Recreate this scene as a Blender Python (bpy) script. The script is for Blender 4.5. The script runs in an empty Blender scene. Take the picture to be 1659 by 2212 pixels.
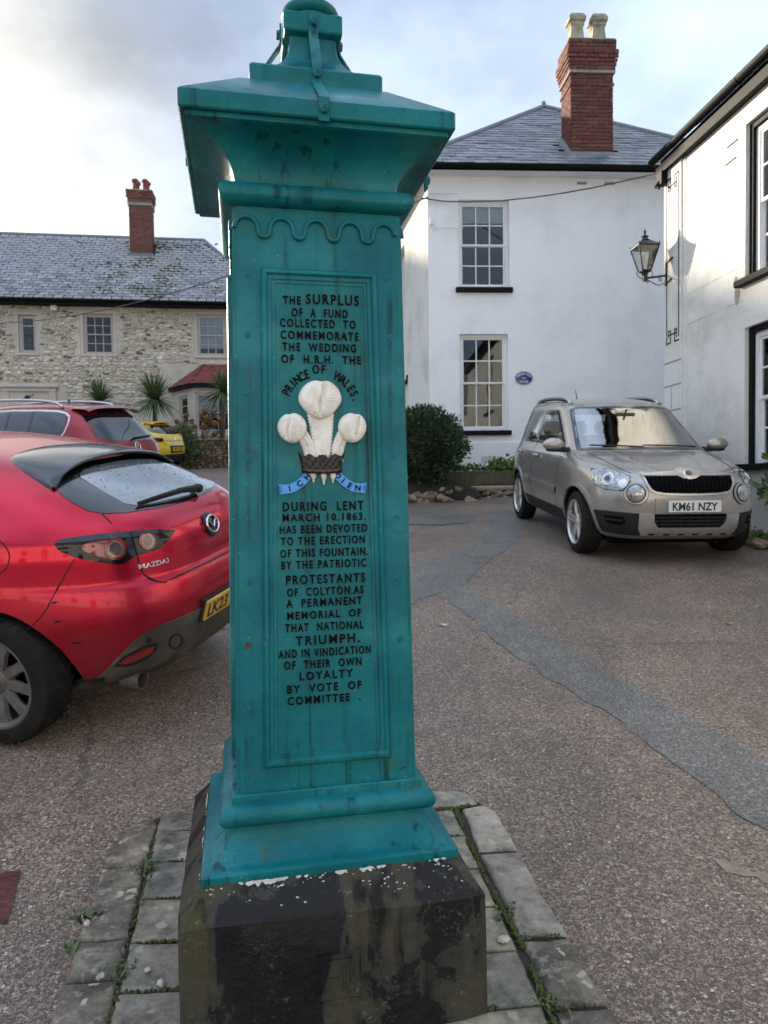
import bpy, bmesh, math, random
from mathutils import Vector, Matrix, geometry, noise
from mathutils.bvhtree import BVHTree
R = math.radians
scene = bpy.context.scene
col = scene.collection
rnd = random.Random(7)

# ---------------------------------------------------------------- camera
EYE = 1.5
cam_data = bpy.data.cameras.new('camera'); cam = bpy.data.objects.new('camera', cam_data); col.objects.link(cam)
cam_data.sensor_fit = 'VERTICAL'; cam_data.sensor_height = 36.0; cam_data.lens = 36.0 * 1534 / 2212
cam_data.clip_start = 0.05; cam_data.clip_end = 2000
PITCH = math.atan(56 / 1534); ROLL = 0.014
cam.rotation_mode = 'QUATERNION'
cam.matrix_world = (Matrix.Translation((0, 0, EYE)) @ Matrix.Rotation(math.pi / 2 - PITCH, 4, 'X')
                    @ Matrix.Rotation(-ROLL, 4, 'Z'))
scene.camera = cam
cam_data.dof.use_dof = True; cam_data.dof.focus_distance = 2.0; cam_data.dof.aperture_fstop = 9.0

# ---------------------------------------------------------------- sky and sun
SUN_AZ, SUN_EL = R(-46), R(15.2)          # azimuth measured from +Y towards +X
world = bpy.data.worlds.new('World'); scene.world = world; world.use_nodes = True
nt = world.node_tree; nt.nodes.clear()
def N(tree, t, **kw):
    n = tree.nodes.new(t)
    for k, v in kw.items(): setattr(n, k, v)
    return n
wl = nt.links.new
out = N(nt, 'ShaderNodeOutputWorld'); bg = N(nt, 'ShaderNodeBackground')
bg.inputs['Strength'].default_value = 0.12
sky = N(nt, 'ShaderNodeTexSky', sky_type='NISHITA', sun_disc=False, sun_elevation=SUN_EL, sun_rotation=SUN_AZ)
sky.air_density = 1.0; sky.dust_density = 0.6; sky.ozone_density = 1.2
tc = N(nt, 'ShaderNodeTexCoord'); sep = N(nt, 'ShaderNodeSeparateXYZ'); wl(tc.outputs['Generated'], sep.inputs[0])
zz = N(nt, 'ShaderNodeMath', operation='MAXIMUM'); wl(sep.outputs['Z'], zz.inputs[0]); zz.inputs[1].default_value = 0.0
za = N(nt, 'ShaderNodeMath', operation='ADD'); wl(zz.outputs[0], za.inputs[0]); za.inputs[1].default_value = 0.22
dx = N(nt, 'ShaderNodeMath', operation='DIVIDE'); wl(sep.outputs['X'], dx.inputs[0]); wl(za.outputs[0], dx.inputs[1])
dy = N(nt, 'ShaderNodeMath', operation='DIVIDE'); wl(sep.outputs['Y'], dy.inputs[0]); wl(za.outputs[0], dy.inputs[1])
cmb = N(nt, 'ShaderNodeCombineXYZ'); wl(dx.outputs[0], cmb.inputs[0]); wl(dy.outputs[0], cmb.inputs[1]); cmb.inputs[2].default_value = 4.1
cn = N(nt, 'ShaderNodeTexNoise'); cn.inputs['Scale'].default_value = 1.1; cn.inputs['Detail'].default_value = 7; cn.inputs['Roughness'].default_value = 0.52
cn.inputs['Distortion'].default_value = 0.3
wl(cmb.outputs[0], cn.inputs['Vector'])
cover = N(nt, 'ShaderNodeMapRange', interpolation_type='SMOOTHSTEP'); wl(cn.outputs['Fac'], cover.inputs['Value'])
cover.inputs['From Min'].default_value = 0.26; cover.inputs['From Max'].default_value = 0.60
cover.inputs['To Min'].default_value = 0.30; cover.inputs['To Max'].default_value = 0.97
# cloud sheet: overcast sky law (brighter overhead), thinner and thicker places, a warm glow where the low sun stands behind it
vd = N(nt, 'ShaderNodeVectorMath', operation='DOT_PRODUCT'); wl(tc.outputs['Generated'], vd.inputs[0])
vd.inputs[1].default_value = (math.sin(SUN_AZ) * math.cos(SUN_EL), math.cos(SUN_AZ) * math.cos(SUN_EL), math.sin(SUN_EL))
glow = N(nt, 'ShaderNodeMapRange', interpolation_type='SMOOTHERSTEP'); wl(vd.outputs['Value'], glow.inputs['Value'])
glow.inputs['From Min'].default_value = 0.78; glow.inputs['From Max'].default_value = 1.0
ccol = N(nt, 'ShaderNodeMixRGB'); wl(glow.outputs[0], ccol.inputs[0]); ccol.inputs[1].default_value = (0.78, 0.93, 1.19, 1); ccol.inputs[2].default_value = (1.25, 1.19, 1.05, 1)
cie = N(nt, 'ShaderNodeMapRange'); wl(sep.outputs['Z'], cie.inputs['Value']); cie.inputs['To Min'].default_value = 0.48; cie.inputs['To Max'].default_value = 2.1
thick = N(nt, 'ShaderNodeTexNoise'); thick.inputs['Scale'].default_value = 1.5; thick.inputs['Detail'].default_value = 6; thick.inputs['Roughness'].default_value = .5
wl(cmb.outputs[0], thick.inputs['Vector'])
tm = N(nt, 'ShaderNodeMapRange'); wl(thick.outputs['Fac'], tm.inputs['Value'])
tm.inputs['From Min'].default_value = 0.3; tm.inputs['From Max'].default_value = 0.7; tm.inputs['To Min'].default_value = 0.72; tm.inputs['To Max'].default_value = 2.15
cmul = N(nt, 'ShaderNodeMath', operation='MULTIPLY'); wl(cie.outputs[0], cmul.inputs[0]); wl(tm.outputs[0], cmul.inputs[1])
cl = N(nt, 'ShaderNodeMixRGB', blend_type='MULTIPLY'); cl.inputs[0].default_value = 1; wl(ccol.outputs[0], cl.inputs[1]); wl(cmul.outputs[0], cl.inputs[2])
mixs = N(nt, 'ShaderNodeMixRGB'); wl(cover.outputs[0], mixs.inputs[0]); dim = N(nt, 'ShaderNodeMixRGB', blend_type='MULTIPLY'); dim.inputs[0].default_value = 1; dim.inputs[2].default_value = (.5, .5, .52, 1); wl(sky.outputs[0], dim.inputs[1]); wl(dim.outputs[0], mixs.inputs[1]); wl(cl.outputs[0], mixs.inputs[2])
wl(mixs.outputs[0], bg.inputs['Color']); wl(bg.outputs[0], out.inputs['Surface'])

sun_data = bpy.data.lights.new('sun', 'SUN'); sun = bpy.data.objects.new('sun', sun_data); col.objects.link(sun)
sun_data.energy = 2.2; sun_data.angle = R(2.0); sun_data.color = (1.0, 0.88, 0.70)
sdir = Vector((math.sin(SUN_AZ) * math.cos(SUN_EL), math.cos(SUN_AZ) * math.cos(SUN_EL), math.sin(SUN_EL)))
sun.rotation_euler = sdir.to_track_quat('Z', 'Y').to_euler(); sun.location = sdir * 60

vs = scene.view_settings
vs.view_transform = 'Standard'; vs.look = 'None'; vs.gamma = 1.0; vs.use_curve_mapping = False; vs.exposure = 2.25
scene.cycles.use_denoising = True
scene.cycles.max_bounces = 6; scene.cycles.diffuse_bounces = 3; scene.cycles.glossy_bounces = 3; scene.cycles.transparent_max_bounces = 8
scene.cycles.use_adaptive_sampling = True; scene.cycles.adaptive_threshold = 0.025
scene.cycles.sample_clamp_indirect = 6.0

# ---------------------------------------------------------------- helpers: objects
def tag(o, label=None, cat=None, group=None, kind=None):
    if label: o['label'] = label
    if cat: o['category'] = cat
    if group: o['group'] = group
    if kind: o['kind'] = kind
    return o
def thing(name, loc, rz, label, cat, group=None):
    o = bpy.data.objects.new(name, None); col.objects.link(o); o.empty_display_size = 0.1
    o.location = loc; o.rotation_euler = (0, 0, rz)
    return tag(o, label, cat, group)
def link(name, me, parent=None, loc=None, rot=None, scale=None):
    o = bpy.data.objects.new(name, me); col.objects.link(o)
    if parent: o.parent = parent
    if loc is not None: o.location = loc
    if rot is not None: o.rotation_euler = rot
    if scale is not None: o.scale = scale
    return o
def lerp(a, b, t): return a + (b - a) * t
def interp(tab, x):
    if x <= tab[0][0]: return tab[0][1]
    for (x0, y0), (x1, y1) in zip(tab, tab[1:]):
        if x <= x1: return lerp(y0, y1, (x - x0) / (x1 - x0)) if x1 > x0 else y1
    return tab[-1][1]
def hermite(tab, x):
    """smooth interpolation through a table (monotone-ish Catmull-Rom)"""
    if x <= tab[0][0]: return tab[0][1]
    if x >= tab[-1][0]: return tab[-1][1]
    for i in range(len(tab) - 1):
        if x <= tab[i + 1][0]:
            x0, y0 = tab[i]; x1, y1 = tab[i + 1]; h = x1 - x0
            s = (y1 - y0) / h
            sp = (y0 - tab[i - 1][1]) / (x0 - tab[i - 1][0]) if i > 0 else s
            sn = (tab[i + 2][1] - y1) / (tab[i + 2][0] - x1) if i + 2 < len(tab) else s
            m0 = 0 if sp * s <= 0 else 2 * sp * s / (sp + s)
            m1 = 0 if sn * s <= 0 else 2 * sn * s / (sn + s)
            if i == 0: m0 = s
            if i + 2 >= len(tab): m1 = s
            t = (x - x0) / h
            return ((2*t**3 - 3*t*t + 1) * y0 + (t**3 - 2*t*t + t) * h * m0 + (-2*t**3 + 3*t*t) * y1 + (t**3 - t*t) * h * m1)

class MB:
    """collects shapes and links them as ONE mesh object"""
    def __init__(s): s.v = []; s.f = []; s.m = []; s.cm = 0
    def add(s, vs, fs, m=None):
        b = len(s.v); s.v += [tuple(p) for p in vs]
        for f in fs: s.f.append(tuple(i + b for i in f)); s.m.append(s.cm if m is None else m)
        return s
    def box(s, x0, x1, y0, y1, z0, z1, M=None, bev=0.0):
        if bev > 0:
            b = bev; vs = []
            for (z, i) in ((z0, b), (z0 + b, 0), (z1 - b, 0), (z1, b)):
                for (x, y) in ((x0 + i, y0 + b + i), (x0 + b + i, y0 + i), (x1 - b - i, y0 + i), (x1 - i, y0 + b + i),
                               (x1 - i, y1 - b - i), (x1 - b - i, y1 - i), (x0 + b + i, y1 - i), (x0 + i, y1 - b - i)):
                    vs.append((x, y, z))
            fs = [tuple(range(7, -1, -1)), tuple(range(24, 32))]
            for r in range(3):
                for k in range(8): fs.append((r*8 + k, r*8 + (k+1) % 8, r*8 + 8 + (k+1) % 8, r*8 + 8 + k))
        else:
            vs = [(x0,y0,z0),(x1,y0,z0),(x1,y1,z0),(x0,y1,z0),(x0,y0,z1),(x1,y0,z1),(x1,y1,z1),(x0,y1,z1)]
            fs = [(3,2,1,0),(4,5,6,7),(0,1,5,4),(1,2,6,5),(2,3,7,6),(3,0,4,7)]
        if M is not None: vs = [M @ Vector(p) for p in vs]
        return s.add(vs, fs)
    def hexa(s, p):   # 8 corners: bottom 0-3 ccw, top 4-7
        return s.add(p, [(3,2,1,0),(4,5,6,7),(0,1,5,4),(1,2,6,5),(2,3,7,6),(3,0,4,7)])
    def prism(s, poly, y0, y1, M=None):
        """polygon in x,z extruded along y (poly ccw seen from -y)"""
        n = len(poly)
        vs = [(x, y0, z) for x, z in poly] + [(x, y1, z) for x, z in poly]
        fs = [tuple(range(n)), tuple(range(2*n - 1, n - 1, -1))] + [(i, i + n, (i+1) % n + n, (i+1) % n) for i in range(n)]
        if M is not None: vs = [M @ Vector(p) for p in vs]
        return s.add(vs, fs)
    def tube(s, pts, r, n=8, cap=True, radii=None):
        pts = [Vector(p) for p in pts]; rings = []
        prev = None
        for i, p in enumerate(pts):
            d = (pts[min(i+1, len(pts)-1)] - pts[max(i-1, 0)]).normalized()
            a = prev if prev is not None else (Vector((0,0,1)) if abs(d.z) < .9 else Vector((1,0,0)))
            u = (a - d * a.dot(d)).normalized(); w = d.cross(u); prev = u
            rr = radii[i] if radii else r
            rings.append([p + (u * math.cos(2*math.pi*k/n) + w * math.sin(2*math.pi*k/n)) * rr for k in range(n)])
        vs = [q for g in rings for q in g]; fs = []
        for i in range(len(pts) - 1):
            for k in range(n): fs.append((i*n + k, i*n + (k+1) % n, (i+1)*n + (k+1) % n, (i+1)*n + k))
        if cap: fs += [tuple(range(n-1, -1, -1)), tuple((len(pts)-1)*n + k for k in range(n))]
        return s.add(vs, fs)
    def lathe(s, prof, n=24, M=None, cap=True):
        """profile of (radius, z) turned about z"""
        vs = [(r * math.cos(2*math.pi*k/n), r * math.sin(2*math.pi*k/n), z) for r, z in prof for k in range(n)]
        fs = [(i*n + k, i*n + (k+1) % n, (i+1)*n + (k+1) % n, (i+1)*n + k) for i in range(len(prof)-1) for k in range(n)]
        if cap: fs += [tuple(range(n-1, -1, -1)), tuple((len(prof)-1)*n + k for k in range(n))]
        if M is not None: vs = [M @ Vector(p) for p in vs]
        return s.add(vs, fs)
    def square(s, prof, c=0.004, M=None, cap=True):
        """profile of (half width, z) as a square loft with small chamfered corners"""
        vs = []
        for h, z in prof:
            k = min(c, h * .4)
            vs += [(-h + k, -h, z), (h - k, -h, z), (h, -h + k, z), (h, h - k, z), (h - k, h, z), (-h + k, h, z), (-h, h - k, z), (-h, -h + k, z)]
        n = 8
        fs = [(i*n + k, i*n + (k+1) % n, (i+1)*n + (k+1) % n, (i+1)*n + k) for i in range(len(prof)-1) for k in range(n)]
        if cap: fs += [tuple(range(n-1, -1, -1)), tuple((len(prof)-1)*n + k for k in range(n))]
        if M is not None: vs = [M @ Vector(p) for p in vs]
        return s.add(vs, fs)
    def grid(s, fn, nu, nv, closed_u=False):
        vs = [fn(i / (nu if closed_u else nu - 1), j / (nv - 1)) for j in range(nv) for i in range(nu)]
        fs = []
        for j in range(nv - 1):
            for i in range(nu if closed_u else nu - 1):
                k = (i + 1) % nu
                fs.append((j*nu + i, j*nu + k, (j+1)*nu + k, (j+1)*nu + i))
        return s.add(vs, fs)
    def ball(s, c, rx, ry=None, rz=None, nu=12, nv=7, jit=0):
        ry = ry or rx; rz = rz or rx
        vs = [(c[0], c[1], c[2] - rz)]
        for j in range(1, nv):
            ph = -math.pi/2 + math.pi * j / nv
            for i in range(nu):
                th = 2 * math.pi * i / nu; q = 1 + (rnd.uniform(-jit, jit) if jit else 0)
                vs.append((c[0] + rx*q*math.cos(ph)*math.cos(th), c[1] + ry*q*math.cos(ph)*math.sin(th), c[2] + rz*q*math.sin(ph)))
        vs.append((c[0], c[1], c[2] + rz)); L = len(vs) - 1
        fs = [(0, 1 + (i+1) % nu, 1 + i) for i in range(nu)]
        for j in range(nv - 2):
            for i in range(nu):
                a = 1 + j*nu + i; b = 1 + j*nu + (i+1) % nu
                fs.append((a, b, b + nu, a + nu))
        b0 = 1 + (nv-2)*nu
        fs += [(b0 + i, b0 + (i+1) % nu, L) for i in range(nu)]
        return s.add(vs, fs)
    def mesh(s, name, mats, smooth=None, fix=False):
        me = bpy.data.meshes.new(name); me.from_pydata(s.v, [], s.f)
        mats = mats if isinstance(mats, (list, tuple)) else [mats]
        for m in mats: me.materials.append(m)
        if len(mats) > 1: me.polygons.foreach_set('material_index', s.m)
        if fix:
            bm = bmesh.new(); bm.from_mesh(me); bmesh.ops.recalc_face_normals(bm, faces=bm.faces); bm.to_mesh(me); bm.free()
        if smooth is not None:
            me.polygons.foreach_set('use_smooth', [True] * len(me.polygons))
            if smooth < 180: me.set_sharp_from_angle(angle=R(smooth))
        me.update(); return me
    def build(s, name, mats, parent=None, smooth=None, fix=False, **kw):
        return link(name, s.mesh(name, mats, smooth, fix), parent, **kw)

def text_geo(txt, width=None, height=None, depth=0.003, bold=0.0, res=3, space=1.0):
    """raised lettering: verts centred on x and z, in the x,z plane, raised towards -y. height = cap height"""
    cu = bpy.data.curves.new('t', 'FONT'); cu.body = txt; cu.size = 1.0; cu.extrude = 0.5; cu.offset = bold; cu.resolution_u = res; cu.space_character = space
    cu.align_x = 'CENTER'
    o = bpy.data.objects.new('t', cu); col.objects.link(o)
    dg = bpy.context.evaluated_depsgraph_get(); me = bpy.data.meshes.new_from_object(o.evaluated_get(dg))
    vs = [v.co.copy() for v in me.vertices]; fs = [tuple(p.vertices) for p in me.polygons]
    bpy.data.objects.remove(o); bpy.data.curves.remove(cu); bpy.data.meshes.remove(me)
    x0 = min(v.x for v in vs); x1 = max(v.x for v in vs); y0 = 0.0; y1 = 0.69
    sx = width / (x1 - x0) if width else None; sy = height / (y1 - y0) if height else sx
    if sx is None: sx = sy
    cx = (x0 + x1) / 2
    return [((v.x - cx) * sx, -(v.z + .5) * depth, (v.y - .345) * sy) for v in vs], fs

# ---------------------------------------------------------------- helpers: materials
MATS = {}
def ramp(nt, fac, stops):
    r = N(nt, 'ShaderNodeValToRGB'); e = r.color_ramp.elements
    while len(e) < len(stops): e.new(0.5)
    for k, (p, c) in enumerate(stops):
        e[k].position = p; e[k].color = (*c, 1) if len(c) == 3 else c
    nt.links.new(fac, r.inputs[0]); return r.outputs[0]
def newmat(name):
    m = bpy.data.materials.new(name); m.use_nodes = True; t = m.node_tree
    return m, t, t.nodes['Principled BSDF'], t.links.new
def coords(t, kind='Object', scale=None):
    tc = N(t, 'ShaderNodeTexCoord')
    if scale is None: return tc.outputs[kind]
    mp = N(t, 'ShaderNodeMapping'); mp.inputs['Scale'].default_value = scale if isinstance(scale, (tuple, list)) else (scale,)*3
    t.links.new(tc.outputs[kind], mp.inputs[0]); return mp.outputs[0]
def noise_n(t, vec, scale, detail=4, rough=.55, dist=0):
    n = N(t, 'ShaderNodeTexNoise'); n.inputs['Scale'].default_value = scale; n.inputs['Detail'].default_value = detail
    n.inputs['Roughness'].default_value = rough; n.inputs['Distortion'].default_value = dist; t.links.new(vec, n.inputs['Vector']); return n
def bump(t, b, height, strength, dist, prev=None):
    bn = N(t, 'ShaderNodeBump'); bn.inputs['Strength'].default_value = strength; bn.inputs['Distance'].default_value = dist
    t.links.new(height, bn.inputs['Height'])
    if prev is not None: t.links.new(prev, bn.inputs['Normal'])
    t.links.new(bn.outputs[0], b.inputs['Normal']); return bn.outputs[0]
def mixc(t, fac, a, b, mode='MIX'):
    m = N(t, 'ShaderNodeMixRGB', blend_type=mode)
    for i, v in ((0, fac), (1, a), (2, b)):
        if isinstance(v, (int, float)): m.inputs[i].default_value = v
        elif isinstance(v, (tuple, list)): m.inputs[i].default_value = (*v, 1) if len(v) == 3 else v
        else: t.links.new(v, m.inputs[i])
    return m.outputs[0]
def mathn(t, op, a, b=None):
    m = N(t, 'ShaderNodeMath', operation=op)
    for i, v in ((0, a), (1, b)):
        if v is None: continue
        if isinstance(v, (int, float)): m.inputs[i].default_value = v
        else: t.links.new(v, m.inputs[i])
    return m.outputs[0]
def rng(t, v, a, b, c=0, d=1, smooth=False):
    m = N(t, 'ShaderNodeMapRange'); 
    if smooth: m.interpolation_type = 'SMOOTHSTEP'
    for k, x in zip(('From Min', 'From Max', 'To Min', 'To Max'), (a, b, c, d)): m.inputs[k].default_value = x
    t.links.new(v, m.inputs['Value']); return m.outputs[0]
def plain(name, c, rough=.5, metal=0, var=.25, scale=6, bmp=0.0, bscale=60, coat=0, spec=.5, c2=None, rand=0.0, detail=5):
    """a surface with uneven tone (a second colour by noise), optional fine relief and per-object variation"""
    m, t, b, L = newmat(name)
    v = coords(t)
    n = noise_n(t, v, scale, detail, .6)
    c2 = c2 or tuple(x * (1 - var) for x in c)
    base = ramp(t, n.outputs['Fac'], [(.3, c2), (.68, c)])
    if rand:
        oi = N(t, 'ShaderNodeObjectInfo')
        base = mixc(t, 1.0, base, ramp(t, oi.outputs['Random'], [(0, (1-rand,)*3), (1, (1+rand,)*3)]), 'MULTIPLY')
    L(base, b.inputs['Base Color']); b.inputs['Roughness'].default_value = rough; b.inputs['Metallic'].default_value = metal
    b.inputs['Coat Weight'].default_value = coat; b.inputs['Coat Roughness'].default_value = .05
    b.inputs['Specular IOR Level'].default_value = spec
    if bmp: bump(t, b, noise_n(t, v, bscale, 4).outputs['Fac'], bmp, .01)
    MATS[name] = m; return m
# ---------------------------------------------------------------- ground profile: the square climbs away from the camera
GY = [-30, -5, 0, 1.7, 3.6, 5.5, 7.45, 10, 12, 23, 40, 60, 300]
GZ = [-.4, -.1, 0, .02, .21, .47, .725, .975, 1.19, 2.15, 3.4, 3.9, 3.9]
def ground_z(x, y): return hermite(list(zip(GY, GZ)), y)

def asphalt(name, chips, gap, sc, wet):
    m, t, b, L = newmat(name); v = coords(t)
    vo = N(t, 'ShaderNodeTexVoronoi'); vo.inputs['Scale'].default_value = sc; L(v, vo.inputs['Vector'])
    wob = noise_n(t, v, sc * 1.5, 2); vv = mixc(t, .04, v, wob.outputs['Color'], 'ADD'); L(vv, vo.inputs['Vector'])
    cc = N(t, 'ShaderNodeSeparateColor'); L(vo.outputs['Color'], cc.inputs[0])
    stone = ramp(t, cc.outputs[0], chips)
    d = rng(t, vo.outputs['Distance'], .40, .60)
    base = mixc(t, d, stone, gap)
    vo2 = N(t, 'ShaderNodeTexVoronoi'); vo2.inputs['Scale'].default_value = sc * 2.6; L(v, vo2.inputs['Vector'])
    c2 = N(t, 'ShaderNodeSeparateColor'); L(vo2.outputs['Color'], c2.inputs[0])
    pale = rng(t, c2.outputs[1], .90, .97)
    base = mixc(t, mathn(t, 'MULTIPLY', pale, .55), base, (.40, .36, .31))
    big = noise_n(t, v, .9, 5, .6)
    base = mixc(t, 1.0, base, ramp(t, big.outputs['Fac'], [(.3, (.80, .79, .79)), (.7, (1.22, 1.19, 1.14))]), 'MULTIPLY')
    mid = noise_n(t, v, 7, 4, .7)
    base = mixc(t, 1.0, base, ramp(t, mid.outputs['Fac'], [(.3, (.88,)*3), (.7, (1.14,)*3)]), 'MULTIPLY')
    ck = N(t, 'ShaderNodeTexVoronoi', feature='DISTANCE_TO_EDGE'); ck.inputs['Scale'].default_value = .55; L(mixc(t, .25, v, noise_n(t, v, 3, 5, .7).outputs['Color'], 'ADD'), ck.inputs['Vector'])
    base = mixc(t, mathn(t, 'MULTIPLY', rng(t, ck.outputs['Distance'], .012, .003), mathn(t, 'MULTIPLY', rng(t, noise_n(t, v, .7, 2).outputs['Fac'], .50, .60), .55)), base, (.05, .045, .04))
    oil = rng(t, noise_n(t, v, .55, 4, .6, .6).outputs['Fac'], .56, .70); base = mixc(t, mathn(t, 'MULTIPLY', oil, .38), base, (.10, .088, .08))
    L(base, b.inputs['Base Color'])
    rr = rng(t, big.outputs['Fac'], .3, .7, wet, wet + .22); L(rr, b.inputs['Roughness'])
    b.inputs['Specular IOR Level'].default_value = .45
    h = mathn(t, 'MULTIPLY', mathn(t, 'SUBTRACT', 1.0, d), mathn(t, 'ADD', cc.outputs[1], .4))
    bump(t, b, h, .7, .005)
    MATS[name] = m; return m
CH = [(0, (.19, .142, .110)), (.3, (.27, .205, .160)), (.5, (.34, .262, .208)), (.72, (.25, .200, .164)), (.88, (.40, .315, .255)), (1, (.58, .50, .43))]
M_road = asphalt('asphalt_brown_chippings', CH, (.088, .066, .051), 78, .34)
CG = [(0, (.135, .130, .120)), (.4, (.195, .188, .175)), (.8, (.25, .240, .222)), (1, (.40, .375, .34))]
M_patch = asphalt('asphalt_grey_patch', CG, (.085, .083, .078), 80, .34)

def sheet(name, xs, ys, mat, dz=0.0):
    m = MB(); nx, ny = len(xs), len(ys)
    m.add([(x, y, ground_z(x, y) + dz) for y in ys for x in xs],
          [(j*nx + i, j*nx + i + 1, (j+1)*nx + i + 1, (j+1)*nx + i) for j in range(ny - 1) for i in range(nx - 1)])
    return tag(m.build(name, mat, smooth=180), kind='structure')
ys = [-30, -20, -10, -5, -3, -2, -1] + [i * .15 for i in range(0, 200)] + [30, 32, 35, 38, 42, 48, 55, 62, 100, 300]
sheet('road', [-300, -100, -40, -20, -10, -5, -2.5, 0, 2.5, 5, 10, 20, 40, 100, 300], ys, M_road)

def smooth_poly(pts, it=2, closed=True):
    pts = [Vector(p) for p in pts]
    for _ in range(it):
        q = []
        n = len(pts)
        for i in range(n if closed else n - 1):
            a, b = pts[i], pts[(i+1) % n]; q += [a * .75 + b * .25, a * .25 + b * .75]
        if not closed: q = [pts[0]] + q + [pts[-1]]
        pts = q
    return pts
def fill2d(outline, step):
    """triangulate a 2-D polygon with inner points about step apart"""
    ol = [Vector(p[:2]) for p in outline]; dens = []
    for i, a in enumerate(ol):
        b = ol[(i+1) % len(ol)]; n = max(1, int((b - a).length / step))
        dens += [a.lerp(b, k / n) for k in range(n)]
    n0 = len(dens); x0 = min(p.x for p in dens); x1 = max(p.x for p in dens); y0 = min(p.y for p in dens); y1 = max(p.y for p in dens)
    def inside(p):
        c = False; j = n0 - 1
        for i in range(n0):
            a, b = dens[i], dens[j]
            if (a.y > p.y) != (b.y > p.y) and p.x < (b.x - a.x) * (p.y - a.y) / (b.y - a.y) + a.x: c = not c
            j = i
        return c
    def clear(p):
        return all((p - q).length_squared > (.45 * step) ** 2 for q in dens[:n0])
    extra = []
    y = y0 + step / 2
    while y < y1:
        x = x0 + step / 2
        while x < x1:
            p = Vector((x, y))
            if inside(p) and clear(p): extra.append(p)
            x += step
        y += step
    vs, es, fs, ov, oe, of = geometry.delaunay_2d_cdt(dens + extra, [], [list(range(n0))], 1, 1e-5)
    return vs, fs, n0
def drape(name, poly, mat, dz, step=.12, thick=None, zfn=None, parent=None, it=1):
    vs, fs, n0 = fill2d(smooth_poly([Vector((*p, 0)) for p in poly], it), step)
    zf = zfn or ground_z
    m = MB(); m.add([(v.x, v.y, zf(v.x, v.y) + dz) for v in vs], [tuple(f) for f in fs])
    return m.build(name, mat, parent, smooth=180, fix=True)

# repaired trenches: one grey strip running to the camera's right, one towards the parked estate, one behind the fountain
random.seed(3)
def rag(poly, amp=.03):
    q = []
    for i, a in enumerate(poly):
        b = poly[(i+1) % len(poly)]; a = Vector(a); b = Vector(b); n = max(1, int((b - a).length / .09))
        for k in range(n):
            p = a.lerp(b, k / n); q.append((p.x + random.uniform(-amp, amp), p.y + random.uniform(-amp, amp)))
    return q
strip = [(.71, 6.43), (1.023, 5.43), (1.439, 4.24), (1.80, 3.32), (2.25, 2.2), (3.0, .4), (2.5, .2), (1.95, 1.75), (1.50, 2.76), (1.191, 3.89), (.836, 4.78), (.47, 6.20),
         (.18, 5.78), (-.5, 5.2), (-1.3, 5.3), (-1.2, 6.3), (-.3, 6.5), (.10, 7.15), (.50, 7.42), (.95, 7.95), (1.38, 9.2), (1.60, 11.0), (2.3, 11.0), (1.95, 9.7), (1.52, 8.3), (1.10, 7.35)]
tag(drape('asphalt_patch', rag(strip), M_patch, .004, it=1), kind='structure')
tag(drape('asphalt_patch', rag([(.2, 9.9), (.75, 9.75), (1.15, 9.9), (1.3, 10.6), (1.0, 11.2), (.5, 10.9)], .03), M_patch, .008, it=1), kind='structure')
# rust-coloured cover set in the road beside the paving (left edge)
m_rust = plain('rust_red_plate', (.11, .035, .03), .35, var=.5, scale=9, bmp=.5, bscale=30)

# loose chippings lying on the dressing near the camera
M_chip = [plain('pink_chipping', (.50, .38, .31), .8, var=.3, scale=90), plain('pale_chipping', (.66, .58, .50), .8, var=.25, scale=90), plain('grey_chipping', (.30, .27, .245), .8, var=.3, scale=90)]
mc = MB(); rch = random.Random(17)
for k in range(6000):
    y = 1.3 + 3.6 * rch.random() ** 1.5; x = rch.uniform(-.62, .62) * (y + .6)
    if -1.08 < x < .62 and y < 3.1: continue
    s_ = rch.uniform(.0028, .0062) * (1.5 if rch.random() < .06 else 1); z = ground_z(x, y) + s_ * .25; a = rch.uniform(0, 6.28); e = rch.uniform(.5, .9); vsx = []
    for q in range(5):
        t_ = a + 2 * math.pi * q / 5; r_ = s_ * rch.uniform(.75, 1.2); vsx.append((x + r_ * math.cos(t_), y + r_ * e * math.sin(t_), z + rch.uniform(-.1, .1) * s_))
    mc.add(vsx + [(x + rch.uniform(-.3, .3) * s_, y, z + s_ * .6)], [(q, (q + 1) % 5, 5) for q in range(5)], rch.choices((0, 1, 2), (.5, .2, .3))[0])
tag(mc.build('loose_chippings', M_chip), 'loose pink and grey stone chippings scattered over the road', 'chippings', kind='stuff')
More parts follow.
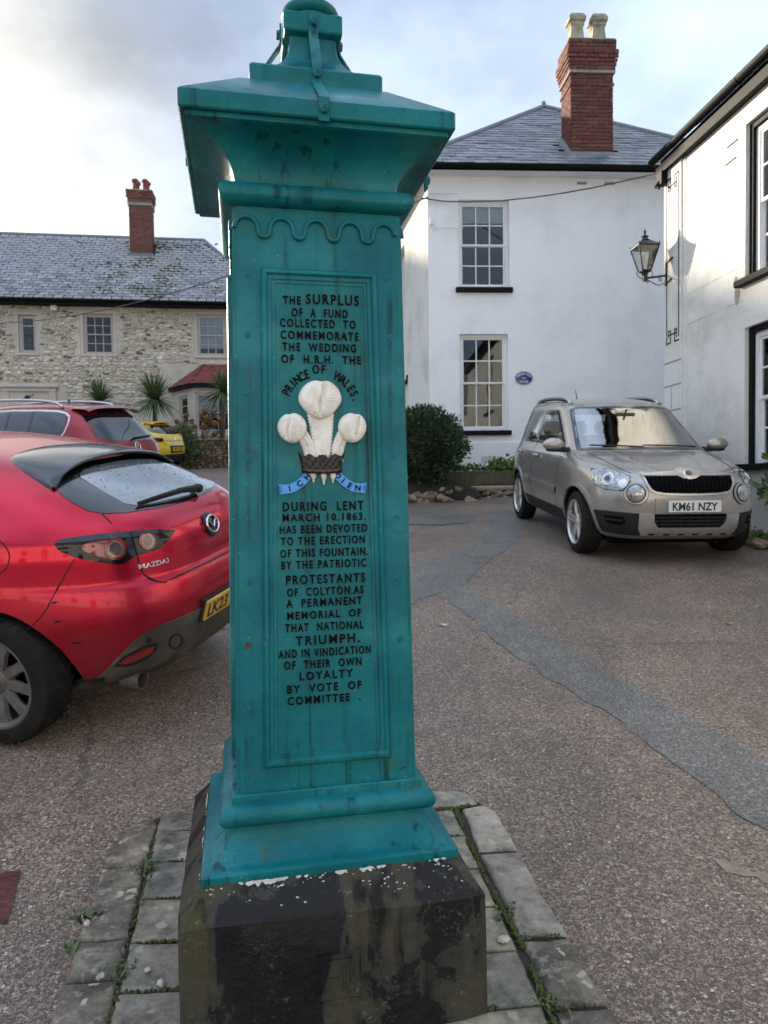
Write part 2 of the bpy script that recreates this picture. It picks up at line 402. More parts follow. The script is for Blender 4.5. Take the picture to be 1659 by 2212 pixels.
# ---------------------------------------------------------------- materials of the fountain and its paving
def teal_paint():
    m, t, b, L = newmat('teal_gloss_paint'); v = coords(t)
    n1 = noise_n(t, v, 5, 6, .6)
    base = ramp(t, n1.outputs['Fac'], [(.30, (.003, .096, .114)), (.55, (.007, .148, .168)), (.75, (.022, .198, .215))])
    st = noise_n(t, coords(t, 'Object', (34, 34, 1.1)), 1.0, 4, .55)           # runs of rain dirt
    run = rng(t, st.outputs['Fac'], .555, .66)
    gate = rng(t, noise_n(t, v, 4.5, 3).outputs['Fac'], .42, .56)
    base = mixc(t, mathn(t, 'MULTIPLY', mathn(t, 'MULTIPLY', run, gate), .8), base, (.003, .026, .028))
    gr = noise_n(t, v, 13, 8, .72, .4)                                       # algae and grime
    gm = mathn(t, 'MULTIPLY', rng(t, gr.outputs['Fac'], .55, .68), rng(t, noise_n(t, v, 3.1, 2).outputs['Fac'], .46, .60))
    base = mixc(t, mathn(t, 'MULTIPLY', gm, .7), base, (.055, .075, .040))
    fl = noise_n(t, v, 150, 2, .5)                                            # pale flecks
    fm = mathn(t, 'MULTIPLY', rng(t, fl.outputs['Fac'], .715, .75), rng(t, n1.outputs['Fac'], .45, .6))
    base = mixc(t, mathn(t, 'MULTIPLY', fm, .6), base, (.40, .55, .52))
    L(base, b.inputs['Base Color'])
    L(rng(t, n1.outputs['Fac'], .3, .7, .42, .26), b.inputs['Roughness'])
    b.inputs['Specular IOR Level'].default_value = .18
    h1 = noise_n(t, v, 26, 5, .6); h2 = noise_n(t, v, 170, 3, .6)
    p = bump(t, b, h1.outputs['Fac'], .22, .012); bump(t, b, h2.outputs['Fac'], .14, .003, p)
    return m
M_teal = teal_paint()
def block_paint():
    m, t, b, L = newmat('black_tarred_stone'); v = coords(t)
    w = noise_n(t, coords(t, 'Object', (1.3, 1.3, .55)), 3.4, 8, .64, .5)
    base = ramp(t, w.outputs['Fac'], [(.40, (.003, .003, .005)), (.495, (.006, .006, .009)), (.505, (.030, .029, .025)), (.58, (.046, .043, .029)), (.70, (.048, .046, .015))])
    st = noise_n(t, coords(t, 'Object', (15, 15, 1.6)), 1.0, 5, .6)
    base = mixc(t, rng(t, st.outputs['Fac'], .55, .66), base, (.004, .004, .005))
    gl = rng(t, noise_n(t, v, 7, 4, .6).outputs['Fac'], .50, .66)
    vo = N(t, 'ShaderNodeTexVoronoi'); vo.inputs['Scale'].default_value = 130; L(mixc(t, .03, v, noise_n(t, v, 60, 3).outputs['Color'], 'ADD'), vo.inputs['Vector'])
    sp = N(t, 'ShaderNodeSeparateColor'); L(vo.outputs['Color'], sp.inputs[0])
    spots = mathn(t, 'MULTIPLY', rng(t, vo.outputs['Distance'], .42, .30), rng(t, sp.outputs[0], .78, .82))
    lich = mathn(t, 'MULTIPLY', rng(t, noise_n(t, v, 46, 7, .8).outputs['Fac'], .575, .64), gl)
    base = mixc(t, mathn(t, 'MULTIPLY', mathn(t, 'MULTIPLY', spots, gl), .5), base, (.16, .16, .11))
    base = mixc(t, mathn(t, 'MULTIPLY', lich, .8), base, (.25, .25, .16))
    L(base, b.inputs['Base Color']); L(rng(t, w.outputs['Fac'], .35, .65, .34, .8), b.inputs['Roughness']); b.inputs['Specular IOR Level'].default_value = .3
    p = bump(t, b, noise_n(t, v, 30, 6, .65).outputs['Fac'], .35, .02); bump(t, b, noise_n(t, v, 190, 3).outputs['Fac'], .25, .004, p)
    return m
M_block = block_paint()
def feather_paint():
    m, t, b, L = newmat('white_cast_feather'); v = coords(t)
    n = noise_n(t, v, 30, 5, .6)
    base = ramp(t, n.outputs['Fac'], [(.3, (.64, .61, .55)), (.6, (.84, .82, .77))])
    r = mathn(t, 'MULTIPLY', rng(t, noise_n(t, v, 60, 4, .6).outputs['Fac'], .64, .70), rng(t, noise_n(t, v, 16, 2).outputs['Fac'], .52, .6))
    base = mixc(t, r, base, (.45, .18, .04))
    L(base, b.inputs['Base Color']); b.inputs['Roughness'].default_value = .45
    bump(t, b, noise_n(t, v, 120, 3).outputs['Fac'], .2, .003)
    return m
M_feather = feather_paint()
M_letter = plain('black_letter_paint', (.002, .002, .002), .55, spec=.10, var=.4, scale=60, bmp=.2, bscale=200)
M_crown = plain('black_crown_paint', (.012, .011, .011), .3, var=.4, scale=50, bmp=.3, bscale=160)
M_jewel = plain('dull_red_jewel_paint', (.16, .03, .035), .35, var=.4, scale=60)
M_blue = plain('sky_blue_ribbon_paint', (.07, .34, .80), .4, var=.15, scale=40, bmp=.15, bscale=180)
M_crease = plain('dark_teal_joint', (.012, .03, .03), .8, var=.5, scale=40)  # near-black teal for the plate seams and screw slots
M_flake = plain('chalky_white_flakes', (.55, .58, .55), .8, var=.35, scale=60, bmp=.5, bscale=90)

FZ = 0.0
fountain = thing('drinking_fountain', (-.2084, 2.1324, 0), R(11.5),
                 'tall teal iron memorial fountain with black lettering and white feathers on a black block', 'fountain')
def hw(z): return lerp(.2425, .2235, (z - .68) / 1.565)
def FP(u, z, off=0.0): return (u, -(hw(z) + off), z)
def sweep_arc(c, r, a0, a1, n=8, ax=1, az=1): return [(c[0] + ax * r * math.cos(lerp(a0, a1, k / n)), c[1] + az * r * math.sin(lerp(a0, a1, k / n))) for k in range(n + 1)]
# stone block, a little worn: subdivided and nudged
mb = MB()
prof = [(.396, -.12), (.396, .15), (.394, .30), (.392, .426), (.386, .436), (.340, .500), (.334, .506), (.20, .508)]
ring = []
for h, z in prof:
    pts = []
    for s in range(4):
        for k in range(12):
            q = -h + 2 * h * k / 12; c = .012
            if k == 0: q += c
            pts.append([(q, -h), (h, q), (-q, h), (-h, -q)][s])
    ring.append([(x, y, z) for x, y in pts])
vs = []
for rg in ring:
    for p in rg:
        nz = noise.noise(Vector(p) * 6) * .006 + noise.noise(Vector(p) * 17) * .004
        d = Vector((p[0], p[1], 0)).normalized() * nz
        vs.append((p[0] + d.x, p[1] + d.y, p[2] + nz * .8 + (p[0] * -.018 if .4 < p[2] < .5 else 0)))
nn = 48
fs = [(i*nn + k, i*nn + (k+1) % nn, (i+1)*nn + (k+1) % nn, (i+1)*nn + k) for i in range(len(prof)-1) for k in range(nn)] + [tuple((len(prof)-1)*nn + k for k in range(nn))]
mb.add(vs, fs); blk = mb.build('stone_block', M_block, fountain, smooth=28)
# carved bench mark panel on the block front
mb = MB(); y0 = -.3985
for (x0, x1, z0, z1) in ((-.055, .06, .325, .329), (-.055, .06, .205, .209), (-.055, -.051, .209, .325), (.056, .06, .209, .325), (-.03, -.026, .23, .30), (-.026, .0, .262, .266),
                         (.01, .014, .23, .30), (.03, .034, .23, .30), (-.026, .034, .31, .313)):
    mb.box(x0, x1, y0 - .002, y0 + .01, z0, z1)
mb.build('bench_mark', M_block, fountain)
# white paint and lime smeared along the joint of iron and stone
mb = MB(); rf = random.Random(5)
def smear(pos):
    """ragged skin hanging from the joint; pos(u, z) gives the surface point"""
    n = 220; us = [lerp(-.333, .333, k / n) for k in range(n + 1)]; rows = []
    for u in us:
        a_ = noise.noise(Vector((u * 8, 3.1, 0))) * .6 + noise.noise(Vector((u * 30, 1.1, 0))) * .5 + noise.noise(Vector((u * 90, 7, 0))) * .35
        h_ = max(0, a_ + .02) * .020; t_ = .509 + .003 * noise.noise(Vector((u * 60, 9, 0))); rows.append((u, t_ if h_ > .0006 else t_ - .004, t_ - .003 - h_, h_ > .0006))
    for (u0, t0, b0, k0), (u1, t1, b1, k1) in zip(rows, rows[1:]):
        if k0 or k1: mb.add([pos(u0, b0), pos(u1, b1), pos(u1, t1), pos(u0, t0)], [(0, 1, 2, 3)])
def chamf(z): return .3385 + max(0, .506 - z) * .70 + .0022
smear(lambda u, z: (u, -chamf(z), z)); smear(lambda u, z: (-chamf(z), -u, z))
for k in range(70):
    u = rf.gauss(.16, .10) if rf.random() < .5 else rf.uniform(-.33, .33); z_ = .503 - rf.random() ** 2 * .05; s = rf.uniform(.0008, .0028)
    mb.ball((u, -chamf(z_) + .0012, z_), s * rf.uniform(1, 2), .0012, s, 6, 4, .35)
tag(mb.build('lime_flakes', M_flake, fountain), kind='stuff')
# flared foot, torus, fillet
mb = MB(); arc = [(lerp(.318, .262, 1 - (1 - k/10) ** 2.3), .530 + .085 * k / 10) for k in range(11)]
mb.square([(.334, .500), (.336, .506), (.336, .524), (.329, .530)] + arc, .003)
mb.build('flared_foot', M_teal, fountain, smooth=35)
mb = MB(); mb.square([(.262, .612)] + [(.2585 + .030 * math.cos(a), .642 + .029 * math.sin(a)) for a in [R(-85 + 170 * k / 10) for k in range(11)]] + [(.2588, .672)], .003)
mb.build('foot_moulding', M_teal, fountain, smooth=35)
mb = MB(); mb.square([(.2565, .664), (.2565, .690), (.2535, .693), (.240, .694)], .002); mb.build('foot_fillet', M_teal, fountain, smooth=30)
# shaft with its four cover plates
mb = MB(); mb.square([(hw(.68) - .010, .68), (hw(2.25) - .010, 2.25)], .004); mb.build('shaft_core', M_crease, fountain)
def plate_mesh():
    mb = MB(); rows = []
    for z in (.690, 1.2, 1.75, 2.243):
        h = hw(z); rows.append([(-h + .0075, -h + .012, z), (-h + .0075, -h + .0015, z), (-h + .0095, -h, z), (h - .0095, -h, z), (h - .0075, -h + .0015, z), (h - .0075, -h + .012, z)])
    mb.add([p for r in rows for p in r], [(j*6 + i, j*6 + i + 1, (j+1)*6 + i + 1, (j+1)*6 + i) for j in range(3) for i in range(5)])
    mb.add(rows[0], [(5, 4, 3, 2, 1, 0)]); mb.add(rows[-1], [(0, 1, 2, 3, 4, 5)])
    return mb.mesh('shaft_plate', M_teal, 30)
pm = plate_mesh()
for k in range(4): link('shaft_plate', pm, fountain, rot=(0, 0, -k * math.pi / 2))
mb = MB()
for sx in (-1, 1):
    for sy in (-1, 1):
        b0, b1 = hw(.69), hw(2.243); e = .0125
        mb.hexa([(sx*b0 - (e if sx > 0 else 0), sy*b0 - (e if sy > 0 else 0), .69), (sx*b0 + (0 if sx > 0 else e), sy*b0 - (e if sy > 0 else 0), .69), (sx*b0 + (0 if sx > 0 else e), sy*b0 + (0 if sy > 0 else e), .69), (sx*b0 - (e if sx > 0 else 0), sy*b0 + (0 if sy > 0 else e), .69)] +
                [(sx*b1 - (e if sx > 0 else 0), sy*b1 - (e if sy > 0 else 0), 2.243), (sx*b1 + (0 if sx > 0 else e), sy*b1 - (e if sy > 0 else 0), 2.243), (sx*b1 + (0 if sx > 0 else e), sy*b1 + (0 if sy > 0 else e), 2.243), (sx*b1 - (e if sx > 0 else 0), sy*b1 + (0 if sy > 0 else e), 2.243)])
mb.v = [(x * 1.004 if abs(x) > .2 else x, y * .985 if abs(y) > .2 else y, z) for x, y, z in mb.v]
mb.build('corner_angle', M_teal, fountain)
# panel moulding: a profile mitred round a slightly tapering frame
def frame_mesh():
    prof = [(0, -.002), (0, .008), (.003, .013), (.008, .0158), (.013, .0150), (.0165, .010), (.018, .007), (.027, .0065), (.0285, .003), (.037, .0022), (.0385, -.002)]
    def corner(t, sx, top): 
        z = (2.074 - t) if top else (.757 + t * 1.18)
        w = lerp(.1725, .1535, (z - .757) / 1.317) - t
        return sx * w, z
    mb = MB(); loop = []
    for t, h in prof: loop.append([FP(*corner(t, -1, 0), h), FP(*corner(t, 1, 0), h), FP(*corner(t, 1, 1), h), FP(*corner(t, -1, 1), h)])
    vs = [p for l in loop for p in l]
    mb.add(vs, [(i*4 + k, i*4 + (k+1) % 4, (i+1)*4 + (k+1) % 4, (i+1)*4 + k) for i in range(len(prof)-1) for k in range(4)])
    return mb.mesh('panel_moulding', M_teal, 40)
fm = frame_mesh()
for k in range(4): link('panel_moulding', fm, fountain, rot=(0, 0, -k * math.pi / 2))
# slotted screws; one is missing and leaves a rusty hole
M_rusthole = plain('rusty_screw_hole', (.10, .055, .035), .8, var=.6, scale=90)
mb = MB(); mb.lathe([(.0094, 0), (.0094, .0008), (.0088, .0014), (.0020, .0016)], 18, Matrix.Rotation(R(90), 4, 'X'))
mb.cm = 1; mb.box(-.0088, .0088, -.0021, -.0012, -.0009, .0009)
screw_me = mb.mesh('screw', [M_teal, M_crease], 40)
rs = random.Random(11)
SCR = [(-.1907, 2.057), (-.1937, 1.9), (-.1947, 1.746), (-.1957, 1.58), (-.2007, 1.42), (-.2017, 1.252), (-.2147, .915), (-.2147, .734),
       (.187, 2.064), (.194, 1.903), (.195, 1.739), (.196, 1.582), (.204, 1.413), (.204, 1.245), (.207, 1.079), (.209, .904), (.211, .722)]
for u, z in SCR:
    link('screw', screw_me, fountain, loc=FP(u * .985, z, 0), rot=(0, rs.uniform(0, 3.14), 0))
for u in (-.19, .0, .19): link('screw', screw_me, fountain, loc=(u, -.2565, .678), rot=(0, rs.uniform(0, 3.14), 0))
mb = MB(); mb.lathe([(.0105, 0), (.0105, .0008), (.0085, .0009), (.0085, .0002)], 18, Matrix.Rotation(R(90), 4, 'X')); mb.cm = 1
mb.lathe([(.0084, 0), (.0084, .0006), (.001, .0006)], 14, Matrix.Rotation(R(90), 4, 'X'))
mb.build('screw_hole', [M_teal, M_rusthole], fountain, loc=FP(-.2055, 1.085, 0), smooth=40)
# raised inscription, one part per line: text, u0, u1, z, cap height
ROWS = [('THE SURPLUS', 0, 0, 0, 0), ('OF A FUND', -.065, .085, 1.9625, .021), ('COLLECTED TO', -.096, .106, 1.9345, .021), ('COMMEMORATE', -.095, .114, 1.903, .021),
        ('THE WEDDING', -.091, .106, 1.8715, .021), ('OF H.R.H. THE', -.094, .119, 1.8395, .021),
        ('DURING LENT', -.098, .119, 1.449, .0235), ('MARCH 10.1863.', -.099, .125, 1.4195, .020), ('HAS BEEN DEVOTED', -.107, .128, 1.388, .021),
        ('TO THE ERECTION', -.105, .121, 1.357, .021), ('OF THIS FOUNTAIN.', -.107, .13, 1.3245, .021), ('BY THE PATRIOTIC', -.105, .124, 1.2935, .021),
        ('PROTESTANTS', -.093, .12, 1.2535, .0235), ('OF COLYTON.AS', -.091, .115, 1.2205, .021), ('A PERMANENT', -.094, .111, 1.191, .021),
        ('MEMORIAL OF', -.092, .108, 1.158, .020), ('THAT NATIONAL', -.098, .113, 1.1255, .021), ('TRIUMPH.', -.071, .102, 1.090, .0235),
        ('AND IN VINDICATION', -.117, .132, 1.0565, .021), ('OF THEIR OWN', -.103, .106, 1.0255, .021), ('LOYALTY', -.062, .082, .9945, .021),
        ('BY VOTE OF', -.096, .105, .961, .0205), ('COMMITTEE .', -.095, .102, .9295, .0205)]
SH = -.0107
def put_text(txt, u0, u1, z, h, mat=None, name='lettering', depth=.0045, bold=.016, space=1.28):
    vs, fs = text_geo(txt.replace(' ', '  ') if len(txt) < 14 else txt, u1 - u0, h, depth, bold, 3, space)
    uc = (u0 + u1) / 2 + SH; par = list(range(len(vs)))
    def find(i):
        while par[i] != i: par[i] = par[par[i]]; i = par[i]
        return i
    for f in fs:
        for i in f[1:]: par[find(i)] = find(f[0])
    box = {}
    for i, v in enumerate(vs): r_ = find(i); b_ = box.setdefault(r_, [9, -9]); b_[0] = min(b_[0], v[0]); b_[1] = max(b_[1], v[0])
    word, last, of = 0, None, {}
    for r_, (a_, b_) in sorted(box.items(), key=lambda q: q[1][0]):       # letters into words by the gaps between them
        if last is not None and a_ - last > h * .40: word += 1
        of[r_] = word; last = max(b_, last if last is not None else -9)
    for w_ in range(word + 1):
        mb = MB(); mb.add([FP(uc + x, z + zz, -y - .0005) for x, y, zz in vs], [f for f in fs if of[find(f[0])] == w_])
        used = sorted({i for f in mb.f for i in f}); ix = {i: k for k, i in enumerate(used)}; mb.v = [mb.v[i] for i in used]; mb.f = [tuple(ix[i] for i in f) for f in mb.f]
        mb.build(name, mat or M_letter, fountain)
put_text('THE', -.087, -.040, 1.994, .0205); put_text('SURPLUS', -.026, .116, 1.999, .0255)
for r_ in ROWS[1:]: put_text(*r_)
for txt, u0, u1, z in (('E. E. WALLACE', -.095, .108, .868), ('FOUNDRY', -.03, .108, .822)):
    put_text(txt, u0, u1, z, .013, M_teal, 'worn_lettering', .0014, .004, 1.2)
def arc_text(txt, a0, a1, c, r, h):
    mb = MB(); n = len(txt)
    for i, ch in enumerate(txt):
        if ch == ' ': continue
        a = R(lerp(a0, a1, i / (n - 1) if n > 1 else 0))
        vs, fs = text_geo(ch, None, h * 1.08, .0045, .016)
        ca, sa = math.cos(a - math.pi/2), math.sin(a - math.pi/2)
        mb.add([FP(c[0] + r * math.cos(a) + x * .72 * ca - z * sa, c[1] + r * math.sin(a) + x * .72 * sa + z * ca, -y - .0005) for x, y, z in vs], fs)
    return mb.build('lettering', M_letter, fountain)
arc_text('PRINCE', 153, 110, (-.004, 1.706), .100, .021); arc_text('OF', 96, 84, (-.004, 1.716), .098, .021); arc_text('WALES.', 61, 17, (-.004, 1.706), .102, .021)

# three feathers with a crown and ribbon
def feather_set(parent, rz=0.0):
    def FPl(u, z, off): return FP(u, z, off)
    def add(name, mb, mat, smooth=50):
        o = mb.build(name, mat, parent, smooth=smooth); o.rotation_euler = (0, 0, rz); o.location = (.021 if rz else 0, 0, 0); return o
    def plume(cu, cz, rx, rz_, split, bot, top, w0, w1, taper=.30):
        mb = MB()
        def stem(i, j):   # i across, j along
            q = 2 * i - 1; cx = lerp(bot[0], top[0], j) + (top[0] - bot[0]) * .35 * math.sin(j * math.pi) * -1; cz_ = lerp(bot[1], top[1], j)
            w = lerp(w0, w1, j ** .8)
            tx, tz = top[0] - bot[0], top[1] - bot[1]; l = math.hypot(tx, tz); px, pz = tz / l, -tx / l
            rip = .0012 * math.sin(j * 105 - abs(q) * 9)
            h = .004 + .0055 * (1 - q * q) ** .5 + .0035 * math.exp(-(q * 8) ** 2) + rip * (1 - abs(q) ** 4) - (.0055 if abs(q) > .98 else 0)
            edge = 1 + .05 * math.sin(j * 90)
            return FPl(cx + px * w * q * edge, cz_ + pz * w * q * edge, h)
        mb.grid(stem, 17, 60)
        def head(i, j):
            a = 2 * math.pi * i; r = 1 - j
            x = math.cos(a) * r; z = math.sin(a) * r
            lo = max(0, -math.sin(a)); sx = rx * (1 - taper * lo ** 1.6); sz = rz_ * (1 + .08 * lo)
            notch = .10 * math.exp(-((math.cos(a) - split * .6) / .22) ** 2) * (1 if math.sin(a) > 0 else 0)
            x *= 1 - notch * .3; z *= 1 - notch
            dome = .020 * max(0, 1 - r ** 3.2) ** .5
            g = x - split - .10 * math.sin(z * 3.0); groove = .013 * math.exp(-(g * 9) ** 2) * (1 if z > -.6 else .5) * (1 - r ** 6)
            lobe = .005 * math.cos(g * 3.2)
            rip = .0010 * math.sin((z + .8 * abs(g) - .5 * g * g + .10 * math.sin(6 * x)) * 46)
            if r >= .999: return FPl(cu + x * sx, cz + z * sz, .001)
            return FPl(cu + x * sx, cz + z * sz, .014 + dome - groove + lobe + rip)
        def skin(i, j): return head(i, 0 if j == 0 else (j * 33 - 1) / 32 * .97 + .012)
        mb.grid(skin, 90, 34, True)
        o = add('feather', mb, M_feather, 70); return o
    plume(-.005, 1.734, .0575, .050, .05, (.0, 1.575), (-.004, 1.70), .0185, .037)
    plume(-.0805, 1.658, .0385, .0385, -.30, (-.034, 1.570), (-.058, 1.645), .0165, .018, .05)
    plume(.0800, 1.659, .0380, .0385, .30, (.040, 1.570), (.060, 1.645), .0165, .018, .05)
    # crown
    mb = MB()
    def cr(i, j):
        q = 2 * i - 1; w = lerp(.053, .0635, j); z0 = 1.552 - .004 * (1 - q * q); top = 1.588 - .006 * (1 - q * q) + .004 * math.cos(q * 12) + (.004 if abs(q) > .9 else 0)
        return FPl(-.003 + q * w, lerp(z0, top, j), .004 + .016 * (1 - q * q) ** .5 + .002 * j + .0018 * math.sin(i * 40) * math.sin(j * 9))
    mb.grid(cr, 40, 10); c = add('crown', mb, M_crown, 40)
    mb = MB()
    def bd(i, j):
        q = 2 * i - 1; a = 2 * math.pi * j
        return FPl(-.003 + q * .0535, 1.5455 - .004 * (1 - q * q) + .0068 * math.sin(a), .006 + .017 * max(0, 1 - q * q) ** .5 + .0035 * math.cos(a))
    mb.grid(bd, 24, 9); o = add('crown_band', mb, M_crown, 60)
    for q, s in ((-.62, .006), (-.3, .005), (0, .0085), (.3, .005), (.62, .006)):
        mb = MB(); p = FPl(-.003 + q * .0535, 1.5455 - .004 * (1 - q*q), .0105 + .017 * (1 - q*q) ** .5); mb.ball(p, s * 1.25, .002, .0042, 8, 4); add('jewel', mb, M_jewel)
    mb = MB()
    for s in (-1, 1):
        mb.tube([FPl(-.003 - .010, 1.585 if s > 0 else 1.560, .024), FPl(-.003 + .010, 1.560 if s > 0 else 1.585, .024)], .0016, 6)
    add('crown_cross', mb, M_crown)
    for u, z, l in ((-.026, 1.533, .020), (.0015, 1.532, .026), (.026, 1.533, .022)):
        mb = MB(); mb.tube([FPl(u, z + .006, .006), FPl(u, z - .004, .007), FPl(u, z - l * .6, .005), FPl(u, z - l, .004)], .006, 8, radii=[.0075, .0085, .0035, .0022])
        add('quill', mb, M_feather)
    for s, txt in ((-1, 'ICH'), (1, 'DIEN')):
        path = smooth_poly([(s * .030, 1.543, 0), (s * .041, 1.529, 0), (s * .058, 1.512, 0), (s * .082, 1.497, 0), (s * .110, 1.495, 0)], 2, False)
        mb = MB(); w = .0100; L_, R_ = [], []
        for k, p in enumerate(path):
            d = (path[min(k+1, len(path)-1)] - path[max(k-1, 0)]).normalized(); n = Vector((-d.y, d.x, 0)) * s
            ww = w * (1 + .25 * k / len(path)); L_.append(p + n * ww); R_.append(p - n * ww)
        L_[-1] += Vector((s * .008, .003, 0)); R_[-1] += Vector((s * .006, -.002, 0)); mid = path[-1] - Vector((s * .006, 0, 0))
        top = [FPl(q.x - .001, q.y, .0065) for q in L_] + [FPl(mid.x - .001, mid.y, .0065)] + [FPl(q.x - .001, q.y, .0065) for q in reversed(R_)]
        bot = [(x, y + .009, z) for x, y, z in top]; n = len(top)
        o_ = list(range(n))
        mb.add(top + bot, [(i, (i+1) % n, (i+1) % n + n, i + n) for i in range(n)])
        m2 = len(L_)
        for i in range(m2 - 1): mb.add([top[i], top[i+1], top[n-2-i], top[n-1-i]], [(0, 1, 2, 3) if s < 0 else (3, 2, 1, 0)])
        mb.add([top[m2-1], top[m2], top[m2+1]], [(0, 1, 2)])
        rib = add('ribbon', mb, M_blue, 40)
        seq = txt if s > 0 else txt[::-1]; n = len(seq); mb = MB()
        for i, ch in enumerate(seq):
            t_ = lerp(.28, .80, i / (n - 1)) if s > 0 else lerp(.30, .76, i / (n - 1))
            k = t_ * (len(path) - 1); k0 = int(k); p = path[k0].lerp(path[k0 + 1], k - k0); d = (path[k0+1] - path[k0]).normalized()
            a = math.atan2(d.y, d.x) + (math.pi if s < 0 else 0); ca, sa = math.cos(a), math.sin(a)
            vs, fs = text_geo(ch, None, .0150, .0018, .022)
            mb.add([FPl(p.x - .001 + x * ca - z * sa, p.y + x * sa + z * ca, .0064 - y) for x, y, z in vs], fs)
        add('ribbon_lettering', mb, M_letter)
feather_set(fountain); feather_set(fountain, -math.pi / 2)
# scalloped moulding under the neck
def scallop():
    pts = []; P = .0915; r1, r2 = .030, .0150; zc = 2.176
    x = -.006 - 2 * P
    def arc(cx, cz, r, a0, a1, n=10): return [(cx + r * math.cos(R(lerp(a0, a1, k/n))), cz + r * math.sin(R(lerp(a0, a1, k/n)))) for k in range(n+1)]
    for k in range(5):
        cx = x + k * P
        pts += arc(cx, zc, r1, 180, 0)
        if k < 4: pts += [(cx + r1 + .0005, zc - .002)] + arc(cx + P / 2, zc - .006, r2, 180, 360)[1:-1] + [(cx + P - r1 - .0005, zc - .002)]
    return pts
mb = MB(); mb.tube([FP(u, z, .004) for u, z in scallop()], .0062, 8); sc_o = mb.build('scalloped_moulding', M_teal, fountain, smooth=70)
link('scalloped_moulding', sc_o.data, fountain, rot=(0, 0, -math.pi / 2)); link('scalloped_moulding', sc_o.data, fountain, rot=(0, 0, math.pi / 2))
# neck torus, cavetto cornice, slab, roof
mb = MB(); mb.square([(.222, 2.232)] + [(.2285 + .0285 * math.cos(a), 2.2625 + .0285 * math.sin(a)) for a in [R(-88 + 176 * k / 12) for k in range(13)]] + [(.222, 2.293)], .003)
mb.build('neck_moulding', M_teal, fountain, smooth=35)
mb = MB(); mb.square([(.216, 2.29)] + [(.216 + .110 * (1 - math.cos(R(90 * k / 14))), 2.292 + .108 * math.sin(R(90 * k / 14))) for k in range(15)] + [(.330, 2.402), (.330, 2.416)], .003)
mb.build('cornice_cove', M_teal, fountain, smooth=35)
mb = MB(); mb.square([(.326, 2.4135), (.342, 2.4135), (.3455, 2.417), (.3455, 2.456), (.3425, 2.460), (.20, 2.573), (.178, 2.584)], .004)
mb.build('cap_slab', M_teal, fountain, smooth=25)
T1 = Matrix.Translation((.009, 0, 0)); T2 = Matrix.Translation((.012, 0, 0))
mb = MB(); mb.square([(.178, 2.578), (.180, 2.583), (.180, 2.624), (.177, 2.629), (.12, 2.633)], .004, T1); mb.build('cap_step', M_teal, fountain, smooth=25)
mb = MB(); mb.square([(.066 + .094 * (1 - k / 12) ** 2.6, 2.630 + .150 * (k / 12)) for k in range(13)], .004, T2); mb.build('cap_neck', M_teal, fountain, smooth=35)
mb = MB(); mb.square([(.066, 2.777), (.0805, 2.785), (.083, 2.789), (.083, 2.836), (.080, 2.839), (.05, 2.841)], .004, T2); mb.build('cap_collar', M_teal, fountain, smooth=25)
mb = MB(); mb.lathe([(.072, 2.836), (.074, 2.85)] + [(.045 + .040 * math.cos(a), 2.872 + .024 * math.sin(a)) for a in [R(-70 + 160 * k / 10) for k in range(11)]] + [(.035, 2.905), (.03, 2.93), (.05, 2.96), (.06, 3.0), (.03, 3.05), (.004, 3.08)], 32, T2)
mb.build('finial', M_teal, fountain, smooth=45)
# four wrought straps with hexagonal bolts
mb = MB(); mb.lathe([(.0125, 0), (.0125, .006), (.0105, .0085), (.003, .009)], 6, Matrix.Rotation(R(90), 4, 'X')); bolt_me = mb.mesh('bolt', M_teal, 20)
def strap():
    path = [(-.0875, 2.834), (-.0875, 2.786), (-.0910, 2.772), (-.1800, 2.640), (-.1845, 2.625), (-.1845, 2.594), (-.1900, 2.583), (-.342, 2.4700), (-.3500, 2.462), (-.3500, 2.404)]
    mb = MB(); w, t = .0135, .006; top = []
    vs = []
    for k, (y, z) in enumerate(path):
        a = path[max(k-1, 0)]; b = path[min(k+1, len(path)-1)]; d = Vector((b[0]-a[0], b[1]-a[1])).normalized(); n = Vector((d.y, -d.x))
        if n.x > 0: n = -n
        x = lerp(.012, .004, k / (len(path)-1))
        for s, off in ((-1, 0), (1, 0), (1, t), (-1, t)): vs.append((x + s * w, y + n.x * off + .004, z + n.y * off))
    n_ = len(path)
    fs = [(i*4 + k, i*4 + (k+1) % 4, (i+1)*4 + (k+1) % 4, (i+1)*4 + k) for i in range(n_-1) for k in range(4)] + [(3, 2, 1, 0), ((n_-1)*4, (n_-1)*4+1, (n_-1)*4+2, (n_-1)*4+3)]
    mb.add(vs, fs); return mb.mesh('strap', M_teal, 25, fix=True)
st_me = strap()
for k in range(4):
    rz = -k * math.pi / 2; s = link('strap', st_me, fountain, rot=(0, 0, rz), loc=(.010 if k in (1, 3) else 0, 0, 0))
    for (x, y, z) in ((.012, -.0895, 2.808), (.008, -.1865, 2.610), (.004, -.352, 2.432)):
        link('bolt', bolt_me, s, loc=(x, y, z))

